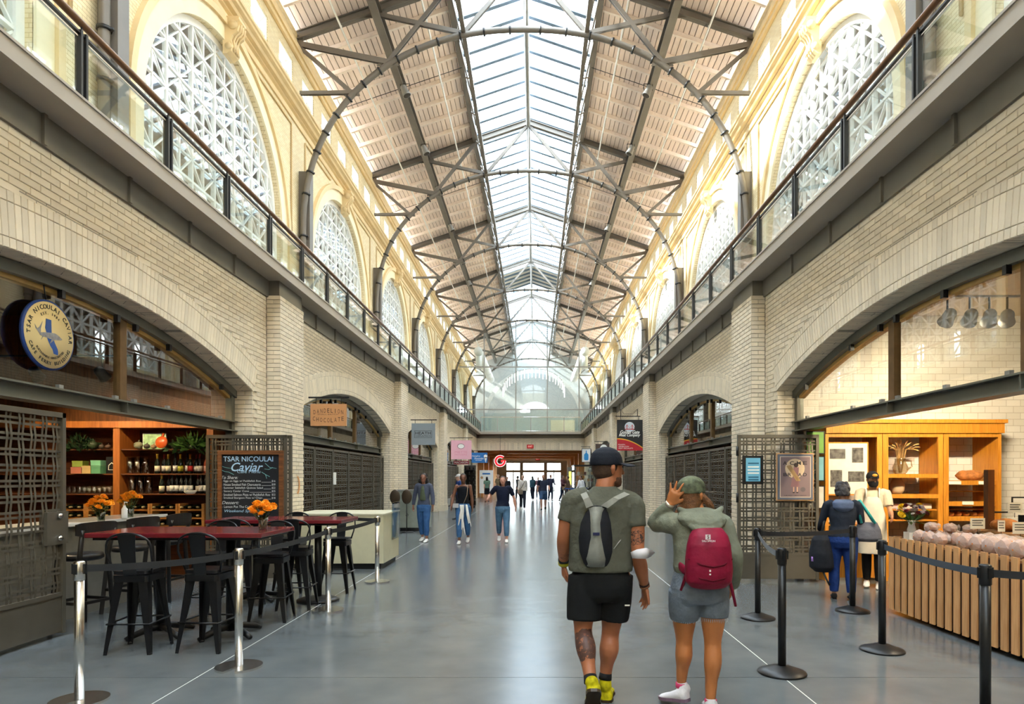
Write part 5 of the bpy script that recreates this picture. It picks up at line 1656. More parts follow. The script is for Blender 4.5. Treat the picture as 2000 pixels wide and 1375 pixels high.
def loaf(name, c, r, rz, lab, bag=True, n=14, group='bagged loaves on the slatted counter'):
    t = empty(name, c, rz); tag(t, lab, 'bread', group)
    b = MB(); rings = 8; vs = []; fs = []
    for i in range(rings + 1):
        u = -1 + 2 * i / rings; s = max(.12, (1 - abs(u) ** 3.0) ** .5)
        for j in range(n):
            a = 2 * pi * j / n; vs.append((u * r[0], cos(a) * r[1] * s, r[2] + sin(a) * r[2] * s * (1 + .06 * sin(9 * u))))
    for i in range(rings):
        for j in range(n): fs.append((i * n + j, i * n + (j + 1) % n, (i + 1) * n + (j + 1) % n, (i + 1) * n + j))
    fs.append(tuple(range(n - 1, -1, -1))); fs.append(tuple(rings * n + j for j in range(n)))
    b.add(vs, fs, 0, True); b.build('loaf', M_CRUST, t)
    if bag:
        g = MB(); rnd = random.Random(sum(map(ord, lab))); vs = []; fs = []; m = 12; R = 9
        for i in range(R + 1):
            u = -1.08 + 2.5 * i / R
            s = 1.12 * max(.1, (1 - min(1, abs(u)) ** 4) ** .5) if u < .95 else (.22 + (u - .95) * .9)
            for j in range(m):
                a = 2 * pi * j / m; k = s * (1 + rnd.uniform(-.12, .12)); vs.append((u * r[0], cos(a) * r[1] * k, max(.002, r[2] + sin(a) * r[2] * k + (.25 * r[0] * max(0, u - .9)))))
        for i in range(R):
            for j in range(m): fs.append((i * m + j, i * m + (j + 1) % m, (i + 1) * m + (j + 1) % m, (i + 1) * m + j))
        g.add(vs, fs); g.build('plastic_bag', M_BAG, t)
    return t
rnd = random.Random(11)
pos = ['frontmost', 'second', 'third', 'fourth', 'fifth', 'sixth', 'seventh', 'eighth', 'ninth', 'tenth', 'eleventh', 'twelfth']
for i in range(9):      # far cluster
    loaf('bagged_bread', (4.58 + .19 * (i % 3), 7.20 - .18 * (i // 3), .86), (.062, .07, .065), rnd.uniform(-.1, .1), '%s bagged roll in the cluster at the far end of the slatted counter' % pos[i])
for i in range(3):
    loaf('bagged_bread', (4.68 + .1 * i, 7.16 - .17 * i, .982), (.062, .06, .05), rnd.uniform(-.1, .1), '%s bagged roll lying on top of the far cluster' % pos[i])
for i in range(12):
    loaf('bagged_bread', (4.60 + .22 * (i % 2), 6.45 - .18 * (i // 2), .86), (.078, .07, .08), .25 + rnd.uniform(-.1, .1), '%s bagged loaf in the row near the price cards on the slatted counter' % pos[i])
for i in range(7):
    loaf('round_loaf', (5.2 + .03 * (i % 2), 6.75 - i * .34, 1.02), (.15, .12, .065), rnd.uniform(0, 3), '%s unwrapped brown loaf on the raised deck of the counter' % pos[i], False, group='unwrapped loaves on the counter')
def card(c, w, h, lab, rz=0):
    t = empty('price_card', c, rz); tag(t, lab, 'price card', 'bread price cards')
    MB().box(-w / 2, w / 2, -.002, .002, .05, .05 + h).build('card', mat('ivory_card', srgb(238, 234, 218), .6), t)
    MB().tube([(0, .004, 0), (0, .004, .05), (.012, .004, .065), (0, .004, .08), (-.012, .004, .065), (0, .004, .05)], .003, 5).build('clip', M_BLACKM, t)
    dk = mat('dark_print', srgb(60, 62, 60), .7)
    for i in range(3): MB().box(-w * .38, w * (.36 - .1 * (i % 2)), -.0035, -.002, .05 + h * (.78 - .22 * i) - .004, .05 + h * (.78 - .22 * i) + .004).build('print_line', dk, t)
for i, (x, y, l) in enumerate(((4.86, 6.67, 'large ivory price card standing at the left of the loaves'), (4.86, 6.33, 'narrow ivory price card between the bagged loaves'), (5.45, 6.95, 'ivory price card behind the brown loaves, left'), (5.45, 6.6, 'ivory price card behind the brown loaves, middle'), (5.45, 6.3, 'ivory price card behind the brown loaves, right'), (4.86, 6.08, 'ivory price card cut by the right edge of the picture'))):
    card((x, y, 1.0 if x < 5 else 1.15), .15 if i != 1 else .07, .11, l)
# counter post, card reader
t = empty('counter_post', (5.25, 7.06, 0)); tag(t, 'dark wooden post with a black bracket on the counter', 'post')
MB().box(-.035, .035, -.035, .035, .86, 1.66).build('post', wood('dark_post', srgb(84, 46, 20), srgb(110, 64, 30), .4), t); t.location.z = 0
MB().tube([(.03, 0, 1.20), (.25, 0, 1.20), (.25, 0, 1.36), (.45, 0, 1.36), (.45, 0, 1.16), (.62, 0, 1.16)], .011, 6).build('bracket', M_BLACKM, t)
MB().box(.33, .47, -.02, .02, 1.02, 1.17).build('screen', M_BLACKM, t)
# bouquet
t = empty('mixed_bouquet', (4.62, 7.45, .86)); tag(t, 'mixed bouquet of yellow, burgundy and white flowers in a white vase', 'flowers'); t.location = (4.64, 7.46, .95)
MB().box(-.06, .06, -.06, .06, -.09, 0).build('stand', M_WHITE, t)
MB().lathe([(.035, 0), (.05, .02), (.03, .09), (.045, .13)], n=16).build('vase', M_WHITE, t)
cols = [((236, 196, 30), .05), ((110, 24, 44), .04), ((232, 226, 218), .022), ((150, 170, 40), .035), ((90, 70, 150), .022), ((226, 206, 214), .03)]
cm = [bloom(r, i).mesh('bloom', mat('petal_%d' % i, srgb(*c), .6, var=.15, scale=40)) for i, (c, r) in enumerate(cols)]
rn = random.Random(5)
for i in range(44):
    u = Vector((rn.gauss(0, 1), rn.gauss(0, 1), abs(rn.gauss(0, 1)) + .1)).normalized()
    k = rn.choice([1, 1, 2, 2, 2, 2, 5, 5, 3, 4]) if i > 2 else 0
    p = Vector((u.x * .16, u.y * .13, .20 + u.z * .12)) if i > 0 else Vector((-.15, -.06, .20))
    link('bloom', cm[k], t, p, (0, u.x, 0) if i else (.9, 0, 0))
lf = MB()
for i in range(80):
    a = rn.uniform(0, 6.28); p = Vector((cos(a) * .05, sin(a) * .05, .13)); d = Vector((cos(a), sin(a), rn.uniform(-.3, 1))) * rn.uniform(.08, .16); w = Vector((-sin(a), cos(a), 0)) * .015
    lf.add([p, p + d * .5 + w, p + d, p + d * .5 - w], [(0, 1, 2, 3)])
lf.build('leaves', M_LEAF, t)['kind'] = 'stuff'

# ---- honey wood cabinet
BY = 9.9
u = empty('bread_cabinet', (6.1, 10.2, 0)); tag(u, 'honey-coloured wooden bread cabinet with three open bays', 'cabinet')
def bx(x0, x1, y0, y1, z0, z1, n, m=None): return MB().box(x0 - 6.1, x1 - 6.1, y0 - 10.2, y1 - 10.2, z0, z1).build(n, m or M_HONEY, u)
X0, X1 = 4.74, 7.42
bx(X0 - .03, X1 + .06, BY - .06, 10.5, 2.40, 2.455, 'crown'); bx(X0, X1 + .03, BY - .03, 10.5, 2.25, 2.40, 'header')
bays = [(4.79, 5.53), (5.70, 6.46), (6.62, 7.37)]
ups = [(X0, 4.79), (5.53, 5.605), (5.615, 5.70), (6.46, 6.53), (6.54, 6.62), (7.37, X1)]
for a, b in ups: bx(a, b, BY, BY + .03, 0, 2.25, 'stile')
for a in (4.765, 5.61, 6.535, 7.395): bx(a - .012, a + .012, BY + .03, 10.5, 0, 2.25, 'side_panel')
for a, b in bays: bx(a, b, BY, BY + .03, 2.19, 2.25, 'top_rail'); bx(a, b, BY, BY + .03, .55, .62, 'low_rail'); bx(a, b, BY + .01, BY + .025, .05, .55, 'lower_door')
a, b = bays[1]
for z in (1.60, 1.29): bx(a, b, BY - .0, 10.5, z - .03, z + .03, 'shelf')
for z in (1.08, .92): bx(a, b, BY + .03, 10.5, z - .01, z + .01, 'shelf')
a, b = bays[2]
for i, z in enumerate((1.50, 1.18, .95)):
    bx(a, b, BY + .05, BY + .08, z - .04, z + .03, 'shelf_lip'); bx(a, b, BY + .08, 10.5, z - .01, z + .01, 'shelf')
for z in (1.36, 1.08): bx(a, b, BY + .2, 10.5, z - .008, z + .008, 'shelf')
a, b = bays[0]
for z in (.85,): bx(a, b, BY + .03, 10.5, z - .01, z + .01, 'shelf')
for i, (x0, x1, z) in enumerate(((6.64, 6.83, 1.50), (7.1, 7.31, 1.50), (6.85, 7.02, 1.19))):
    o = MB().box(x0, x1, BY + .035, BY + .045, z - .03, z + .02); o = o.build('shelf_label', mat('ivory_card', srgb(238, 234, 218), .6)); tag(o, ['left ivory label on the upper bread shelf', 'right ivory label under the big loaf', 'ivory label on the lower bread shelf'][i], 'label', 'bread shelf labels')
loaf('large_loaf', (7.1, 10.15, 1.52), (.19, .11, .085), -.5, 'large round brown loaf on the right cabinet shelf', False, 18, 'loaves in the cabinet')
# jug with wheat
t = empty('wheat_jug', (6.02, 10.15, 1.63)); tag(t, 'glass jug filled with dried wheat ears on the cabinet shelf', 'jug')
MB().lathe([(.07, 0), (.10, .03), (.115, .1), (.08, .18), (.075, .22), (.085, .24)], n=18).build('jug', glass('jug_glass', (.8, .75, .62, 1), 1.6, .05, .08), t)
MB().tube([(.08, 0, .2), (.17, 0, .2), (.18, 0, .12), (.11, 0, .06)], .012, 8).build('handle', glass('jug_glass'), t)
M_WHEAT = mat('dry_wheat', srgb(196, 158, 96), .8, var=.15)
rn = random.Random(3)
for i in range(26):
    a = rn.uniform(0, 6.28); r = rn.uniform(.05, .22); top = Vector((cos(a) * r, sin(a) * r * .6, .48 - r * .35 + rn.uniform(-.03, .03)))
    mid = Vector((top.x * .45, top.y * .45, .38)); m = MB().tube([(cos(a) * .02, sin(a) * .02, .02), mid * .7, mid, top], .003, 4)
    d = (top - mid).normalized(); m.tube([top - d * .02, top + d * .03, top + d * .07 + Vector((0, 0, -.015)), top + d * .1 + Vector((0, 0, -.03))], [.004, .011, .01, .002], 6)
    m.build('wheat_ear', M_WHEAT, t)
o = MB().lathe([(.07, 0), (.10, .05), (.11, .14), (.07, .22), (.06, .25)], n=18).build('stoneware_jug', mat('pale_stoneware', srgb(186, 168, 138), .6), None, (6.0, 10.2, 1.32)); tag(o, 'pale stoneware jug on the middle cabinet shelf', 'jug')
# photo board
p = empty('photo_board', (5.13, BY + .12, 1.32)); tag(p, 'cream board with four black and white photographs in the cabinet', 'picture')
MB().box(-.31, .31, 0, .03, 0, .78).build('board', mat('cream_mat_board', srgb(230, 220, 200), .7), p); MB().box(-.33, .33, .005, .035, -.02, .80).build('frame', M_HONEY, p)
for i, (x, z, w, h) in enumerate(((-.15, .62, .24, .15), (.16, .60, .17, .23), (-.17, .24, .18, .26), (.14, .27, .25, .16))):
    MB().box(x - w / 2, x + w / 2, -.004, 0, z - h / 2, z + h / 2).build('photograph', mat('grey_photo_%d' % i, srgb(92, 90, 86), .5, var=.75, scale=11 + 3 * i), p)
# posters on the tile wall left of the cabinet (behind the gate)
for i, (z0, z1, c, l) in enumerate(((1.93, 2.28, (110, 160, 70), 'green poster at the top of the strip beside the cabinet'), (1.52, 1.9, (120, 178, 190), 'blue and yellow poster below the green one'), (1.1, 1.45, (214, 208, 196), 'pale poster low beside the cabinet'))):
    p = empty('wall_poster', (4.66, 10.3, z0)); tag(p, l, 'poster', 'posters by the cabinet'); p.location.y = BY - .02
    MB().box(-.22, .06, 0, .02, 0, z1 - z0).build('frame', M_BLACKM, p); MB().box(-.21, .045, -.003, 0, .015, z1 - z0 - .015).build('print', mat('poster_%d' % i, srgb(*c), .5, var=.15, scale=5), p)
# packets on the middle shelves
for i, (x, w, c) in enumerate(((5.85, .2, (214, 176, 168)), (6.15, .3, (226, 190, 186)), (6.39, .13, (214, 206, 190)))):
    o = MB().box(-w / 2, w / 2, -.1, .1, 0, .08).build('flat_packet', mat('packet_%d' % i, srgb(*c), .6), None, (x, 10.15, 1.09)); tag(o, ['left pale packet on the lower cabinet shelf', 'wide pink packet on the lower cabinet shelf', 'right cream packet on the lower cabinet shelf'][i], 'packet', 'packets in the cabinet'); bevel(o, .01, 2)
for i in range(6):
    loaf('basket_loaf', (6.69 + .12 * i, 10.2, .96), (.05, .10, .045), 0, '%s small loaf on the lowest cabinet shelf' % pos[i].replace('frontmost', 'leftmost'), False, 10, 'loaves in the cabinet')
# ================================================================== signs, posters, menus
def MP(Y): return Y / F                               # metres per photograph pixel at depth Y
def fit_txt(t, wpx, hpx, Y, m, parent, loc, rot=(pi / 2, 0, 0), align='CENTER', shear=0.0, bold=0.0, name='lettering'):
    """lettering of a given pixel height and width at depth Y"""
    o = txt(t, 1.0, m, parent, loc, rot, align, .0, 1.0, shear, bold, name)
    me = o.data.copy(); o.data = me
    xs = [v.co.x for v in me.vertices]; ys = [v.co.y for v in me.vertices]
    w = (max(xs) - min(xs)) or 1; h = (max(ys) - min(ys)) or 1
    sx = wpx * MP(Y) / w; sy = hpx * MP(Y) / h
    c = {'CENTER': (max(xs) + min(xs)) / 2, 'LEFT': min(xs)}[align]; cy = (max(ys) + min(ys)) / 2
    for v in me.vertices: v.co.x = (v.co.x - c) * sx; v.co.y = (v.co.y - cy) * sy
    return o
def flat(mb_pts, m, parent, y, name):
    """flat shape from (x, z) outline at local depth y, facing -Y"""
    me = MB(); n = len(mb_pts); me.add([(p[0], y, p[1]) for p in mb_pts], [tuple(range(n))]); return me.build(name, m, parent)
def disc(c, r, n=28, ry=None): return [(c[0] + r * cos(2 * pi * i / n), c[1] + (ry or r) * sin(2 * pi * i / n)) for i in range(n)]
C = lambda n, *c, r=.5: mat('sign_' + n, srgb(*c), r, var=.02)
WH = C('white', 244, 244, 240); BK_ = C('black', 30, 30, 32); NV = C('navy', 36, 54, 110)

# ---- round cafe sign in the plane of the arch glass
s = empty('round_cafe_sign', (-4.40, 6.28, 2.95), pi / 2); tag(s, 'round cream sign with a grey fish over a blue state outline in the left arch', 'sign')
R = .335
MB().lathe([(R, 0), (R, .03)], n=48, M=Matrix.Rotation(pi / 2, 4, 'X')).build('rim', C('cobalt', 40, 74, 150), s)
MB().lathe([(R - .018, 0), (R - .018, .036)], n=48, M=Matrix.Rotation(pi / 2, 4, 'X')).build('face', C('cream', 246, 222, 160), s)
def arc_text(t, r, mid, size, m, parent, y, step, flip=False):
    n = len(t)
    for i, ch in enumerate(t):
        if ch == ' ': continue
        k = i - (n - 1) / 2
        a = mid - k * step if not flip else mid + k * step
        x, z = r * cos(a), r * sin(a)
        rot = a - pi / 2 if not flip else a + pi / 2
        o = txt(ch, size, m, parent, (x, y, z), (pi / 2, 0, 0), bold=.0)
        o.rotation_euler = (Matrix.Rotation(-rot, 4, 'Y') @ Matrix.Rotation(pi / 2, 4, 'X')).to_euler()
yy = -.0375
arc_text('TSAR NICOULAI CAVIAR', .268, pi / 2, .062, BK_, s, yy, radians(9.8))
arc_text('EST. 1984', .208, pi / 2, .036, C('umber', 90, 78, 60), s, yy, radians(8))
arc_text('CAFE FERRY BUILDING', .272, -pi / 2, .048, BK_, s, yy, radians(7.2), True)
arc_text('SUSTAINABLE HANDCRAFTED', .218, -pi / 2, .030, C('umber', 90, 78, 60), s, yy, radians(4.6), True)
cal = [(-.055, .15), (-.058, .10), (-.065, .06), (-.05, .02), (-.048, -.02), (-.02, -.07), (.0, -.10), (.03, -.13), (.045, -.17), (.10, -.175), (.105, -.15), (.10, -.12), (.06, -.06), (.02, .02), (.015, .15)]
flat(cal[::-1], C('state_blue', 30, 80, 160), s, yy, 'state_outline')
M_FISH = mat('sign_fish_grey', srgb(150, 148, 150), .5, var=.25, scale=30)
fish = [(-.17, .11), (-.16, .03), (-.13, -.005), (-.06, .012), (0, .022), (.06, .03), (.10, .022), (.15, .0), (.165, -.01), (.14, -.02), (.07, -.032), (0, -.035), (-.08, -.03), (-.13, -.03), (-.165, -.0), (-.19, .05), (-.195, .02)]
flat([(-.135, .0), (-.06, .016), (0, .025), (.06, .032), (.10, .022), (.16, -.008), (.14, -.02), (.07, -.032), (0, -.035), (-.08, -.03), (-.135, -.022)][::-1], M_FISH, s, yy - .001, 'fish')
flat([(-.13, -.02), (-.185, .03), (-.20, .07), (-.165, .03), (-.14, .05), (-.095, .12), (-.12, .04), (-.12, .0)][::-1], M_FISH, s, yy - .001, 'fish_tail')
flat([(.02, -.03), (-.01, -.085), (.06, -.03)], M_FISH, s, yy - .0015, 'fin'); flat([(-.10, -.025), (-.12, -.07), (-.085, -.025)], M_FISH, s, yy - .0015, 'fin')
MB().tube([(0, .0, R - .02), (0, .04, R + .25)], .006, 6).build('hanging_rod', M_BLACKM, s)

# ---- chalkboard on the gate
YC = 9.82
c0 = PX(491, 955, YC); s = empty('chalkboard_menu', (c0.x, YC - .0, c0.z)); tag(s, 'black chalkboard cafe menu in a rustic wooden frame', 'menu board')
w, h = 127 * MP(YC) / 2, 150 * MP(YC) / 2
MB().box(-w + .03, w - .03, -.02, -.005, -h + .03, h - .03).build('board', mat('chalkboard', srgb(18, 22, 30), .7, var=.2, scale=6), s)
mf = wood('rustic_frame', srgb(98, 58, 28), srgb(140, 88, 46), .6, 'X')
for a in ((-w, w, h - .06, h), (-w, w, -h, -h + .06), (-w, -w + .06, -h + .06, h - .06), (w - .06, w, -h + .06, h - .06)):
    MB().box(a[0], a[1], -.045, -.0, a[2], a[3]).build('frame_rail', mf, s)
def chalk(t, x, y, wp, hp, m, align='LEFT', sh=0.0, bold=0.0):
    p = PX(x, y, YC); return fit_txt(t, wp, hp, YC, m, s, (p.x - c0.x, -.022, p.z - c0.z), (pi / 2, 0, 0), align, sh, bold)
CB1 = C('chalk_blue', 176, 214, 244); CW = C('chalk', 222, 228, 232); CG = C('chalk_teal', 110, 170, 170)
chalk('TSAR NICOULAI', 486, 896.5, 97, 10, CB1, 'CENTER', 0, .012)
chalk('Caviar', 484, 912, 62, 17, CB1, 'CENTER', .35, .01)
chalk('Cafe Menu', 487, 921, 45, 6, CB1, 'CENTER')
chalk('To Share:', 434, 932.5, 32, 6, CW, 'LEFT', .25)
for i, (t, wp, pr) in enumerate((('- Eggs on Eggs w/ Paddlefish Roe', 76, '$16'), ('- House Smoked Fish Charcuterie', 76, '$30'), ('- Summer Sablefish Quinoa Salad', 80, '$22'), ('- Savory Caviar Cone', 53, '$25'), ('- Smoked Salmon Pizza w/ Paddlefish Roe', 94, '$22'), ('- Smoked Sturgeon Pate w/ Chips', 79, '$18'))):
    y = 939.8 + i * 6.58
    chalk(t, 434.5, y, wp, 4.6, CW); chalk(pr, 532, y, 7, 4.4, CW)
    a, b = PX(435 + wp + 1, y + 2, YC), PX(531, y + 2, YC)
    if b.x - a.x > .01: MB().box(a.x - c0.x, b.x - c0.x, -.0225, -.0215, a.z - c0.z - .002, a.z - c0.z + .002).build('leader_line', CW, s)
chalk('Dessert:', 435, 981.5, 33, 6, CW, 'LEFT', .25)
chalk('- Lemon Pot The Creme', 435, 989.5, 62, 4.6, CW)
chalk('Weekend Specials', 440, 998.5, 70, 7, CB1, 'LEFT', .3)
for pts in (((430, 908), (438, 912), (446, 914), (453, 915)), ((432, 917), (440, 921), (448, 922), (458, 927)), ((534, 913), (526, 917), (518, 916)), ((512, 922), (520, 927), (528, 931)), ((520, 927), (522, 935)), ((519, 905), (528, 913), (541, 915))):
    pp = [PX(x, y, YC) for x, y in pts]; MB().tube([(p.x - c0.x, -.022, p.z - c0.z) for p in pp], .005, 4).build('chalk_branch', CG, s)

# ---- hanging signs
def hang(name, x0, x1, y0, y1, Y, m, lab, th=.04, bar=True, sg=-1, ext=None):
    c = PX((x0 + x1) / 2, (y0 + y1) / 2, Y); w, h = (x1 - x0) * MP(Y) / 2, (y1 - y0) * MP(Y) / 2
    s = empty(name, (c.x, Y, c.z)); tag(s, lab, 'sign', 'hanging shop signs')
    MB().box(-w, w, -th / 2, th / 2, -h, h).build('sign_panel', m, s)
    if bar:
        xw = sg * XP - c.x
        MB().bar((xw, 0, h + .12), (-sg * (w + .05), 0, h + .12), .03, .03).build('bracket_arm', M_BLACKM, s)
        for e in (-.7, .7): MB().tube([(e * w, 0, h), (e * w, 0, h + .12)], .008, 5).build('hanger', M_BLACKM, s)
    s['w'] = w; s['h'] = h
    return s, c, w, h, -th / 2 - .002
def st(s, c, Y, t, x, y, wp, hp, m, yy, sh=0.0, bold=0.0):
    p = PX(x, y, Y); return fit_txt(t, wp, hp, Y, m, s, (p.x - c.x, yy, p.z - c.z), (pi / 2, 0, 0), 'CENTER', sh, bold)
def loc(c, Y, x, y): p = PX(x, y, Y); return (p.x - c.x, p.z - c.z)
Y = 12.15; s, c, w, h, yy = hang('chocolate_sign', 607, 677, 789, 832, Y, C('tan_leather', 198, 142, 94), 'tan hanging sign of the chocolate shop')
DB = C('brown_ink', 70, 44, 30)
for i, ch in enumerate('DANDELION'):
    k = (i - 4) / 4.0; st(s, c, Y, ch, 642 + k * 27, 802 + 3.2 * k * k, 4.2 if ch != 'I' else 1.2, 8.2, DB, yy)
for i, ch in enumerate('CHOCOLATE'):
    k = (i - 4) / 4.0; st(s, c, Y, ch, 642 + k * 28, 821 - 3.2 * k * k, 4.6, 8.2, DB, yy)
st(s, c, Y, 'SMALL BATCH', 641, 809.5, 40, 2.2, DB, yy)
Y = 22.1; s, c, w, h, yy = hang('ceramics_sign', 804, 850, 827, 869, Y, C('slate', 132, 142, 150), 'square grey hanging sign of the ceramics shop')
st(s, c, Y, 'HEATH', 826.5, 846, 30, 5.6, BK_, yy, 0, .01); st(s, c, Y, 'CERAMICS', 826.5, 851.7, 30, 2.8, BK_, yy)
for a in ((809.5, 843.5, 841.2, 841.8), (809.5, 843.5, 854.6, 855.2), (809.5, 810.1, 841.2, 855.2), (843, 843.6, 841.2, 855.2)):
    p, q = loc(c, Y, a[0], a[3]), loc(c, Y, a[1], a[2]); MB().box(p[0], q[0], yy - .001, yy + .001, p[1], q[1]).build('border_line', BK_, s)
Y = 32.2; s, c, w, h, yy = hang('cake_sign', 881, 921, 860, 897, Y, C('pink', 236, 180, 196), 'pink hanging sign with a small white cake drawing')
flat(disc(loc(c, Y, 900.5, 871.5), .16, ry=.12), WH, s, yy, 'cake'); MB().tube([(loc(c, Y, 900.5, 871.5)[0] + .17 * cos(a), yy, loc(c, Y, 900.5, 871.5)[1] + .12 * sin(a)) for a in [i * pi / 10 for i in range(20)]], .012, 4, closed=True).build('cake_outline', C('mauve', 120, 70, 90), s)
st(s, c, Y, 'MIETTE', 900.5, 883, 24, 4, C('rose_ink', 226, 140, 166), yy); st(s, c, Y, 'PATISSERIE', 900.5, 888, 24, 3, C('rose_ink', 226, 140, 166), yy)
Y = 33.0; s2, c2, w2, h2, yy2 = hang('banner_sign', 886, 916, 900, 907, Y, C('red_banner', 150, 40, 60), 'small dark red arched banner sign below the pink sign', .03, False)
st(s2, c2, Y, 'MACARON', 901, 903.5, 26, 4, WH, yy2); MB().bar((0, 0, h2), (0, 0, .5), .02, .02).build('hanger', M_BLACKM, s2)
Y = 42.2; s, c, w, h, yy = hang('ice_cream_sign', 921, 952, 884, 904, Y, C('azure', 40, 116, 190), 'blue hanging sign of the ice-cream shop with a white cone')
st(s, c, Y, 'Humphry', 930, 891, 16, 4, WH, yy, .2); st(s, c, Y, 'Slocombe', 935.5, 895.3, 18, 3.6, WH, yy, .2); st(s, c, Y, 'ICE CREAM', 935, 899, 12, 1.8, WH, yy)
q = loc(c, Y, 948.5, 896); flat([(q[0] - .1, q[1] + .1), (q[0], q[1] - .26), (q[0] + .1, q[1] + .1)], WH, s, yy, 'cone'); flat(disc((q[0], q[1] + .15), .12), WH, s, yy, 'scoop')
Y = 49.0; g = PX(977, 900.5, Y); s = empty('neon_letter_sign', (g.x, Y, g.z)); tag(s, 'red letter G sign with a white outline over the far passage', 'sign')
ri = emit('red_neon', srgb(235, 24, 34), .9); ow = emit('white_neon', (1, .9, .88, 1), .9)
def gpath(r): return [(r * cos(radians(a)), 0, r * sin(radians(a))) for a in range(50, 360, 12)] + [(r, 0, -.0)]
MB().tube(gpath(.34), .085, 8).build('letter', ri, s); MB().box(.06, .42, -.06, .06, -.08, .07).build('letter_bar', ri, s)
for r in (.245, .435): MB().tube([(x, -.06, z) for x, _, z in gpath(r)], .018, 5).build('outline', ow, s)
MB().tube([(0, 0, .42), (0, .2, ZSL0 - g.z)], .012, 5).build('hanging_rod', M_BLACKM, s)
# right side
Y = 22.1; s, c, w, h, yy = hang('meat_shop_sign', 1205, 1255, 820, 880, Y, C('black_panel', 34, 33, 35), 'black and red hanging sign of the meat company', sg=1)
q = loc(c, Y, 1229.5, 834); flat(disc(q, .17), C('pale_sky', 206, 214, 224), s, yy, 'emblem_disc')
BR_ = C('bridge_red', 196, 64, 70)
for dx in (-.09, .09): MB().box(q[0] + dx - .012, q[0] + dx + .012, yy - .002, yy, q[1] - .10, q[1] + .08).build('bridge_tower', BR_, s)
MB().tube([(q[0] - .17, yy, q[1] - .04), (q[0] - .09, yy, q[1] + .07), (q[0], yy, q[1] - .03), (q[0] + .09, yy, q[1] + .07), (q[0] + .17, yy, q[1] - .04)], .008, 4).build('bridge_cable', BR_, s); MB().box(q[0] - .16, q[0] + .16, yy - .002, yy, q[1] - .09, q[1] - .06).build('bridge_deck', BR_, s)
st(s, c, Y, 'Golden Gate', 1230, 844, 38, 7, WH, yy - .003, .35, .02); st(s, c, Y, 'Meat Company', 1229.5, 850.5, 42, 7.5, WH, yy - .003, .35, .02)
def swoosh(off, m, d):
    pts = []
    for i in range(17):
        x = -w + 2 * w * i / 16; u = i / 16; pts.append((x, -h + (.62 - .50 * u * u) * .62 + off))
    flat([(-w, -h)] + [(w, -h)] + pts[::-1], m, s, yy - d, 'red_field')
swoosh(.035, C('gold', 236, 176, 50), .0); swoosh(0, C('red_panel', 190, 28, 44), .001)
for i, t in enumerate(('FOURTH', 'GENERATION', 'MEAT SPECIALISTS')): st(s, c, Y, t, (1214, 1218, 1222)[i], 868.5 + i * 3.6, (13, 20, 28)[i], 2.3, WH, yy - .003)
MB().tube([(-w * .7, 0, h + .12), (-w * .7, 0, h + .36)], .012, 5).build('bracket_finial', M_BLACKM, s); MB().tube([(w * .6, 0, h + .12), (w * .6, 0, h + .36)], .012, 5).build('bracket_finial', M_BLACKM, s)
MB().tube([(-w * .7, 0, h + .36), (-.2, 0, h + .2), (.1, 0, h + .2), (w * .6, 0, h + .36)], .006, 4).build('bracket_chain', M_BLACKM, s)
Y = 32.2; s, c, w, h, yy = hang('brown_sign', 1163, 1195, 867, 900, Y, C('cocoa', 84, 66, 58), 'dark brown hanging sign with a pale round emblem', sg=1); flat(disc(loc(c, Y, 1179, 875.5), .18), WH, s, yy, 'emblem')
Y = 42.2; s, c, w, h, yy = hang('bottle_sign', 1136, 1154, 876, 903, Y, C('white_panel', 240, 242, 244), 'white hanging sign with a blue bottle', sg=1)
B1 = C('bottle_blue', 40, 150, 220); q = loc(c, Y, 1145, 892); u = MP(Y)
flat([(q[0] + a * u, q[1] - b * u) for a, b in ((-1, -12), (1, -12), (1, -8), (4.3, -4), (4.3, 5), (3, 7), (-3, 7), (-4.3, 5), (-4.3, -4), (-1, -8))][::-1], B1, s, yy, 'bottle_shape')
for a in ((-w, w, h - .03, h), (-w, w, -h, -h + .03), (-w, -w + .03, -h, h), (w - .03, w, -h, h)): MB().box(a[0], a[1], yy - .002, yy, a[2], a[3]).build('border', BK_, s)
# ---- bread poster on the right gate
Y = 9.755; c = PX(1552.5, 931.5, Y); s = empty('bread_poster', (c.x, Y, c.z)); tag(s, 'framed mauve bakery poster with dark slab lettering on the right gate', 'poster')
w, h = 36.5 * MP(Y), 46.5 * MP(Y)
for k, (e, m, d) in enumerate(((0, C('oak', 196, 152, 104), .0), (.018, C('blue_mat', 98, 104, 118), -.012), (.05, C('cream_line', 232, 214, 186), -.014), (.058, C('mauve_ground', 132, 112, 112), -.016))):
    MB().box(-w + e, w - e, d - .005, d + .012, -h + e, h - e).build(['frame', 'mat', 'inner_line', 'print'][k], m, s)
yy = -.0225
def ps(t, x, y, wp, hp, m): p = PX(x, y, Y); return fit_txt(t, wp, hp, Y, m, s, (p.x - c.x, yy, p.z - c.z), bold=.02)
flat(disc(loc(c, Y, 1551.5, 915), 19 * MP(Y)), C('cream_moon', 222, 196, 160), s, yy + .001, 'moon')
ink = C('ink', 52, 44, 46)
for ch, x in zip('ACME', (1532, 1545.5, 1559, 1571)): ps(ch, x, 904.5, 8, 7, ink)
for ch, x in zip('BREAD', (1532.5, 1541, 1551, 1561, 1571)): ps(ch, x, 927, 7, 6.5, ink)
u = MP(Y); q = lambda x, y: loc(c, Y, x, y)
tan = C('loaf_tan', 190, 152, 104); sk = C('print_skin', 214, 170, 140); rs = C('print_rose', 150, 108, 108)
flat([q(1546, 932), q(1558, 932), q(1561, 951), q(1543, 951)][::-1], rs, s, yy - .001, 'printed_skirt')
flat([q(1549, 912), q(1559, 913), q(1558, 932), q(1547, 932)][::-1], rs, s, yy - .001, 'printed_blouse')
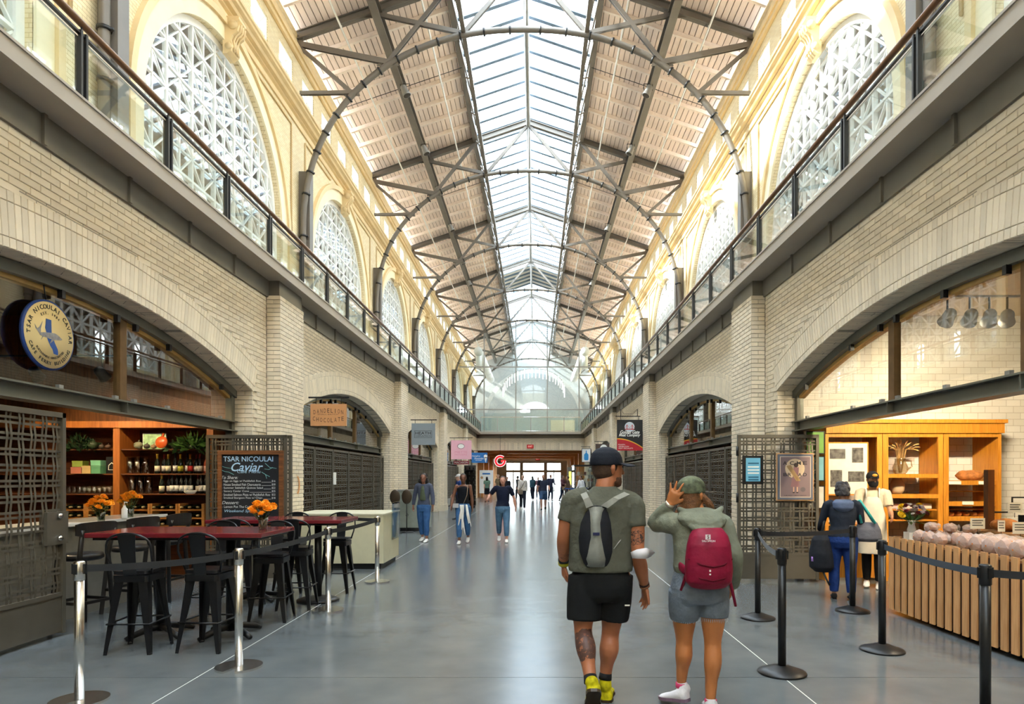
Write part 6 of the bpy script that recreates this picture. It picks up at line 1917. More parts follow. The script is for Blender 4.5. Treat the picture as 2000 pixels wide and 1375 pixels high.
flat(disc(q(1553.5, 908.5), 4.4 * u), C('print_hair', 74, 58, 52), s, yy - .0015, 'printed_hair')
for x in (1549, 1556): flat([q(x - 1.2, 951), q(x + 1.2, 951), q(x + 1, 961), q(x - 1, 961)][::-1], sk, s, yy - .001, 'printed_leg'); flat(disc(q(x, 962), 2.2 * u, ry=1.2 * u), ink, s, yy - .001, 'printed_shoe')
for dx in (0, 2.6, 5.2): flat([q(1535 + dx, 911 - dx * .3), q(1537.5 + dx, 909 - dx * .3), q(1557 + dx, 938), q(1554.5 + dx, 940)][::-1], tan, s, yy - .002, 'printed_loaf')
flat(disc(q(1567, 956), 5 * u, ry=4.6 * u), C('print_grey', 108, 96, 98), s, yy - .001, 'printed_basket'); ps('ACME BREAD COMPANY BERKELEY', 1552, 967.5, 44, 1.4, ink)
c = PX(1470, 918, Y); s = empty('blue_notice', (c.x, Y, c.z)); tag(s, 'pale blue notice in a thick black frame on the right gate', 'poster')
w, h = 20 * MP(Y), 28 * MP(Y); MB().box(-w, w, -.02, .01, -h, h).build('frame', M_BLACKM, s); MB().box(-w + .045, w - .045, -.023, -.02, -h + .045, h - .035).build('print', C('sky_print', 110, 182, 214), s)
for i, (y, wp, m) in enumerate(((905, 21, C('teal_ink', 30, 96, 130)), (912, 22, WH), (918, 23, WH), (924, 22, WH), (932, 20, C('teal_ink', 30, 96, 130)), (937, 20, C('teal_ink', 30, 96, 130)))):
    p, q2 = loc(c, Y, 1470.5 - wp / 2, y + 1.3), loc(c, Y, 1470.5 + wp / 2, y - 1.3)
    MB().box(p[0], q2[0], -.0245, -.0235, p[1], q2[1]).build('text_line', m, s)
# ---- notice on the chocolate shop gate, orange emblem on the pilaster
o = MB().box(-.002, .002, -.11, .11, -.14, .14).build('paper_notice', WH, None, (-4.315, 15.05, 1.55)); tag(o, 'white paper notice on the closed gates under the chocolate sign', 'notice')
s = empty('orange_emblem', (XP * -1 + .012, 11.45, 1.44), pi / 2); tag(s, 'orange crescent emblem on the pilaster beside the chalkboard', 'emblem')
pts = [(.22 * cos(radians(a)), .17 * 1.05 * sin(radians(a))) for a in range(-60, 61, 10)]
flat([(p[0], p[1] * 1.1) for p in pts] + [(p[0] * .75, p[1] * .9) for p in pts[::-1]], C('orange_mark', 214, 150, 84), s, 0, 'crescent')
# ---- far stands
s = empty('white_display_board', (-2.95, 43.6, 0)); tag(s, 'white display board with a blue header far down the hall', 'display')
MB().box(-.46, .46, 0, .05, .5, 2.05).build('panel', WH, s); MB().box(-.26, .26, -.005, 0, 1.76, 1.86).build('header', C('azure', 40, 116, 190), s); flat(disc((-.3, 1.55), .09), C('oak', 196, 152, 104), s, -.004, 'emblem')
for x in (-.4, .4): MB().tube([(x, 0, 0), (x, 0, .5)], .02, 6).build('leg', M_STEELL, s)
s = empty('bottle_tower', (-3.05, 33.5, 0)); tag(s, 'dark tower rack of bottles beyond the third left pilaster', 'rack')
MB().box(-.30, .30, -.2, .2, 0, .1).build('base', M_BLACKM, s); MB().box(-.30, .30, .15, .2, .1, 2.2).build('back', M_DARK, s)
for i in range(8):
    MB().box(-.30, .30, -.2, .16, .12 + i * .26, .14 + i * .26).build('shelf', M_BLACKM, s)
    for x in (-.2, 0, .2): link('stock_bottle', BK[4][0][1], s, (x, -.08, .14 + i * .26)).scale = (1, 1, .72)
s = empty('display_case', (3.35, 40.2, 0)); tag(s, 'black-framed glass display case on the far right', 'display case')
MB().box(-.7, .6, -1.5, 1.5, 0, .95).build('body', M_DARK, s); MB().box(-.7, .6, -1.5, 1.5, 2.25, 2.32).build('top', M_BLACKM, s)
for x in (-.68, .58):
    for y in (-1.48, 1.48): MB().box(x - .025, x + .025, y - .025, y + .025, .95, 2.25).build('corner_post', M_BLACKM, s)
MB().box(-.66, .56, -1.47, -1.46, .95, 2.25).build('front_glass', M_GLASS, s); MB().box(-.68, -.67, -1.46, 1.46, .95, 2.25).build('side_glass', M_GLASS, s)
for z in (1.3, 1.7): MB().box(-.6, .5, -1.4, 1.4, z, z + .02).build('shelf', M_STEELL, s)
for i in range(10): MB().box(-.5 + .2 * (i % 5), -.36 + .2 * (i % 5), -1.3, -1.1, 1.32 + .4 * (i // 5), 1.5 + .4 * (i // 5)).build('packet', C('packet_tone_%d' % (i % 3), *((150, 110, 70), (110, 60, 50), (190, 180, 160))[i % 3]), s)
s = empty('menu_kiosk', (3.0, 47.5, 0)); tag(s, 'lit yellow menu kiosk beside the far passage', 'kiosk')
MB().box(-.32, .32, -.1, .1, 0, 2.3).build('body', C('kiosk_grey', 120, 112, 100), s); MB().box(-.22, .22, -.105, -.1, 1.0, 2.0).build('screen', emit('yellow_screen', srgb(226, 220, 110), .8), s)
# ================================================================== people
TMP = bpy.data.scenes.new('tmp_build')
def remesh(mb, voxel, smooth=4, name='body'):
    """fuse overlapping closed lofts into one continuous surface"""
    me = mb.mesh(name, [])
    o = bpy.data.objects.new('tmp', me); TMP.collection.objects.link(o)
    r = o.modifiers.new('r', 'REMESH'); r.mode = 'VOXEL'; r.voxel_size = voxel; r.use_smooth_shade = True
    if smooth:
        s = o.modifiers.new('s', 'SMOOTH'); s.iterations = smooth; s.factor = .5
    vl = TMP.view_layers[0]; vl.update()
    out = bpy.data.meshes.new_from_object(o.evaluated_get(vl.depsgraph))
    bpy.data.objects.remove(o); bpy.data.meshes.remove(me)
    out.name = name
    return out
def rtube(mb, pts, rad, n=14, asp=1.0, up=None):
    """closed tube with rounded ends; radii may be (r, asp)"""
    pts = [Vector(p) for p in pts]; rad = list(rad)
    d0 = (pts[0] - pts[1]).normalized(); d1 = (pts[-1] - pts[-2]).normalized()
    P = [pts[0] + d0 * rad[0] * .85, pts[0] + d0 * rad[0] * .55] + pts + [pts[-1] + d1 * rad[-1] * .55, pts[-1] + d1 * rad[-1] * .85]
    R = [rad[0] * .35, rad[0] * .8] + rad + [rad[-1] * .8, rad[-1] * .35]
    mb.tube(P, R, n, True, 0, False, up, asp)
def curve(pts, rad, k=4):
    """Catmull-Rom resampling of a joint chain"""
    pts = [Vector(p) for p in pts]; P = []; R = []
    n = len(pts)
    for i in range(n - 1):
        p0, p1, p2, p3 = pts[max(0, i - 1)], pts[i], pts[i + 1], pts[min(n - 1, i + 2)]
        for j in range(k):
            t = j / k
            P.append(.5 * ((2 * p1) + (p2 - p0) * t + (2 * p0 - 5 * p1 + 4 * p2 - p3) * t * t + (3 * p1 - p0 - 3 * p2 + p3) * t ** 3)); R.append(rad[i] + (rad[i + 1] - rad[i]) * (t * t * (3 - 2 * t)))
    P.append(pts[-1]); R.append(rad[-1])
    return P, R
def loft(mb, rings, n=24, M=None):
    """rings: (cx, cy, cz, rx, ry[, exponent]) stacked"""
    vs = []; fs = []
    for r in rings:
        e = r[5] if len(r) > 5 else 2.2
        for j in range(n):
            a = 2 * pi * j / n; c, s = cos(a), sin(a)
            p = Vector((r[0] + r[3] * math.copysign(abs(c) ** (2 / e), c), r[1] + r[4] * math.copysign(abs(s) ** (2 / e), s), r[2]))
            vs.append(M @ p if M else p)
    k = len(rings)
    for i in range(k - 1):
        for j in range(n): fs.append((i * n + j, i * n + (j + 1) % n, (i + 1) * n + (j + 1) % n, (i + 1) * n + j))
    fs.append(tuple(range(n - 1, -1, -1))); fs.append(tuple((k - 1) * n + j for j in range(n)))
    mb.add(vs, fs, 0, True)
def hand(mb, w, d, nrm, side, s=1.0, curl=.5, spread=.12, thumb_out=.6):
    """palm and five fingers: wrist w, direction d, palm normal nrm (where the palm faces), side = +1 if the thumb lies towards nrm x d"""
    d = Vector(d).normalized(); nrm = Vector(nrm); nrm = (nrm - d * nrm.dot(d)).normalized(); t = nrm.cross(d) * side
    w = Vector(w)
    pts = [w - d * .02 * s, w + d * .02 * s, w + d * .055 * s, w + d * .088 * s]
    mb.tube(pts, [.028 * s, .034 * s, .041 * s, .040 * s], 12, True, 0, False, t, .42)
    L = (.068, .078, .073, .056); off = (.030, .010, -.011, -.031)
    for i in range(4):
        b = w + d * (.085 - (.006 if i in (0, 3) else 0)) * s + t * off[i] * s
        dd = (d + t * spread * (1.5 - i)).normalized()
        p = [b]; c = 0
        for k, f in enumerate((.42, .32, .26)):
            c += curl * (.55, .75, .5)[k]
            p.append(p[-1] + (dd * cos(c) + nrm * sin(c)) * L[i] * f * 1.0 * s)
        rtube(mb, p, [.0098 * s, .0092 * s, .0085 * s, .0072 * s], 8)
    b = w + d * .022 * s + t * .026 * s
    q = (d * .75 + t * thumb_out + nrm * .25).normalized()
    rtube(mb, [b, b + q * .034 * s, b + q * .056 * s + d * .010 * s, b + q * .068 * s + d * .026 * s], [.0150 * s, .0115 * s, .0105 * s, .0085 * s], 8)
def head_into(mb, c, M3, s=1.0, jaw=1.0):
    """skull with jaw, nose, brow, ears; M3 rotates the face (+Y) to where the person looks"""
    M = Matrix.Translation(c) @ M3.to_4x4() @ Matrix.Scale(s, 4)
    R = [(0, .048, -.122, .022, .022), (0, .042, -.112, .038 * jaw, .042), (0, .026, -.088, .055 * jaw, .064), (0, .012, -.055, .064, .082), (0, .004, -.01, .071, .094), (0, -.004, .035, .075, .098), (0, -.01, .072, .068, .088), (0, -.012, .098, .047, .062), (0, -.012, .112, .018, .024)]
    loft(mb, R, 20, M)
    rtube(mb, [M @ Vector((0, .092, .012)), M @ Vector((0, .108, -.018)), M @ Vector((0, .116, -.035))], [.010 * s, .012 * s, .015 * s], 8)
    for e in (-1, 1):
        rtube(mb, [M @ Vector((e * .073, -.012, .012)), M @ Vector((e * .079, -.014, -.008)), M @ Vector((e * .074, -.008, -.034))], [.015 * s, .016 * s, .010 * s], 8)
        rtube(mb, [M @ Vector((e * .014, .094, .022)), M @ Vector((e * .046, .083, .022))], [.008 * s, .007 * s], 6)
    rtube(mb, [M @ Vector((-.024, .084, -.068)), M @ Vector((0, .092, -.066)), M @ Vector((.024, .084, -.068))], [.006 * s, .010 * s, .006 * s], 6)
    return M
M_EYE = mat('eye_dark', srgb(40, 28, 22), .2); M_EYEW = mat('eye_white', srgb(226, 222, 216), .3); M_LIP = mat('lip', srgb(150, 86, 76), .5)
def face_bits(M, parent, s=1.0):
    for e in (-1, 1):
        MB().ball(M @ Vector((e * .031, .084, .003)), (.012 * s, .008 * s, .007 * s), 8).build('eye', M_EYEW, parent)
        MB().ball(M @ Vector((e * .031, .0895, .003)), .0055 * s, 6).build('iris', M_EYE, parent)
    m = MB(); m.tube([M @ Vector((-.022, .088, -.068)), M @ Vector((0, .099, -.066)), M @ Vector((.022, .088, -.068))], [.003 * s, .007 * s, .003 * s], 6); m.build('lips', M_LIP, parent)
def skin(name, c, tattoos=()):
    m = mat(name, srgb(*c), .5, var=.08, scale=9, bump=.04, bscale=120)
    nt = m.node_tree; N = nt.nodes; L = nt.links; b = N['Principled BSDF']
    b.inputs['Subsurface Weight'].default_value = .0
    col = b.inputs['Base Color'].links[0].from_socket
    for (p, r, sc, th, dens) in tattoos:
        g = N.new('ShaderNodeTexCoord'); ds = N.new('ShaderNodeVectorMath'); ds.operation = 'DISTANCE'; ds.inputs[1].default_value = p
        L.new(g.outputs['Object'], ds.inputs[0])
        lt = N.new('ShaderNodeMath'); lt.operation = 'LESS_THAN'; lt.inputs[1].default_value = r
        nz0 = N.new('ShaderNodeTexNoise'); nz0.inputs['Scale'].default_value = 30; L.new(g.outputs['Object'], nz0.inputs['Vector'])
        am = N.new('ShaderNodeMath'); am.operation = 'MULTIPLY_ADD'; am.inputs[1].default_value = .06; L.new(nz0.outputs['Fac'], am.inputs[0]); L.new(ds.outputs['Value'], am.inputs[2]); L.new(am.outputs[0], lt.inputs[0])
        nz = N.new('ShaderNodeTexNoise'); nz.inputs['Scale'].default_value = sc; nz.inputs['Detail'].default_value = 5; nz.inputs['Distortion'].default_value = 1.5
        L.new(g.outputs['Object'], nz.inputs['Vector'])
        gt = N.new('ShaderNodeMapRange'); gt.inputs['From Min'].default_value = th - .06; gt.inputs['From Max'].default_value = th + .06; gt.inputs['To Min'].default_value = dens; gt.inputs['To Max'].default_value = .15
        L.new(nz.outputs['Fac'], gt.inputs['Value'])
        mu = N.new('ShaderNodeMath'); mu.operation = 'MULTIPLY'; L.new(lt.outputs[0], mu.inputs[0]); L.new(gt.outputs[0], mu.inputs[1])
        mx = N.new('ShaderNodeMix'); mx.data_type = 'RGBA'; L.new(mu.outputs[0], mx.inputs['Factor']); L.new(col, mx.inputs['A']); mx.inputs['B'].default_value = srgb(44, 42, 48)
        col = mx.outputs['Result']
    L.new(col, b.inputs['Base Color'])
    return m
def cloth(name, c, rough=.85, var=.12, scale=14, bump=.25, bscale=22):
    return mat(name, srgb(*c), rough, 0, var, scale, bump, bscale, spec=.2)
def put(me, name, m, parent, off):
    me.materials.clear(); me.materials.append(m)
    o = link(name, me, parent); o.location = -Vector(off); return o
def shoe(mb, heel, toe, s=1.0, w=.046, h=.07):
    """closed shoe from heel to toe points (sole centre line), world space"""
    heel, toe = Vector(heel), Vector(toe); d = (toe - heel); L_ = d.length; d.normalize()
    up = Vector((0, 0, 1)); up = (up - d * up.dot(d)).normalized(); sd = d.cross(up)
    n = 16; vs = []; fs = []
    prof = [(-.03, .5, .55), (.0, .86, .95), (.12, 1.0, 1.1), (.28, .98, 1.0), (.45, .94, .82), (.62, 1.06, .62), (.8, 1.02, .50), (.93, .72, .38), (1.0, .34, .24)]
    for t, ww, hh in prof:
        for j in range(n):
            a = 2 * pi * j / n; x = cos(a) * w * ww * s; z = sin(a)
            z = (z * h * hh * .62 + h * hh * .5) * s
            vs.append(heel + d * (t * L_) + sd * x + up * max(0.0, z))
    k = len(prof)
    for i in range(k - 1):
        for j in range(n): fs.append((i * n + j, i * n + (j + 1) % n, (i + 1) * n + (j + 1) % n, (i + 1) * n + j))
    fs.append(tuple(range(n - 1, -1, -1))); fs.append(tuple((k - 1) * n + j for j in range(n)))
    mb.add(vs, fs, 0, True)
    return d, up, sd
def sole(heel, toe, m, parent, off, s=1.0, w=.048, th=.022):
    heel, toe = Vector(heel), Vector(toe); d = toe - heel; L_ = d.length; d.normalize(); up = Vector((0, 0, 1)); up = (up - d * up.dot(d)).normalized(); sd = d.cross(up)
    out = []
    prof = [(-.05, .4), (0, .8), (.15, .98), (.45, .86), (.65, 1.05), (.82, 1.0), (.95, .68), (1.02, .3)]
    for t, ww in prof: out.append((t, ww * w * s))
    for t, ww in prof[::-1]: out.append((t, -ww * w * s))
    mb = MB(); n = len(out)
    lo = [heel + d * (t * L_) + sd * x - up * .004 for t, x in out]; hi = [p + up * th for p in lo]
    mb.add(lo + hi, [tuple(range(n)), tuple(range(2 * n - 1, n - 1, -1))] + [(i, n + i, n + (i + 1) % n, (i + 1) % n) for i in range(n)])
    return put(mb.mesh('sole', []), 'shoe_sole', m, parent, off)

# ------------------------------------------------------------------ the man in the foreground
def man():
    base = Vector((.80, 4.58, 0))
    root = empty('person', base); tag(root, 'man seen from behind in grey T-shirt, black shorts and dark cap, with a drawstring bag', 'person')
    J = lambda x, y, Y: PX(x, y, Y)
    pel = J(1173, 1118, 4.56); neck = J(1181, 950, 4.60); 
    shL, shR = J(1120, 975, 4.58), J(1236, 982, 4.56)
    elL, wrL = J(1101, 1045, 4.58), J(1101, 1102, 4.72)
    elR, wrR = J(1246, 1080, 4.50), J(1259, 1145, 4.60)
    hipL, hipR = J(1142, 1128, 4.56), J(1205, 1126, 4.57)
    knL, anL = J(1139, 1232, 4.52), J(1154, 1330, 4.285)
    knR, anR = J(1192, 1238, 4.62), J(1182, 1324, 4.60)
    hc = J(1187, 913, 4.63)
    yaw = Matrix.Rotation(radians(-62), 3, 'Z')
    b = MB()
    M = head_into(b, hc, yaw, 1.12, 1.1)
    P, R = curve([neck - Vector((0, 0, .06)), neck, hc - Vector((0, 0, .05))], [.085, .066, .062]); rtube(b, P, R, 16)
    loft(b, [(pel.x, pel.y, pel.z - .06, .15, .11), (pel.x, pel.y, pel.z + .05, .155, .115), (pel.x, pel.y + .0, 1.08, .15, .105), (pel.x, 4.58, 1.25, .17, .115), (neck.x, 4.59, 1.38, .175, .11), (neck.x, 4.60, 1.47, .12, .08)])
    for s_, sh, el, wr in ((-1, shL, elL, wrL), (1, shR, elR, wrR)):
        m1 = sh.lerp(el, .45) + Vector((s_ * .006, 0, 0)); m2 = el.lerp(wr, .35)
        P, R = curve([sh, m1, el, m2, wr], [.060, .060, .045, .050, .031]); rtube(b, P, R, 16)
    hand(b, wrL, (J(1103, 1140, 4.76) - wrL), (1, .2, 0), -1, 1.06, .55)
    hand(b, wrR, (J(1262, 1185, 4.64) - wrR), (-1, -.45, 0), 1, 1.06, .45)
    for hp, kn, an in ((hipL, knL, anL), (hipR, knR, anR)):
        cf = kn.lerp(an, .32) + Vector((0, -.028, 0)); th = hp.lerp(kn, .5)
        P, R = curve([hp, th, kn, cf, kn.lerp(an, .72), an], [.100, .088, .062, .069, .046, .038]); rtube(b, P, R, 18)
    me = remesh(b, .0065, 5)
    t1 = knL.lerp(anL, .33) + Vector((0, -.05, 0)) - Vector((0, 0, 0))
    sk = skin('skin_man', (178, 112, 78), [(tuple(knL.lerp(anL, .34)), .150, 30, .62, .80), (tuple(shR.lerp(elR, .68) + Vector((.0, -.05, 0))), .085, 42, .50, .92), (tuple(elL.lerp(wrL, .6)), .075, 45, .43, .8)])
    o = put(me, 'body', sk, root, base)
    for e in (-1, 1): MB().ball(M @ Vector((e * .031, .086, .003)), (.012, .008, .007), 8).build('eye', M_EYE, root).location = -base
    # short beard and hair
    h = MB(); loft(h, [(0, -.030, -.075, .050, .045), (0, -.022, -.05, .066, .072), (0, -.016, -.01, .0765, .087), (0, -.014, .04, .080, .096), (0, -.014, .09, .06, .075)], 20, M)
    put(remesh(h, .008, 2), 'hair', mat('hair_brown', srgb(72, 50, 36), .7, var=.3, scale=60, bump=.5, bscale=200), root, base)
    br = MB(); loft(br, [(0, .055, -.128, .02, .018), (0, .048, -.118, .042, .046), (0, .034, -.095, .060, .062), (0, .03, -.07, .064, .062), (0, .02, -.052, .062, .06)], 16, M)
    put(remesh(br, .008, 2), 'beard', mat('beard_brown', srgb(104, 68, 48), .8, var=.3, scale=60, bump=.5, bscale=200), root, base)
    # cap
    c = MB(); loft(c, [(0, -.010, .012, .086, .106), (0, -.010, .03, .0885, .109), (0, -.012, .06, .086, .105), (0, -.014, .09, .076, .092), (0, -.014, .115, .054, .066), (0, -.014, .130, .02, .024)], 28, M)
    cm = cloth('navy_cap', (34, 38, 48), .8, .12, 30, .15, 120)
    put(remesh(c, .007, 3), 'cap', cm, root, base)
    v = MB(); vs = []; fs = []; n = 12
    for i in range(n + 1):
        a = radians(18 + 144 * i / n)
        for r, dz in ((.092, .018), (.165, .006 - .012 * abs(cos(a)) ** 2)):
            ry = r * (1.18 if r < .1 else 1.22)
            for th in (0, .006): vs.append(M @ Vector((cos(a) * r * .92, sin(a) * ry - .012, .012 + dz - .006 + th)))
    for i in range(n):
        a = 4 * i; fs += [(a + 1, a + 3, a + 7, a + 5), (a, a + 4, a + 6, a + 2), (a + 2, a + 6, a + 7, a + 3), (a, a + 1, a + 5, a + 4)]
    v.add(vs, fs); put(v.mesh('brim', []), 'cap_brim', cm, root, base)
    # T-shirt
    t = MB()
    loft(t, [(pel.x + .0, 4.56, .925, .222, .150), (pel.x, 4.56, .95, .226, .153), (pel.x, 4.565, 1.04, .222, .148), (pel.x + .005, 4.57, 1.16, .226, .150), (pel.x + .01, 4.575, 1.28, .238, .152), (neck.x, 4.58, 1.37, .226, .145), (neck.x, 4.585, 1.42, .190, .125), (neck.x, 4.595, 1.465, .135, .10), (neck.x, 4.605, 1.515, .080, .076)], 30)
    for sh, el in ((shL, elL), (shR, elR)):
        P, R = curve([sh.lerp(neck, .45) - Vector((0, 0, .03)), sh - Vector((0, 0, .012)), sh.lerp(el, .3), sh.lerp(el, .62 if sh is shL else .49)], [.080, .080, .077, .076]); t.tube(P, R, 18)
    tm = remesh(t, .009, 3)
    put(tm, 'tshirt', cloth('olive_grey_jersey', (92, 93, 82), .9, .12, 10, 1.0, 14), root, base)
    # shorts
    s = MB()
    loft(s, [(pel.x, 4.56, .945, .190, .135), (pel.x, 4.56, .90, .200, .145), (pel.x, 4.56, .82, .212, .152), (pel.x, 4.56, .76, .205, .145), (pel.x, 4.56, .72, .17, .12)][::-1], 28)
    for hp, kn, q in ((hipL, knL, .80), (hipR, knR, .72)):
        P, R = curve([hp + Vector((0, 0, .02)), hp.lerp(kn, .4), hp.lerp(kn, q)], [.115, .122, .118]); s.tube(P, R, 20)
    put(remesh(s, .009, 3), 'shorts', cloth('black_shorts', (26, 28, 30), .8, .1, 12, .35, 14), root, base)
    mk = J(1226, 1182, 4.455); MB().box(-.02, .014, -.002, 0, -.006, .004).build('shorts_logo', WH, root).location = mk - base
    # drawstring bag: grey middle, dark sides, straps
    Yb = 4.43
    def slab(pts, depth, n=8):
        """puffy panel from (x_left, x_right, y, bulge) rows in pixels, bulging towards the camera"""
        m = MB(); vs = []; fs = []
        for (a, c_, y, bu) in pts:
            for j in range(n + 1):
                u = j / n; x = a + (c_ - a) * u; k = (1 - (2 * u - 1) ** 2) ** .6
                yy_ = Yb - .012 - bu * k; p = J(x, y, yy_); vs.append(p)
        r = len(pts)
        for i in range(r - 1):
            for j in range(n): a = i * (n + 1) + j; fs.append((a, a + 1, a + n + 2, a + n + 1))
        m.add(vs, fs, 0, True); return m
    dk = slab([(1152, 1182, 991, .02), (1143, 1188, 1002, .04), (1134, 1193, 1022, .055), (1130, 1196, 1050, .06), (1132, 1196, 1078, .055), (1140, 1190, 1100, .035), (1146, 1186, 1108, .01)], .05)
    put(dk.mesh('bag_sides', []), 'bag_side_panels', cloth('black_nylon', (36, 38, 44), .6, .1, 20, .2, 40), root, base)
    gp = slab([(1150, 1184, 989, .035), (1149, 1180, 1000, .058), (1150, 1176, 1025, .082), (1150, 1178, 1050, .088), (1145, 1183, 1075, .090), (1142, 1186, 1092, .085), (1146, 1183, 1106, .045), (1150, 1180, 1108, .01)], .05)
    put(gp.mesh('bag_front', []), 'bag_front_panel', cloth('silver_grey_nylon', (140, 142, 136), .5, .18, 12, .5, 18), root, base)
    tg = J(1164.5, 1043, 4.325); MB().box(-.022, .022, -.002, .002, -.010, .010).build('bag_tag', C('tag_navy', 34, 40, 84), root).location = tg - base
    for pts in ([(1152, 990), (1145, 974), (1140, 964)], [(1180, 990), (1203, 974), (1224, 964)]):
        w = MB(); vs = []; fs = []
        for i, (x, y) in enumerate(pts):
            for dx in (-7, 7): vs.append(J(x + dx * (.8 if i else 1), y + (dx * .35 if pts[0][0] > 1160 else -dx * .35), (4.395, 4.405, 4.46)[i]))
        for i in range(2): fs.append((2 * i, 2 * i + 1, 2 * i + 3, 2 * i + 2))
        w.add(vs, fs); o = put(w.mesh('strap', []), 'bag_strap', cloth('strap_grey', (150, 150, 142), .7), root, base)
        sm = o.modifiers.new('th', 'SOLIDIFY'); sm.thickness = .012; sm.offset = 0
    MB().tube([J(1150, 990, 4.40), J(1166, 988, 4.385), J(1184, 992, 4.40)], .006, 6).build('drawcord', M_BLACKM, root).location = -base
    MB().tube([J(1199, 1072, 4.40), J(1212, 1055, 4.44), J(1222, 1046, 4.48)], .004, 5).build('drawcord', M_STEELL, root).location = -base
    # watch, bracelet, face mask on the elbow
    def band(w0, w1, r, m, n, wd=.02, asp=1.0):
        d = (w1 - w0).normalized(); c0 = w0.lerp(w1, 1.0); mb = MB(); mb.tube([c0 - d * wd / 2, c0 + d * wd / 2], r, 18, True, 0, False, None, asp); put(mb.mesh(n, []), n, m, root, base)
    band(elL, elL.lerp(wrL, .93), .041, C('lime_strap', 190, 186, 30), 'watch_strap', .03); band(elL, elL.lerp(wrL, .86), .041, M_BLACKM, 'watch_case', .022)
    for q, cc in ((.93, (70, 40, 30)), (.985, (140, 90, 60))): band(elR, elR.lerp(wrR, q), .037, C('bead_%d' % int(q * 100), *cc), 'bracelet', .012)
    ms = MB(); vs = []
    mrow = [(1233, 1078, 4.44), (1244, 1073, 4.40), (1262, 1070, 4.41), (1278, 1078, 4.47)]; mrow2 = [(1236, 1090, 4.44), (1248, 1091, 4.39), (1262, 1091, 4.41), (1270, 1086, 4.47)]
    vs = [J(*p) for p in mrow] + [J(*p) for p in mrow2]
    ms.add(vs, [(i, i + 1, 5 + i, 4 + i) for i in range(3)], 0, True); o = put(ms.mesh('mask', []), 'face_mask', C('mask_white', 236, 234, 240, r=.8), root, base); o.modifiers.new('th', 'SOLIDIFY').thickness = .008
    # shoes
    ym = cloth('yellow_black_knit', (196, 186, 20), .7, .5, 16, .2, 60); bm = cloth('black_knit', (34, 34, 36), .7)
    so = C('sole_dark', 58, 42, 24)
    for heel, toe, an in ((J(1162, 1352, 4.23), J(1163, 1392, 4.36), anL), (Vector((anR.x - .0, 4.56, .0)), Vector((anR.x + .05, 4.84, .0)), anR)):
        if an is anL: heel = Vector((anL.x + .012, 4.195, .195)); toe = Vector((anL.x + .018, 4.385, .012))
        m = MB(); shoe(m, heel, toe, 1.05); rtube(m, [an, an.lerp(heel, .5) + Vector((0, .01, .02))], [.042, .046], 12)
        put(remesh(m, .007, 3), 'shoe', ym, root, base); sole(heel, toe, so, root, base, 1.08)
        sk_ = MB(); d = (an - (knL if an is anL else knR)).normalized(); sk_.tube([an - d * .035, an + d * .01], [.044, .047], 14); put(sk_.mesh('sock', []), 'sock', bm, root, base)
man()

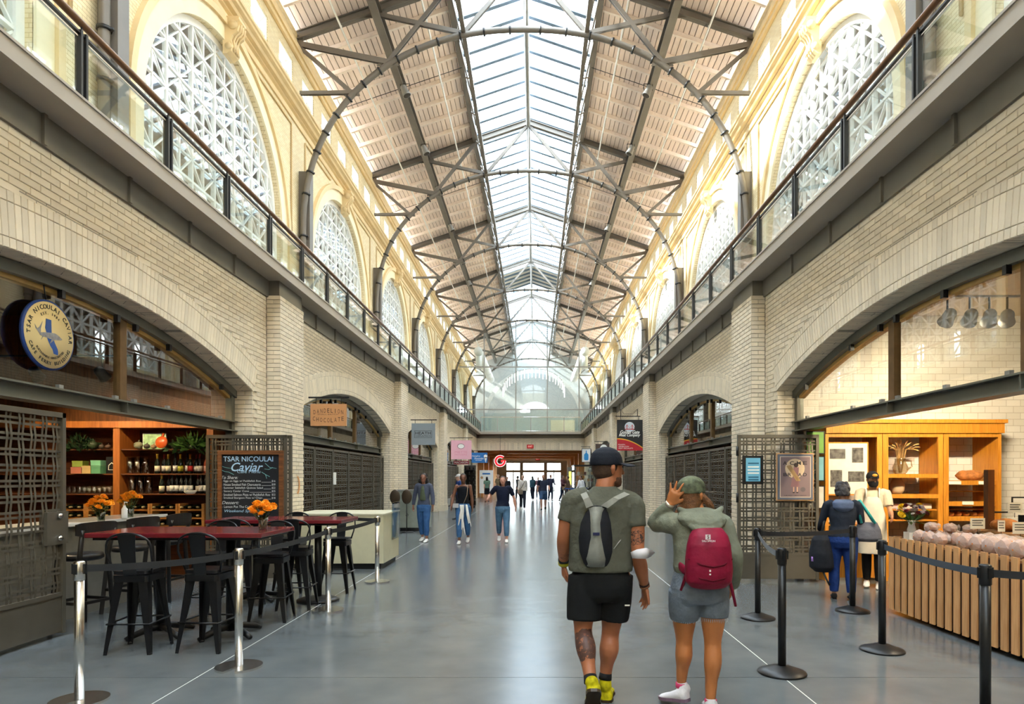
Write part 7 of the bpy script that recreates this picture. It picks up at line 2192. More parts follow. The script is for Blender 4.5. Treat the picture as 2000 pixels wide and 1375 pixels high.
# ------------------------------------------------------------------ the woman in the foreground
def woman():
    base = Vector((1.44, 4.42, 0))
    root = empty('person', base); tag(root, 'woman seen from behind in sage hoodie with a raspberry backpack, one hand on her cap', 'person')
    J = lambda x, y, Y: PX(x, y, Y)
    pel = J(1366, 1150, 4.42); neck = J(1364, 1003, 4.44); hc = J(1352, 965, 4.47)
    shL, shR = J(1312, 1022, 4.43), J(1410, 1024, 4.42)
    elL, wrL = J(1280, 1022, 4.56), J(1308, 985, 4.43)
    elR, wrR = J(1432, 1085, 4.40), J(1432, 1140, 4.58)
    hipL, hipR = J(1337, 1160, 4.42), J(1393, 1160, 4.42)
    knL, anL = J(1336, 1252, 4.50), J(1331, 1330, 4.52)
    knR, anR = J(1392, 1258, 4.40), J(1388, 1362, 4.36)
    yaw = Matrix.Rotation(radians(-48), 3, 'Z')
    b = MB(); M = head_into(b, hc, yaw, 1.0, .92)
    P, R = curve([neck - Vector((0, 0, .05)), neck, hc - Vector((0, 0, .05))], [.07, .052, .052]); rtube(b, P, R, 14)
    loft(b, [(pel.x, 4.42, pel.z - .06, .15, .11), (pel.x, 4.42, pel.z + .05, .15, .11), (pel.x, 4.42, 1.0, .125, .095), (neck.x, 4.42, 1.15, .14, .1), (neck.x, 4.43, 1.28, .14, .09)])
    for sh, el, wr in ((shL, elL, wrL), (shR, elR, wrR)):
        P, R = curve([sh, sh.lerp(el, .5), el, el.lerp(wr, .4), wr], [.05, .046, .038, .040, .026]); rtube(b, P, R, 14)
    hd = J(1318, 950, 4.46)
    hand(b, wrL, J(1326, 948, 4.385) - wrL, (.25, .9, .1), 1, 1.05, .16, .30, .8)
    hand(b, wrR, Vector((0, .5, -.4)), (-1, 0, 0), 1, .95, .5)
    for hp, kn, an in ((hipL, knL, anL), (hipR, knR, anR)):
        cf = kn.lerp(an, .32) + Vector((0, -.02, 0))
        P, R = curve([hp, hp.lerp(kn, .5), kn, cf, kn.lerp(an, .72), an], [.095, .080, .056, .059, .041, .034]); rtube(b, P, R, 16)
    put(remesh(b, .0065, 5), 'body', skin('skin_woman', (196, 124, 72)), root, base)
    face_bits(M, root); 
    for ch in root.children:
        if ch.name.split('.')[0] in ('eye', 'iris', 'lips'): ch.location = -base
    # hair
    hm = mat('hair_auburn', srgb(118, 76, 42), .55, var=.35, scale=50, bump=.5, bscale=140)
    h = MB(); loft(h, [(.01, -.05, -.16, .05, .03), (.008, -.045, -.12, .07, .05), (.0, -.035, -.08, .077, .066), (0, -.02, -.03, .080, .085), (0, -.014, .03, .081, .098), (0, -.012, .08, .065, .08)], 20, M)
    P, R = curve([J(1372, 968, 4.42), J(1386, 985, 4.42), J(1394, 1002, 4.43)], [.02, .026, .012]); rtube(h, P, R, 10)
    P, R = curve([J(1330, 985, 4.44), J(1321, 1003, 4.42), J(1316, 1016, 4.41)], [.018, .016, .006]); rtube(h, P, R, 8)
    put(remesh(h, .008, 2), 'hair', hm, root, base)
    cm = mat('camouflage_cap', srgb(86, 92, 70), .85, var=.8, scale=22, bump=.15, bscale=120)
    c = MB(); loft(c, [(0, -.012, .006, .086, .105), (0, -.012, .03, .088, .108), (0, -.012, .06, .086, .104), (0, -.014, .09, .074, .090), (0, -.014, .112, .052, .064), (0, -.014, .126, .02, .024)], 28, M)
    put(remesh(c, .007, 3), 'cap', cm, root, base)
    v = MB(); vs = []; fs = []; n = 12
    for i in range(n + 1):
        a = radians(20 + 140 * i / n)
        for r in (.09, .160):
            for th in (0, .006): vs.append(M @ Vector((cos(a) * r * .9, sin(a) * r * 1.2 - .012, .008 + th)))
    for i in range(n):
        a = 4 * i; fs += [(a + 1, a + 3, a + 7, a + 5), (a, a + 4, a + 6, a + 2), (a + 2, a + 6, a + 7, a + 3), (a, a + 1, a + 5, a + 4)]
    v.add(vs, fs); put(v.mesh('brim', []), 'cap_brim', cloth('grey_brim', (120, 112, 96)), root, base)
    # hoodie
    hk = cloth('sage_cotton', (128, 132, 116), .92, .12, 10, 1.0, 14)
    t = MB()
    loft(t, [(pel.x - .0, 4.42, .93, .165, .125), (pel.x, 4.42, .97, .178, .135), (pel.x, 4.42, 1.05, .172, .13), (pel.x, 4.425, 1.15, .178, .13), (neck.x, 4.43, 1.24, .182, .125), (neck.x, 4.43, 1.29, .16, .11), (neck.x, 4.44, 1.335, .09, .085)], 28)
    P, R = curve([neck.lerp(shL, .5) - Vector((0, 0, .03)), shL, shL.lerp(elL, .55), elL, elL.lerp(wrL, .45), elL.lerp(wrL, .86)], [.075, .075, .064, .060, .056, .042]); rtube(t, P, R, 16)
    P, R = curve([neck.lerp(shR, .5) - Vector((0, 0, .03)), shR, shR.lerp(elR, .55), elR, elR.lerp(wrR, .5), wrR], [.075, .075, .068, .066, .062, .045]); rtube(t, P, R, 16)
    put(remesh(t, .009, 3), 'hoodie', hk, root, base)
    hd = MB()
    loft(hd, [(neck.x + .01, 4.36, 1.20, .03, .02), (neck.x + .01, 4.345, 1.225, .09, .055), (neck.x + .008, 4.35, 1.26, .145, .085), (neck.x + .003, 4.37, 1.30, .168, .105), (neck.x, 4.40, 1.335, .150, .105), (neck.x - .005, 4.425, 1.36, .115, .09), (neck.x - .005, 4.43, 1.375, .075, .06)], 26)
    for k, (dz, dy) in enumerate(((1.345, 4.33), (1.30, 4.275), (1.262, 4.262))):
        P, R = curve([Vector((neck.x - .14 + .02 * k, dy + .07, dz + .02)), Vector((neck.x - .07, dy + .02, dz - .012)), Vector((neck.x + .02, dy, dz - .03)), Vector((neck.x + .10, dy + .03, dz - .005)), Vector((neck.x + .15 - .02 * k, dy + .08, dz + .025))], [.018, .024, .026, .024, .018]); rtube(hd, P, R, 10)
    put(remesh(hd, .008, 3), 'hood', hk, root, base)
    # denim shorts with a frayed hem
    dn = cloth('washed_denim', (112, 122, 134), .9, .2, 12, .3, 60)
    s = MB()
    loft(s, [(pel.x, 4.42, .73, .165, .12), (pel.x, 4.42, .77, .192, .145), (pel.x, 4.42, .83, .196, .15), (pel.x, 4.42, .90, .180, .135), (pel.x, 4.42, .955, .160, .118)], 28)
    for hp, kn, q in ((hipL, knL, .50), (hipR, knR, .46)):
        P, R = curve([hp + Vector((0, 0, .03)), hp.lerp(kn, .25), hp.lerp(kn, q)], [.108, .108, .100]); s.tube(P, R, 20)
    put(remesh(s, .008, 3), 'denim_shorts', dn, root, base)
    rn = random.Random(2)
    for hp, kn, q in ((hipL, knL, .50), (hipR, knR, .46)):
        f = MB(); c_ = hp.lerp(kn, q)
        for i in range(44):
            a = 2 * pi * i / 44; p = c_ + Vector((cos(a) * .096, sin(a) * .096, .002)); q2 = p + Vector((cos(a) * .006, sin(a) * .006, -.012 - rn.random() * .014)); w = Vector((-sin(a), cos(a), 0)) * .003
            f.add([p - w, p + w, q2 + w * .4, q2 - w * .4], [(0, 1, 2, 3)])
        o = put(f.mesh('fray', []), 'frayed_hem', cloth('denim_fray', (170, 176, 184)), root, base); o['kind'] = 'stuff'
    # backpack
    ras = cloth('raspberry_nylon', (140, 26, 56), .5, .18, 8, .4, 14)
    p = MB(); cx = J(1382, 1090, 4.27).x
    loft(p, [(cx, 4.27, .845, .05, .03), (cx, 4.26, .86, .115, .07), (cx, 4.245, .90, .150, .095), (cx, 4.24, .98, .155, .105), (cx, 4.245, 1.06, .150, .10), (cx + .002, 4.25, 1.14, .142, .092), (cx + .005, 4.265, 1.20, .125, .075), (cx + .005, 4.285, 1.25, .09, .05)], 28)
    bp = remesh(p, .009, 4); bo = put(bp, 'backpack', ras, root, base)
    for z, dy in ((1.02, 4.136), (.93, 4.142)):
        MB().tube([(cx - .14, dy + .07, z + .03), (cx - .07, dy + .008, z - .0), (cx, dy - .004, z - .012), (cx + .07, dy + .008, z), (cx + .14, dy + .07, z + .03)], .006, 6).build('backpack_seam', cloth('raspberry_dark', (100, 16, 36)), root).location = -base
    wl = C('pack_logo', 232, 226, 226); f_ = J(1383, 1049, 4.145)
    MB().box(-.016, .016, -.003, .0, -.016, .016).build('pack_emblem', wl, root).location = f_ - base + Vector((0, .004, 0))
    o = txt('S', .032, C('pack_letter', 120, 20, 50), root, f_ - base + Vector((0, -.0005, 0)), bold=.0); 
    o = txt('SALOMON', .018, wl, root, J(1384, 1057, 4.138) - base, sx=1.0)
    for y_, h_ in ((1115, .012), (1122, .008)):
        MB().box(-.005, .005, -.003, .003, -h_ / 2, h_ / 2).build('pack_tab', wl, root).location = J(1387, y_, 4.135) - base
    for pts in ([(1345, 1108, 4.30), (1338, 1130, 4.30), (1330, 1153, 4.32)], [(1418, 1100, 4.30), (1427, 1140, 4.28), (1437, 1184, 4.30)]):
        w = MB(); P = [J(*q) for q in pts]; w.tube(P, [.014, .011, .009], 6, True, 0, False, (0, 1, 0), 2.0 if False else 1.0); put(w.mesh('strap', []), 'backpack_strap', ras, root, base)
    w = MB(); w.tube([J(1322, 1100, 4.40), J(1335, 1112, 4.30), J(1352, 1122, 4.27)], .032, 8, True, 0, False, (0, 0, 1), .35); put(w.mesh('hip_belt', []), 'hip_belt', ras, root, base)
    d = (wrL - elL).normalized(); m = MB(); m.tube([wrL - d * .012, wrL + d * .012], .033, 16); put(m.mesh('watch', []), 'wrist_watch', mat('watch_silver', srgb(196, 190, 180), .3, .7), root, base)
    # shoes
    sm = cloth('white_running_shoe', (224, 222, 226), .6, .08, 10, .2, 60); pk = C('pink_lining', 214, 60, 110)
    for heel, toe, an in ((Vector((anL.x + .03, 4.46, .045)), Vector((anL.x - .135, 4.60, .02)), anL), (Vector((anR.x, 4.30, 0)), Vector((anR.x + .03, 4.55, 0)), anR)):
        m = MB(); shoe(m, heel, toe, 1.0); rtube(m, [an + Vector((0, 0, -.03)), an.lerp(heel, .6) + Vector((0, .02, .02))], [.040, .044], 12)
        put(remesh(m, .007, 3), 'shoe', sm, root, base); sole(heel, toe, C('sole_mauve', 120, 96, 116), root, base, 1.0)
        q = MB(); q.tube([an + Vector((0, 0, -.012)), an + Vector((0, 0, -.045))], .041, 14); put(q.mesh('sock', []), 'shoe_collar', pk, root, base)
woman()
# ------------------------------------------------------------------ everyone else
def figure(label, x, y, H, rz, skin_c, top, bottom, hair, shoes=(230, 228, 226), stride=.3, lead=1, arms=None, sleeve='long', leg='long', hairlen=.0, female=True, voxel=.012, build=1.0, yaw=0, lean=0.0, extra=None, cap=None, bald=False, simple=False, leg2=None):
    """a standing or walking figure facing local +Y"""
    s = H / 1.75; root = empty('person', (x, y, 0), rz); tag(root, label, 'person')
    key = label[:12]
    hx = .085 * s * build; sw = (.165 if female else .19) * s * build
    a1, a2 = stride * .55 * lead, -stride * .55 * lead
    def legp(sx, a):
        bend = .10 + (.35 if a < 0 else .05) * abs(stride) * 2.0
        hip = Vector((sx * hx, 0, .90 * s)); kn = hip + Vector((sx * .005, sin(a + .04) * .42 * s, -cos(a) * .42 * s)); an = kn + Vector((0, sin(a - bend) * .405 * s, -cos(a - bend) * .405 * s))
        return hip, kn, an
    LL, RR = legp(-1, a1), legp(1, a2)
    dz = .075 * s - min(LL[2].z, RR[2].z)
    LL = [p + Vector((0, 0, dz)) for p in LL]; RR = [p + Vector((0, 0, dz)) for p in RR]
    pz = LL[0].z
    ly = lambda z: lean * (z - pz)
    sz = pz + .53 * s; nz = pz + .58 * s; hz = pz + .735 * s
    hc = Vector((0, ly(hz) + .025 * s, hz)); neck = Vector((0, ly(nz), nz))
    arms = arms or ((-.25, .12, .25), (.25, .12, .3))
    A = []
    for sx, (fw, ou, bd) in zip((-1, 1), arms):
        sh = Vector((sx * sw, ly(sz), sz)); d = Vector((sx * sin(ou), sin(fw), -cos(fw) * cos(ou))).normalized(); el = sh + d * .285 * s
        d2 = Vector((sx * sin(ou) * .4, sin(fw + bd), -cos(fw + bd))).normalized(); wr = el + d2 * .245 * s; A.append((sh, el, wr, d2, sx))
    b = MB(); M = head_into(b, hc, Matrix.Rotation(yaw, 3, 'Z'), s * .98)
    P, R = curve([neck - Vector((0, 0, .06 * s)), neck, hc - Vector((0, 0, .05 * s))], [.07 * s, .053 * s, .052 * s], 2); rtube(b, P, R, 12)
    wf = .9 if female else 1.0; bl = build
    T_ = [(0, 0, pz - .06 * s, .14, .10), (0, 0, pz + .05 * s, .15, .105), (0, 0, pz + .18 * s, .125 * wf, .09), (0, 0, pz + .36 * s, .15 * wf, .105), (0, 0, pz + .48 * s, .155 * wf, .095), (0, 0, pz + .56 * s, .10, .07)]
    loft(b, [(c[0], ly(c[2]), c[2], c[3] * s * bl, c[4] * s * bl) for c in T_], 18)
    for sh, el, wr, d2, sx in A:
        P, R = curve([sh, sh.lerp(el, .5), el, el.lerp(wr, .4), wr], [q * s * (bl ** .5) for q in (.05, .045, .038, .040, .026)], 3); rtube(b, P, R, 10)
        hand(b, wr, d2, (-sx, .2, 0), sx, s * .98, .5)
    for hip, kn, an in (LL, RR):
        P, R = curve([hip, hip.lerp(kn, .5), kn, kn.lerp(an, .33) + Vector((0, -.02 * s, 0)), an], [q * s * (bl ** .5) * (1.0 if leg == 'short' else .8) for q in (.09, .076, .054, .056, .040)], 3); rtube(b, P, R, 12)
    put(remesh(b, voxel, 3), 'body', skin('skin_%d_%d_%d' % skin_c, skin_c), root, (0, 0, 0))
    if not simple: face_bits(M, root, s)
    # hair or cap
    if not bald:
        h = MB(); rings = [(0, -.035, -.075, .055, .045), (0, -.022, -.03, .078, .080), (0, -.016, .03, .083, .098), (0, -.014, .08, .07, .085), (0, -.012, .118, .03, .036)]
        if hairlen: rings = [(0, -.05, -.11 - hairlen, .06, .03), (0, -.05, -.09 - hairlen * .6, .10, .05), (0, -.045, -.09, .095, .065)] + rings[1:]
        loft(h, rings, 18, M); put(remesh(h, max(.009, voxel), 2), 'hair', mat('hair_%d_%d_%d' % hair, srgb(*hair), .6, var=.3, scale=50, bump=.5, bscale=120), root, (0, 0, 0))
    if cap:
        c = MB(); loft(c, [(0, -.010, .012, .088, .108), (0, -.012, .06, .088, .107), (0, -.014, .10, .068, .082), (0, -.014, .130, .02, .024)], 20, M); loft(c, [(0, .11, .012, .066, .06), (0, .11, .022, .066, .06)], 16, M)
        put(remesh(c, max(.008, voxel * .8), 2), 'cap', cloth('cap_%d_%d_%d' % cap, cap), root, (0, 0, 0))
    # top
    tc, tm = top[0], cloth('top_%d_%d_%d' % tuple(top), tuple(top)); t = MB()
    T2 = [(0, 0, pz + .04 * s, .170, .125), (0, 0, pz + .10 * s, .168 * wf ** .3, .122), (0, 0, pz + .2 * s, .150 * wf, .112), (0, 0, pz + .36 * s, .172 * wf, .125), (0, 0, pz + .48 * s, .175 * wf, .112), (0, 0, pz + .545 * s, .125 * wf, .088), (0, 0, pz + .575 * s, .07, .066)]
    if sleeve == 'tank': T2 = T2[1:5] + [(0, 0, pz + .53 * s, .10 * wf, .088)]
    loft(t, [(c[0], ly(c[2]), c[2], c[3] * s * bl, c[4] * s * bl) for c in T2], 22)
    if sleeve != 'tank':
        for sh, el, wr, d2, sx in A:
            if sleeve == 'long': P, R = curve([sh.lerp(neck, .4) - Vector((0, 0, .04 * s)), sh, el, el.lerp(wr, .9)], [q * s for q in (.075, .068, .054, .042)], 3)
            else: P, R = curve([sh.lerp(neck, .4) - Vector((0, 0, .04 * s)), sh, sh.lerp(el, .75)], [q * s for q in (.075, .070, .062)], 3)
            t.tube(P, R, 12)
    put(remesh(t, voxel, 3), 'top', tm, root, (0, 0, 0))
    # bottoms
    bm = cloth('bottom_%d_%d_%d' % tuple(bottom), tuple(bottom), .9, .2, 10, .4, 30); q = MB()
    loft(q, [(0, 0, pz - .12 * s, .14 * s * bl, .11 * s * bl), (0, 0, pz - .03 * s, .172 * s * bl, .132 * s * bl), (0, 0, pz + .05 * s, .165 * s * bl, .125 * s * bl), (0, 0, pz + .14 * s, .140 * s * bl, .108 * s * bl)], 20)
    for hip, kn, an in (LL, RR):
        e = {'long': (an, .92), 'short': (kn, .85), 'crop': (an, .78)}[leg]
        if leg == 'short': pts = [hip + Vector((0, 0, .03 * s)), hip.lerp(kn, .5), hip.lerp(kn, .9)]; rr = (.108, .104, .098)
        else: pts = [hip + Vector((0, 0, .03 * s)), hip.lerp(kn, .5), kn, kn.lerp(an, .4), kn.lerp(an, e[1])]; rr = (.105, .094, .074, .070, .056)
        P, R = curve(pts, [k * s * bl ** .5 for k in rr], 3); q.tube(P, R, 14)
    put(remesh(q, voxel, 3), 'trousers' if leg != 'short' else 'shorts', bm, root, (0, 0, 0))
    for hip, kn, an in (LL, RR):
        tilt = max(0, (an.z - .09 * s)) * 1.2
        m = MB(); heel = an + Vector((0, -.05 * s, -.07 * s)); toe = heel + Vector((0, .25 * s, -tilt)); heel.z = max(.004, heel.z); toe.z = max(.004, toe.z)
        shoe(m, heel, toe, s * .98); rtube(m, [an, an.lerp(heel, .6) + Vector((0, .02, .02))], [.036 * s, .042 * s], 10)
        put(remesh(m, max(.008, voxel * .8), 2), 'shoe', cloth('shoe_%d_%d_%d' % shoes, shoes), root, (0, 0, 0))
    J = dict(pz=pz, s=s, A=A, M=M, neck=neck, hc=hc, sz=sz, LL=LL, RR=RR)
    if extra: extra(root, J)
    return root
def at(mb, n, m, root): return put(mb.mesh(n, []), n, m, root, (0, 0, 0))

# ---- three women walking towards the camera
def ex1(r, J):
    s = J['s']; t = MB(); loft(t, [(0, .045, J['pz'] + .16 * s, .085, .10), (0, .05, J['pz'] + .3 * s, .075, .10), (0, .05, J['pz'] + .44 * s, .06, .088), (0, .04, J['pz'] + .53 * s, .05, .06)], 16)
    put(remesh(t, .012, 2), 'inner_top', cloth('olive_top', (84, 92, 72)), r, (0, 0, 0))
    h = MB(); rn = random.Random(4)
    for i in range(60):
        a = rn.uniform(pi * .95, pi * 2.05); z = rn.uniform(-.24, .08); h.ball(J['M'] @ Vector((cos(a) * (.085 + .03 * (z < -.05)), sin(a) * .07 - .02, z)), .03, 8)
    put(remesh(h, .011, 1), 'curls', mat('hair_30_22_20', srgb(30, 22, 20), .6), r, (0, 0, 0))
figure('woman with curly dark hair in a blue-grey jacket and blue jeans', -2.40, 15.9, 1.68, pi - .12, (150, 100, 78), (78, 84, 102), (62, 100, 150), (30, 22, 20), stride=.22, lead=1, arms=((.05, .26, .25), (-.1, .3, .2)), hairlen=.16, leg='crop', voxel=.011, extra=ex1)
def ex2(r, J):
    s = J['s']; pz = J['pz']; t = MB()
    # white shirt hanging from the waist in folds
    rn = random.Random(8)
    for i, (x0, x1, z1, w) in enumerate(((.02, .10, -.42, .05), (-.02, .02, -.50, .055), (.06, -.06, -.62, .045), (-.08, -.14, -.36, .045), (-.10, -.20, -.44, .035))):
        rtube(t, [(x0, .13 * s, pz + .05), (x0 * .5 + x1 * .5, .17 * s, pz + z1 * .45), (x1, .15 * s, pz + z1)], [.035, w, w * .45], 8, .5)
    put(remesh(t, .011, 2), 'draped_shirt', cloth('white_shirt_cloth', (234, 232, 226), .9, .05, 10, .5, 20), r, (0, 0, 0))
    b = MB(); b.tube([(-.12, .09, J['sz'] + .04), (-.1, .135, pz + .3), (-.02, .13, pz + .1)], .008, 6); at(b, 'bag_strap', C('strap_tan', 150, 130, 110), r)
    b = MB(); b.cbox((.17, .08, pz + .05), (.14, .07, .10)); at(b, 'small_bag', C('bag_grey', 176, 174, 176), r)
figure('woman in a black tank top with a white shirt draped over her jeans', -1.39, 15.5, 1.68, pi, (120, 78, 58), (22, 24, 30), (70, 112, 160), (40, 30, 26), stride=.35, lead=-1, arms=((-.1, .16, .15), (.15, .3, .3)), sleeve='tank', leg='crop', voxel=.011, extra=ex2)
figure('woman in a navy short-sleeved blouse and cropped jeans, hand on hip', -.47, 15.9, 1.62, pi + .05, (206, 150, 128), (28, 34, 54), (86, 120, 150), (58, 40, 36), stride=.4, lead=1, arms=((-.2, .42, .25), (-.55, .62, 1.7)), sleeve='short', leg='crop', hairlen=.06, voxel=.011, build=1.1)
# ---- customer and baker
def ex3(r, J):
    s = J['s']; pz = J['pz']
    b = MB(); loft(b, [(.30, .05, pz - .02, .10, .05), (.30, .05, pz + .02, .17, .085), (.30, .05, pz + .14, .15, .075), (.30, .05, pz + .23, .11, .04)], 18); put(remesh(b, .01, 2), 'tote_bag', cloth('grey_felt', (104, 106, 116), .95), r, (0, 0, 0))
    for dy in (-.02, .10):
        h = MB(); h.tube([(.22, dy, pz + .22), (.17, dy * .5, J['sz'] + .05), (.2, dy * .5, J['sz'] + .06), (.38, dy, pz + .22)], .016, 6); at(h, 'tote_handle', C('turquoise', 50, 178, 176), r)
    k = MB(); loft(k, [(-.24, -.05, pz - .42, .09, .07), (-.25, -.05, pz - .36, .15, .11), (-.26, -.05, pz - .18, .145, .12), (-.26, -.04, pz + .0, .11, .10), (-.25, -.03, pz + .08, .06, .05)], 20); put(remesh(k, .011, 2), 'black_backpack', cloth('black_pack', (30, 34, 42), .7, .2, 12, .4, 14), r, (0, 0, 0))
    k = MB(); k.tube([(-.25, -.03, pz + .06), (-.22, .02, pz + .2), (-.2, .06, pz + .3)], .018, 6); k.tube([(-.24, -.1, pz - .4), (-.2, -.12, pz - .5), (-.16, -.13, pz - .58)], .012, 6); at(k, 'pack_strap', M_BLACKM, r)
    k = MB().tube([(-.36, -.12, pz - .28), (-.36, -.12, pz - .22)], .02, 8); at(k, 'purple_bottle', C('lilac', 150, 110, 190), r)
    k = MB(); loft(k, [(0, -.10, J['sz'] - .09, .06, .03), (0, -.11, J['sz'] - .04, .12, .05), (0, -.09, J['sz'] + .03, .13, .06), (0, -.05, J['sz'] + .07, .09, .05)], 16); put(remesh(k, .01, 2), 'hood', cloth('blue_grey_hood', (82, 96, 124)), r, (0, 0, 0))
def ex3b(r, J):
    ex3(r, J); h = MB(); rn = random.Random(9)
    for i in range(70):
        a = rn.uniform(0, 2 * pi); z = rn.uniform(-.07, .12); k = sqrt(max(.05, 1 - (z / .16) ** 2))
        if sin(a) > .5 and z < .03: continue
        h.ball(J['M'] @ Vector((cos(a) * .088 * k, sin(a) * .098 * k - .02, z + .01)), .026, 8)
    put(remesh(h, .009, 1), 'curls', mat('hair_66_64_68', srgb(66, 64, 68), .6), r, (0, 0, 0))
figure('grey-haired customer in a dark hooded jacket with a grey tote and black backpack', 4.30, 8.42, 1.50, -.35, (176, 128, 100), (40, 46, 58), (30, 54, 112), (66, 64, 68), (30, 28, 30), .12, 1, ((.3, .25, .6), (.2, .2, .5)), build=1.24, voxel=.010, extra=ex3b)
def ex4(r, J):
    s = J['s']; pz = J['pz']; t = MB()
    loft(t, [(0, .03, pz - .36, .19, .12), (0, .02, pz - .1, .185, .14), (0, .02, pz + .08, .175, .135), (0, .03, pz + .2, .16, .125), (0, .06, pz + .36, .12, .10), (0, .07, pz + .45, .09, .075)], 22); put(remesh(t, .011, 2), 'apron', cloth('white_apron', (222, 216, 204), .9, .06, 8, .3, 14), r, (0, 0, 0))
    for e in (-1, 1):
        k = MB().tube([(e * .08, .12, pz + .44), (e * .085, .06, pz + .57), (e * .07, -.04, pz + .56)], .012, 6); at(k, 'apron_strap', cloth('white_apron', (222, 216, 204)), r)
    m = MB(); loft(m, [(0, .045, -.125, .035, .035), (0, .035, -.10, .062, .075), (0, .02, -.06, .072, .096), (0, .02, -.03, .070, .099)], 16, J['M']); put(remesh(m, .009, 2), 'face_mask', cloth('black_mask', (34, 34, 38)), r, (0, 0, 0))
    e = J['M'] @ Vector((0, .104, .06)); k = MB().ball(e, (.035, .012, .022), 12); at(k, 'cap_badge', C('badge_gold', 214, 156, 50), r)
figure('baker in a black cap, beige shirt and white apron behind the counter end', 5.15, 9.3, 1.66, pi - .5, (186, 134, 104), (196, 184, 164), (24, 24, 26), (30, 26, 26), (224, 220, 214), .1, 1, ((.35, .2, .9), (.4, .15, 1.0)), sleeve='short', cap=(30, 31, 36), voxel=.010, female=False, build=.92, yaw=.3, extra=ex4)
# ---- people farther down the hall
def pack(c):
    def f(r, J):
        s = J['s']; pz = J['pz']; k = MB(); loft(k, [(0, -.2, pz + .08, .10, .06), (0, -.21, pz + .2, .14, .09), (0, -.21, pz + .4, .13, .08), (0, -.19, pz + .5, .09, .05)], 16); put(remesh(k, .016, 2), 'backpack', cloth('pack_%d_%d_%d' % c, c, .7), r, (0, 0, 0))
    return f
def hbag(c):
    def f(r, J):
        pz = J['pz']; k = MB(); loft(k, [(.12, .16, pz - .12, .13, .05), (.12, .16, pz + .02, .14, .06), (.12, .16, pz + .12, .12, .05)], 14); put(remesh(k, .016, 2), 'shoulder_bag', cloth('bag_%d_%d_%d' % c, c, .7), r, (0, 0, 0))
        q = MB().tube([(.1, .16, pz + .12), (-.08, .12, J['sz'] - .05), (-.1, 0, J['sz'] + .05)], .012, 6); at(q, 'bag_strap', M_BLACKM, r)
    return f
kw = dict(voxel=.018, simple=True)
figure('man in a blue jacket with a backpack partly hidden behind the woman in black', -2.55, 24.5, 1.70, pi - 1.2, (196, 150, 128), (44, 66, 120), (40, 44, 60), (206, 204, 200), (60, 60, 60), .3, 1, None, female=False, extra=pack((28, 60, 96)), cap=(200, 198, 194), **kw)
figure('person in a pale sweater and dark trousers carrying a taupe bag', -.28, 31.6, 1.70, pi, (190, 150, 130), (206, 200, 194), (40, 42, 54), (96, 80, 70), (236, 234, 232), .25, 1, None, extra=hbag((130, 118, 104)), **kw)
figure('man in a dark shirt and blue shorts walking beside the pale sweater', .72, 31.2, 1.72, pi, (190, 140, 118), (42, 48, 66), (62, 86, 120), (90, 76, 66), (30, 30, 32), .45, -1, ((.1, .2, .9), (-.2, .2, .3)), leg='short', sleeve='short', female=False, build=1.12, **kw)
figure('dark-haired woman in a green top standing before the white display board', -2.75, 41.5, 1.62, .3, (196, 150, 128), (92, 118, 104), (30, 32, 40), (34, 28, 28), (40, 40, 44), .1, 1, None, hairlen=.14, leg='short', sleeve='short', **kw)
figure('man in khaki beside the white display board', -2.0, 41.0, 1.76, 2.2, (200, 158, 136), (132, 118, 94), (70, 66, 60), (120, 96, 76), (60, 56, 52), .15, 1, None, female=False, sleeve='short', **kw)
figure('person in black near the red letter sign', -1.35, 38.8, 1.62, pi, (190, 146, 126), (30, 30, 36), (36, 38, 46), (60, 46, 40), (60, 56, 52), .2, 1, None, **kw)
figure('person in dark clothes at the left of the queue', -.85, 44.5, 1.68, 1.0, (180, 140, 120), (44, 46, 52), (40, 42, 50), (40, 32, 30), (50, 50, 52), .25, 1, None, female=False, **kw)
figure('person in a teal top in the middle of the queue', .15, 44.0, 1.66, .4, (190, 146, 126), (52, 84, 100), (38, 44, 60), (36, 30, 30), (220, 218, 216), .2, -1, None, hairlen=.1, **kw)
figure('person in a mauve top behind the queue', .55, 47.0, 1.6, 2.6, (206, 166, 150), (150, 110, 124), (70, 76, 96), (96, 76, 64), (220, 218, 216), .2, -1, None, **kw)
figure('man with a white shirt over his arm in the queue', 1.35, 43.2, 1.76, pi + .4, (176, 130, 108), (58, 60, 84), (48, 54, 70), (34, 28, 26), (40, 40, 42), .15, 1, ((.2, .2, 1.1), (.2, .2, 1.2)), female=False, **kw)
figure('person in maroon carrying a parcel at the right of the queue', 2.1, 42.0, 1.70, pi + .9, (190, 144, 122), (104, 66, 72), (44, 60, 84), (60, 46, 40), (40, 40, 42), .25, 1, ((.5, .15, 1.0), (.5, .15, 1.0)), extra=hbag((150, 122, 88)), **kw)
figure('person in a dark vest and white sleeves by the blue barrier', 2.95, 37.2, 1.66, 2.2, (180, 136, 114), (226, 226, 228), (38, 66, 120), (44, 34, 32), (60, 56, 52), .15, 1, None, extra=pack((34, 36, 46)), **kw)
figure('person in brown behind the blue barrier', 2.25, 38.1, 1.66, 1.4, (180, 136, 114), (96, 76, 66), (50, 54, 64), (50, 38, 34), (60, 56, 52), .15, 1, None, **kw)
stanchion((1.95, 36.3, 0), 'far steel stanchion at the end of the queue barrier')
stanchion((3.3, 36.5, 0), 'far steel stanchion on the right holding the blue barrier')
belt((1.95, 36.3), (3.3, 36.5), 'bright blue queue belt far down the hall', C('belt_blue', 40, 100, 190), .95)
bpy.data.scenes.remove(TMP)

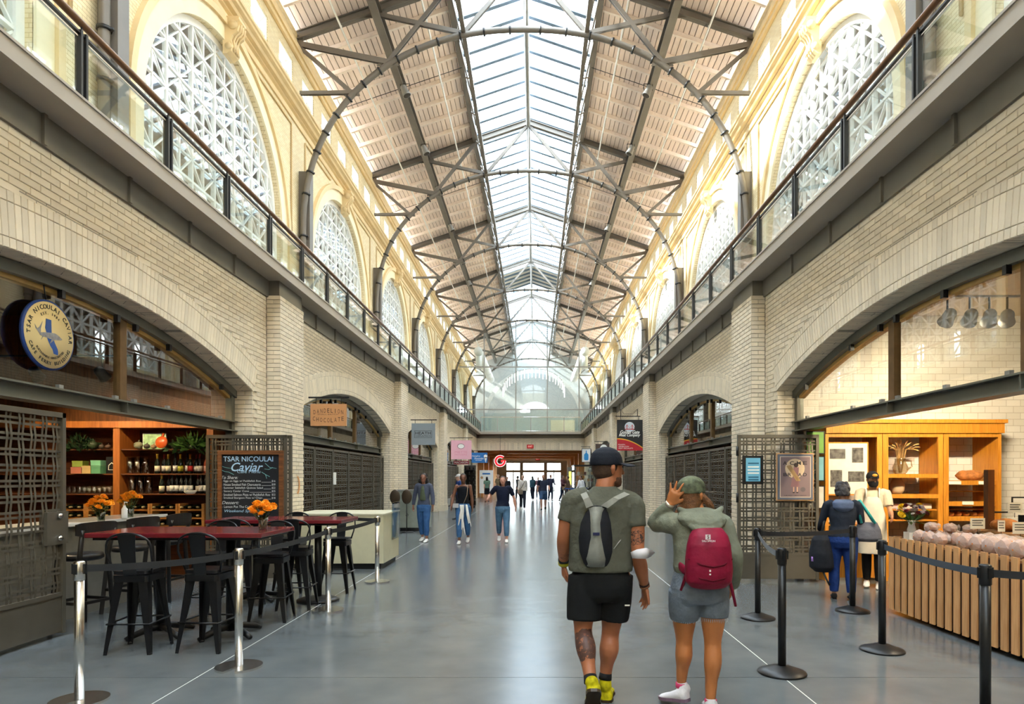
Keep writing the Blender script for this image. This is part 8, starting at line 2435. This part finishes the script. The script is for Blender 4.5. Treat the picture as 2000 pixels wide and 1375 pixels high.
# ================================================================== second level: pieces of a part hang under that part
def base(o): return o.name.split('.')[0]
def local(o): return Matrix.LocRotScale(o.location, o.rotation_euler, o.scale)
RULE = {
    'roof_truss': {'bulb_clip': 'arch_rib'}, 'gate_leaf': {'lock_knob': 'lock_plate', 'hinge': 'gate_frame'}, 'stanchion': {'belt_clip': 'belt_head'},
    'price_card': {'print_line': 'card', 'clip': 'card'}, 'bagged_bread': {'plastic_bag': 'loaf'}, 'wine_bottle': {'label': 'bottle_body', 'foil': 'bottle_body'},
    'lying_wine_bottle': {'foil': 'bottle_body'}, 'chalkboard_menu': {'lettering': 'board', 'leader_line': 'board', 'chalk_branch': 'board'},
    'round_cafe_sign': {'lettering': 'face', 'state_outline': 'face', 'fish': 'face', 'fish_tail': 'face', 'fin': 'face'},
    'photo_board': {'photograph': 'board'}, 'wall_poster': {'print': 'frame'}, 'roof_spotlight': {'lens': 'can'}, 'track_spotlight': {'bulb': 'lamp_head'},
    'red_table': {'base_disc': 'pedestal', 'base_foot': 'pedestal'}, 'blue_notice': {'text_line': 'print'}, 'bar_counter': {}, 'exit_sign': {'lettering': 'sign_box'},
    'bread_poster': {k: 'print' for k in ('lettering', 'moon', 'printed_skirt', 'printed_blouse', 'printed_hair', 'printed_leg', 'printed_shoe', 'printed_loaf', 'printed_basket')},
    'door_1': {'pane': 'door_frame', 'handle': 'door_frame'}, 'wheat_jug': {'handle': 'jug'}, 'neon_letter_sign': {'outline': 'letter', 'letter_bar': 'letter'},
    'display_case': {'packet': 'shelf'}, 'shopfront_frame': {'stiffener': 'lintel'}, 'mixed_bouquet': {'stand': 'vase'}, 'paddle_sign': {'hook': 'pole'},
    'person': {'eye': 'body', 'iris': 'body', 'lips': 'body', 'cap_brim': 'cap', 'cap_badge': 'cap', 'frayed_hem': 'denim_shorts', 'shorts_logo': 'shorts', 'tote_handle': 'tote_bag',
               'backpack_seam': 'backpack', 'pack_emblem': 'backpack', 'pack_tab': 'backpack', 'lettering': 'backpack', 'backpack_strap': 'backpack', 'hip_belt': 'backpack',
               'bag_tag': 'bag_front_panel', 'bag_strap': 'bag_front_panel', 'drawcord': 'bag_front_panel', 'apron_strap': 'apron', 'purple_bottle': 'black_backpack', 'pack_strap': 'black_backpack',
               'watch_case': 'watch_strap', 'curls': 'hair', 'hood': 'hoodie'},
}
SIGN = ('lettering', 'border_line', 'border', 'cake', 'cake_outline', 'cone', 'scoop', 'emblem', 'emblem_disc', 'bridge_tower', 'bridge_cable', 'bridge_deck', 'red_field', 'bottle_shape')
for r in [o for o in COL.objects if o.parent is None]:
    rule = RULE.get(base(r))
    if rule is None and r.get('group') == 'hanging shop signs': rule = {k: 'sign_panel' for k in SIGN}
    kids = list(r.children)
    if base(r) == 'person':
        sh = [k for k in kids if base(k) == 'shoe']
        for i, s in enumerate([k for k in kids if base(k) == 'shoe_sole']):
            s.parent = sh[i]; s.matrix_basis = local(sh[i]).inverted() @ local(s)
    if not rule: continue
    for k in kids:
        tgt = rule.get(base(k))
        if not tgt: continue
        c = [q for q in kids if base(q) == tgt]
        if not c: continue
        if tgt == 'pedestal': p = min(c, key=lambda q: abs(q.data.vertices[0].co.x - k.data.vertices[0].co.x))
        else: p = c[0]
        m = local(p).inverted() @ local(k)
        k.parent = p; k.matrix_basis = m
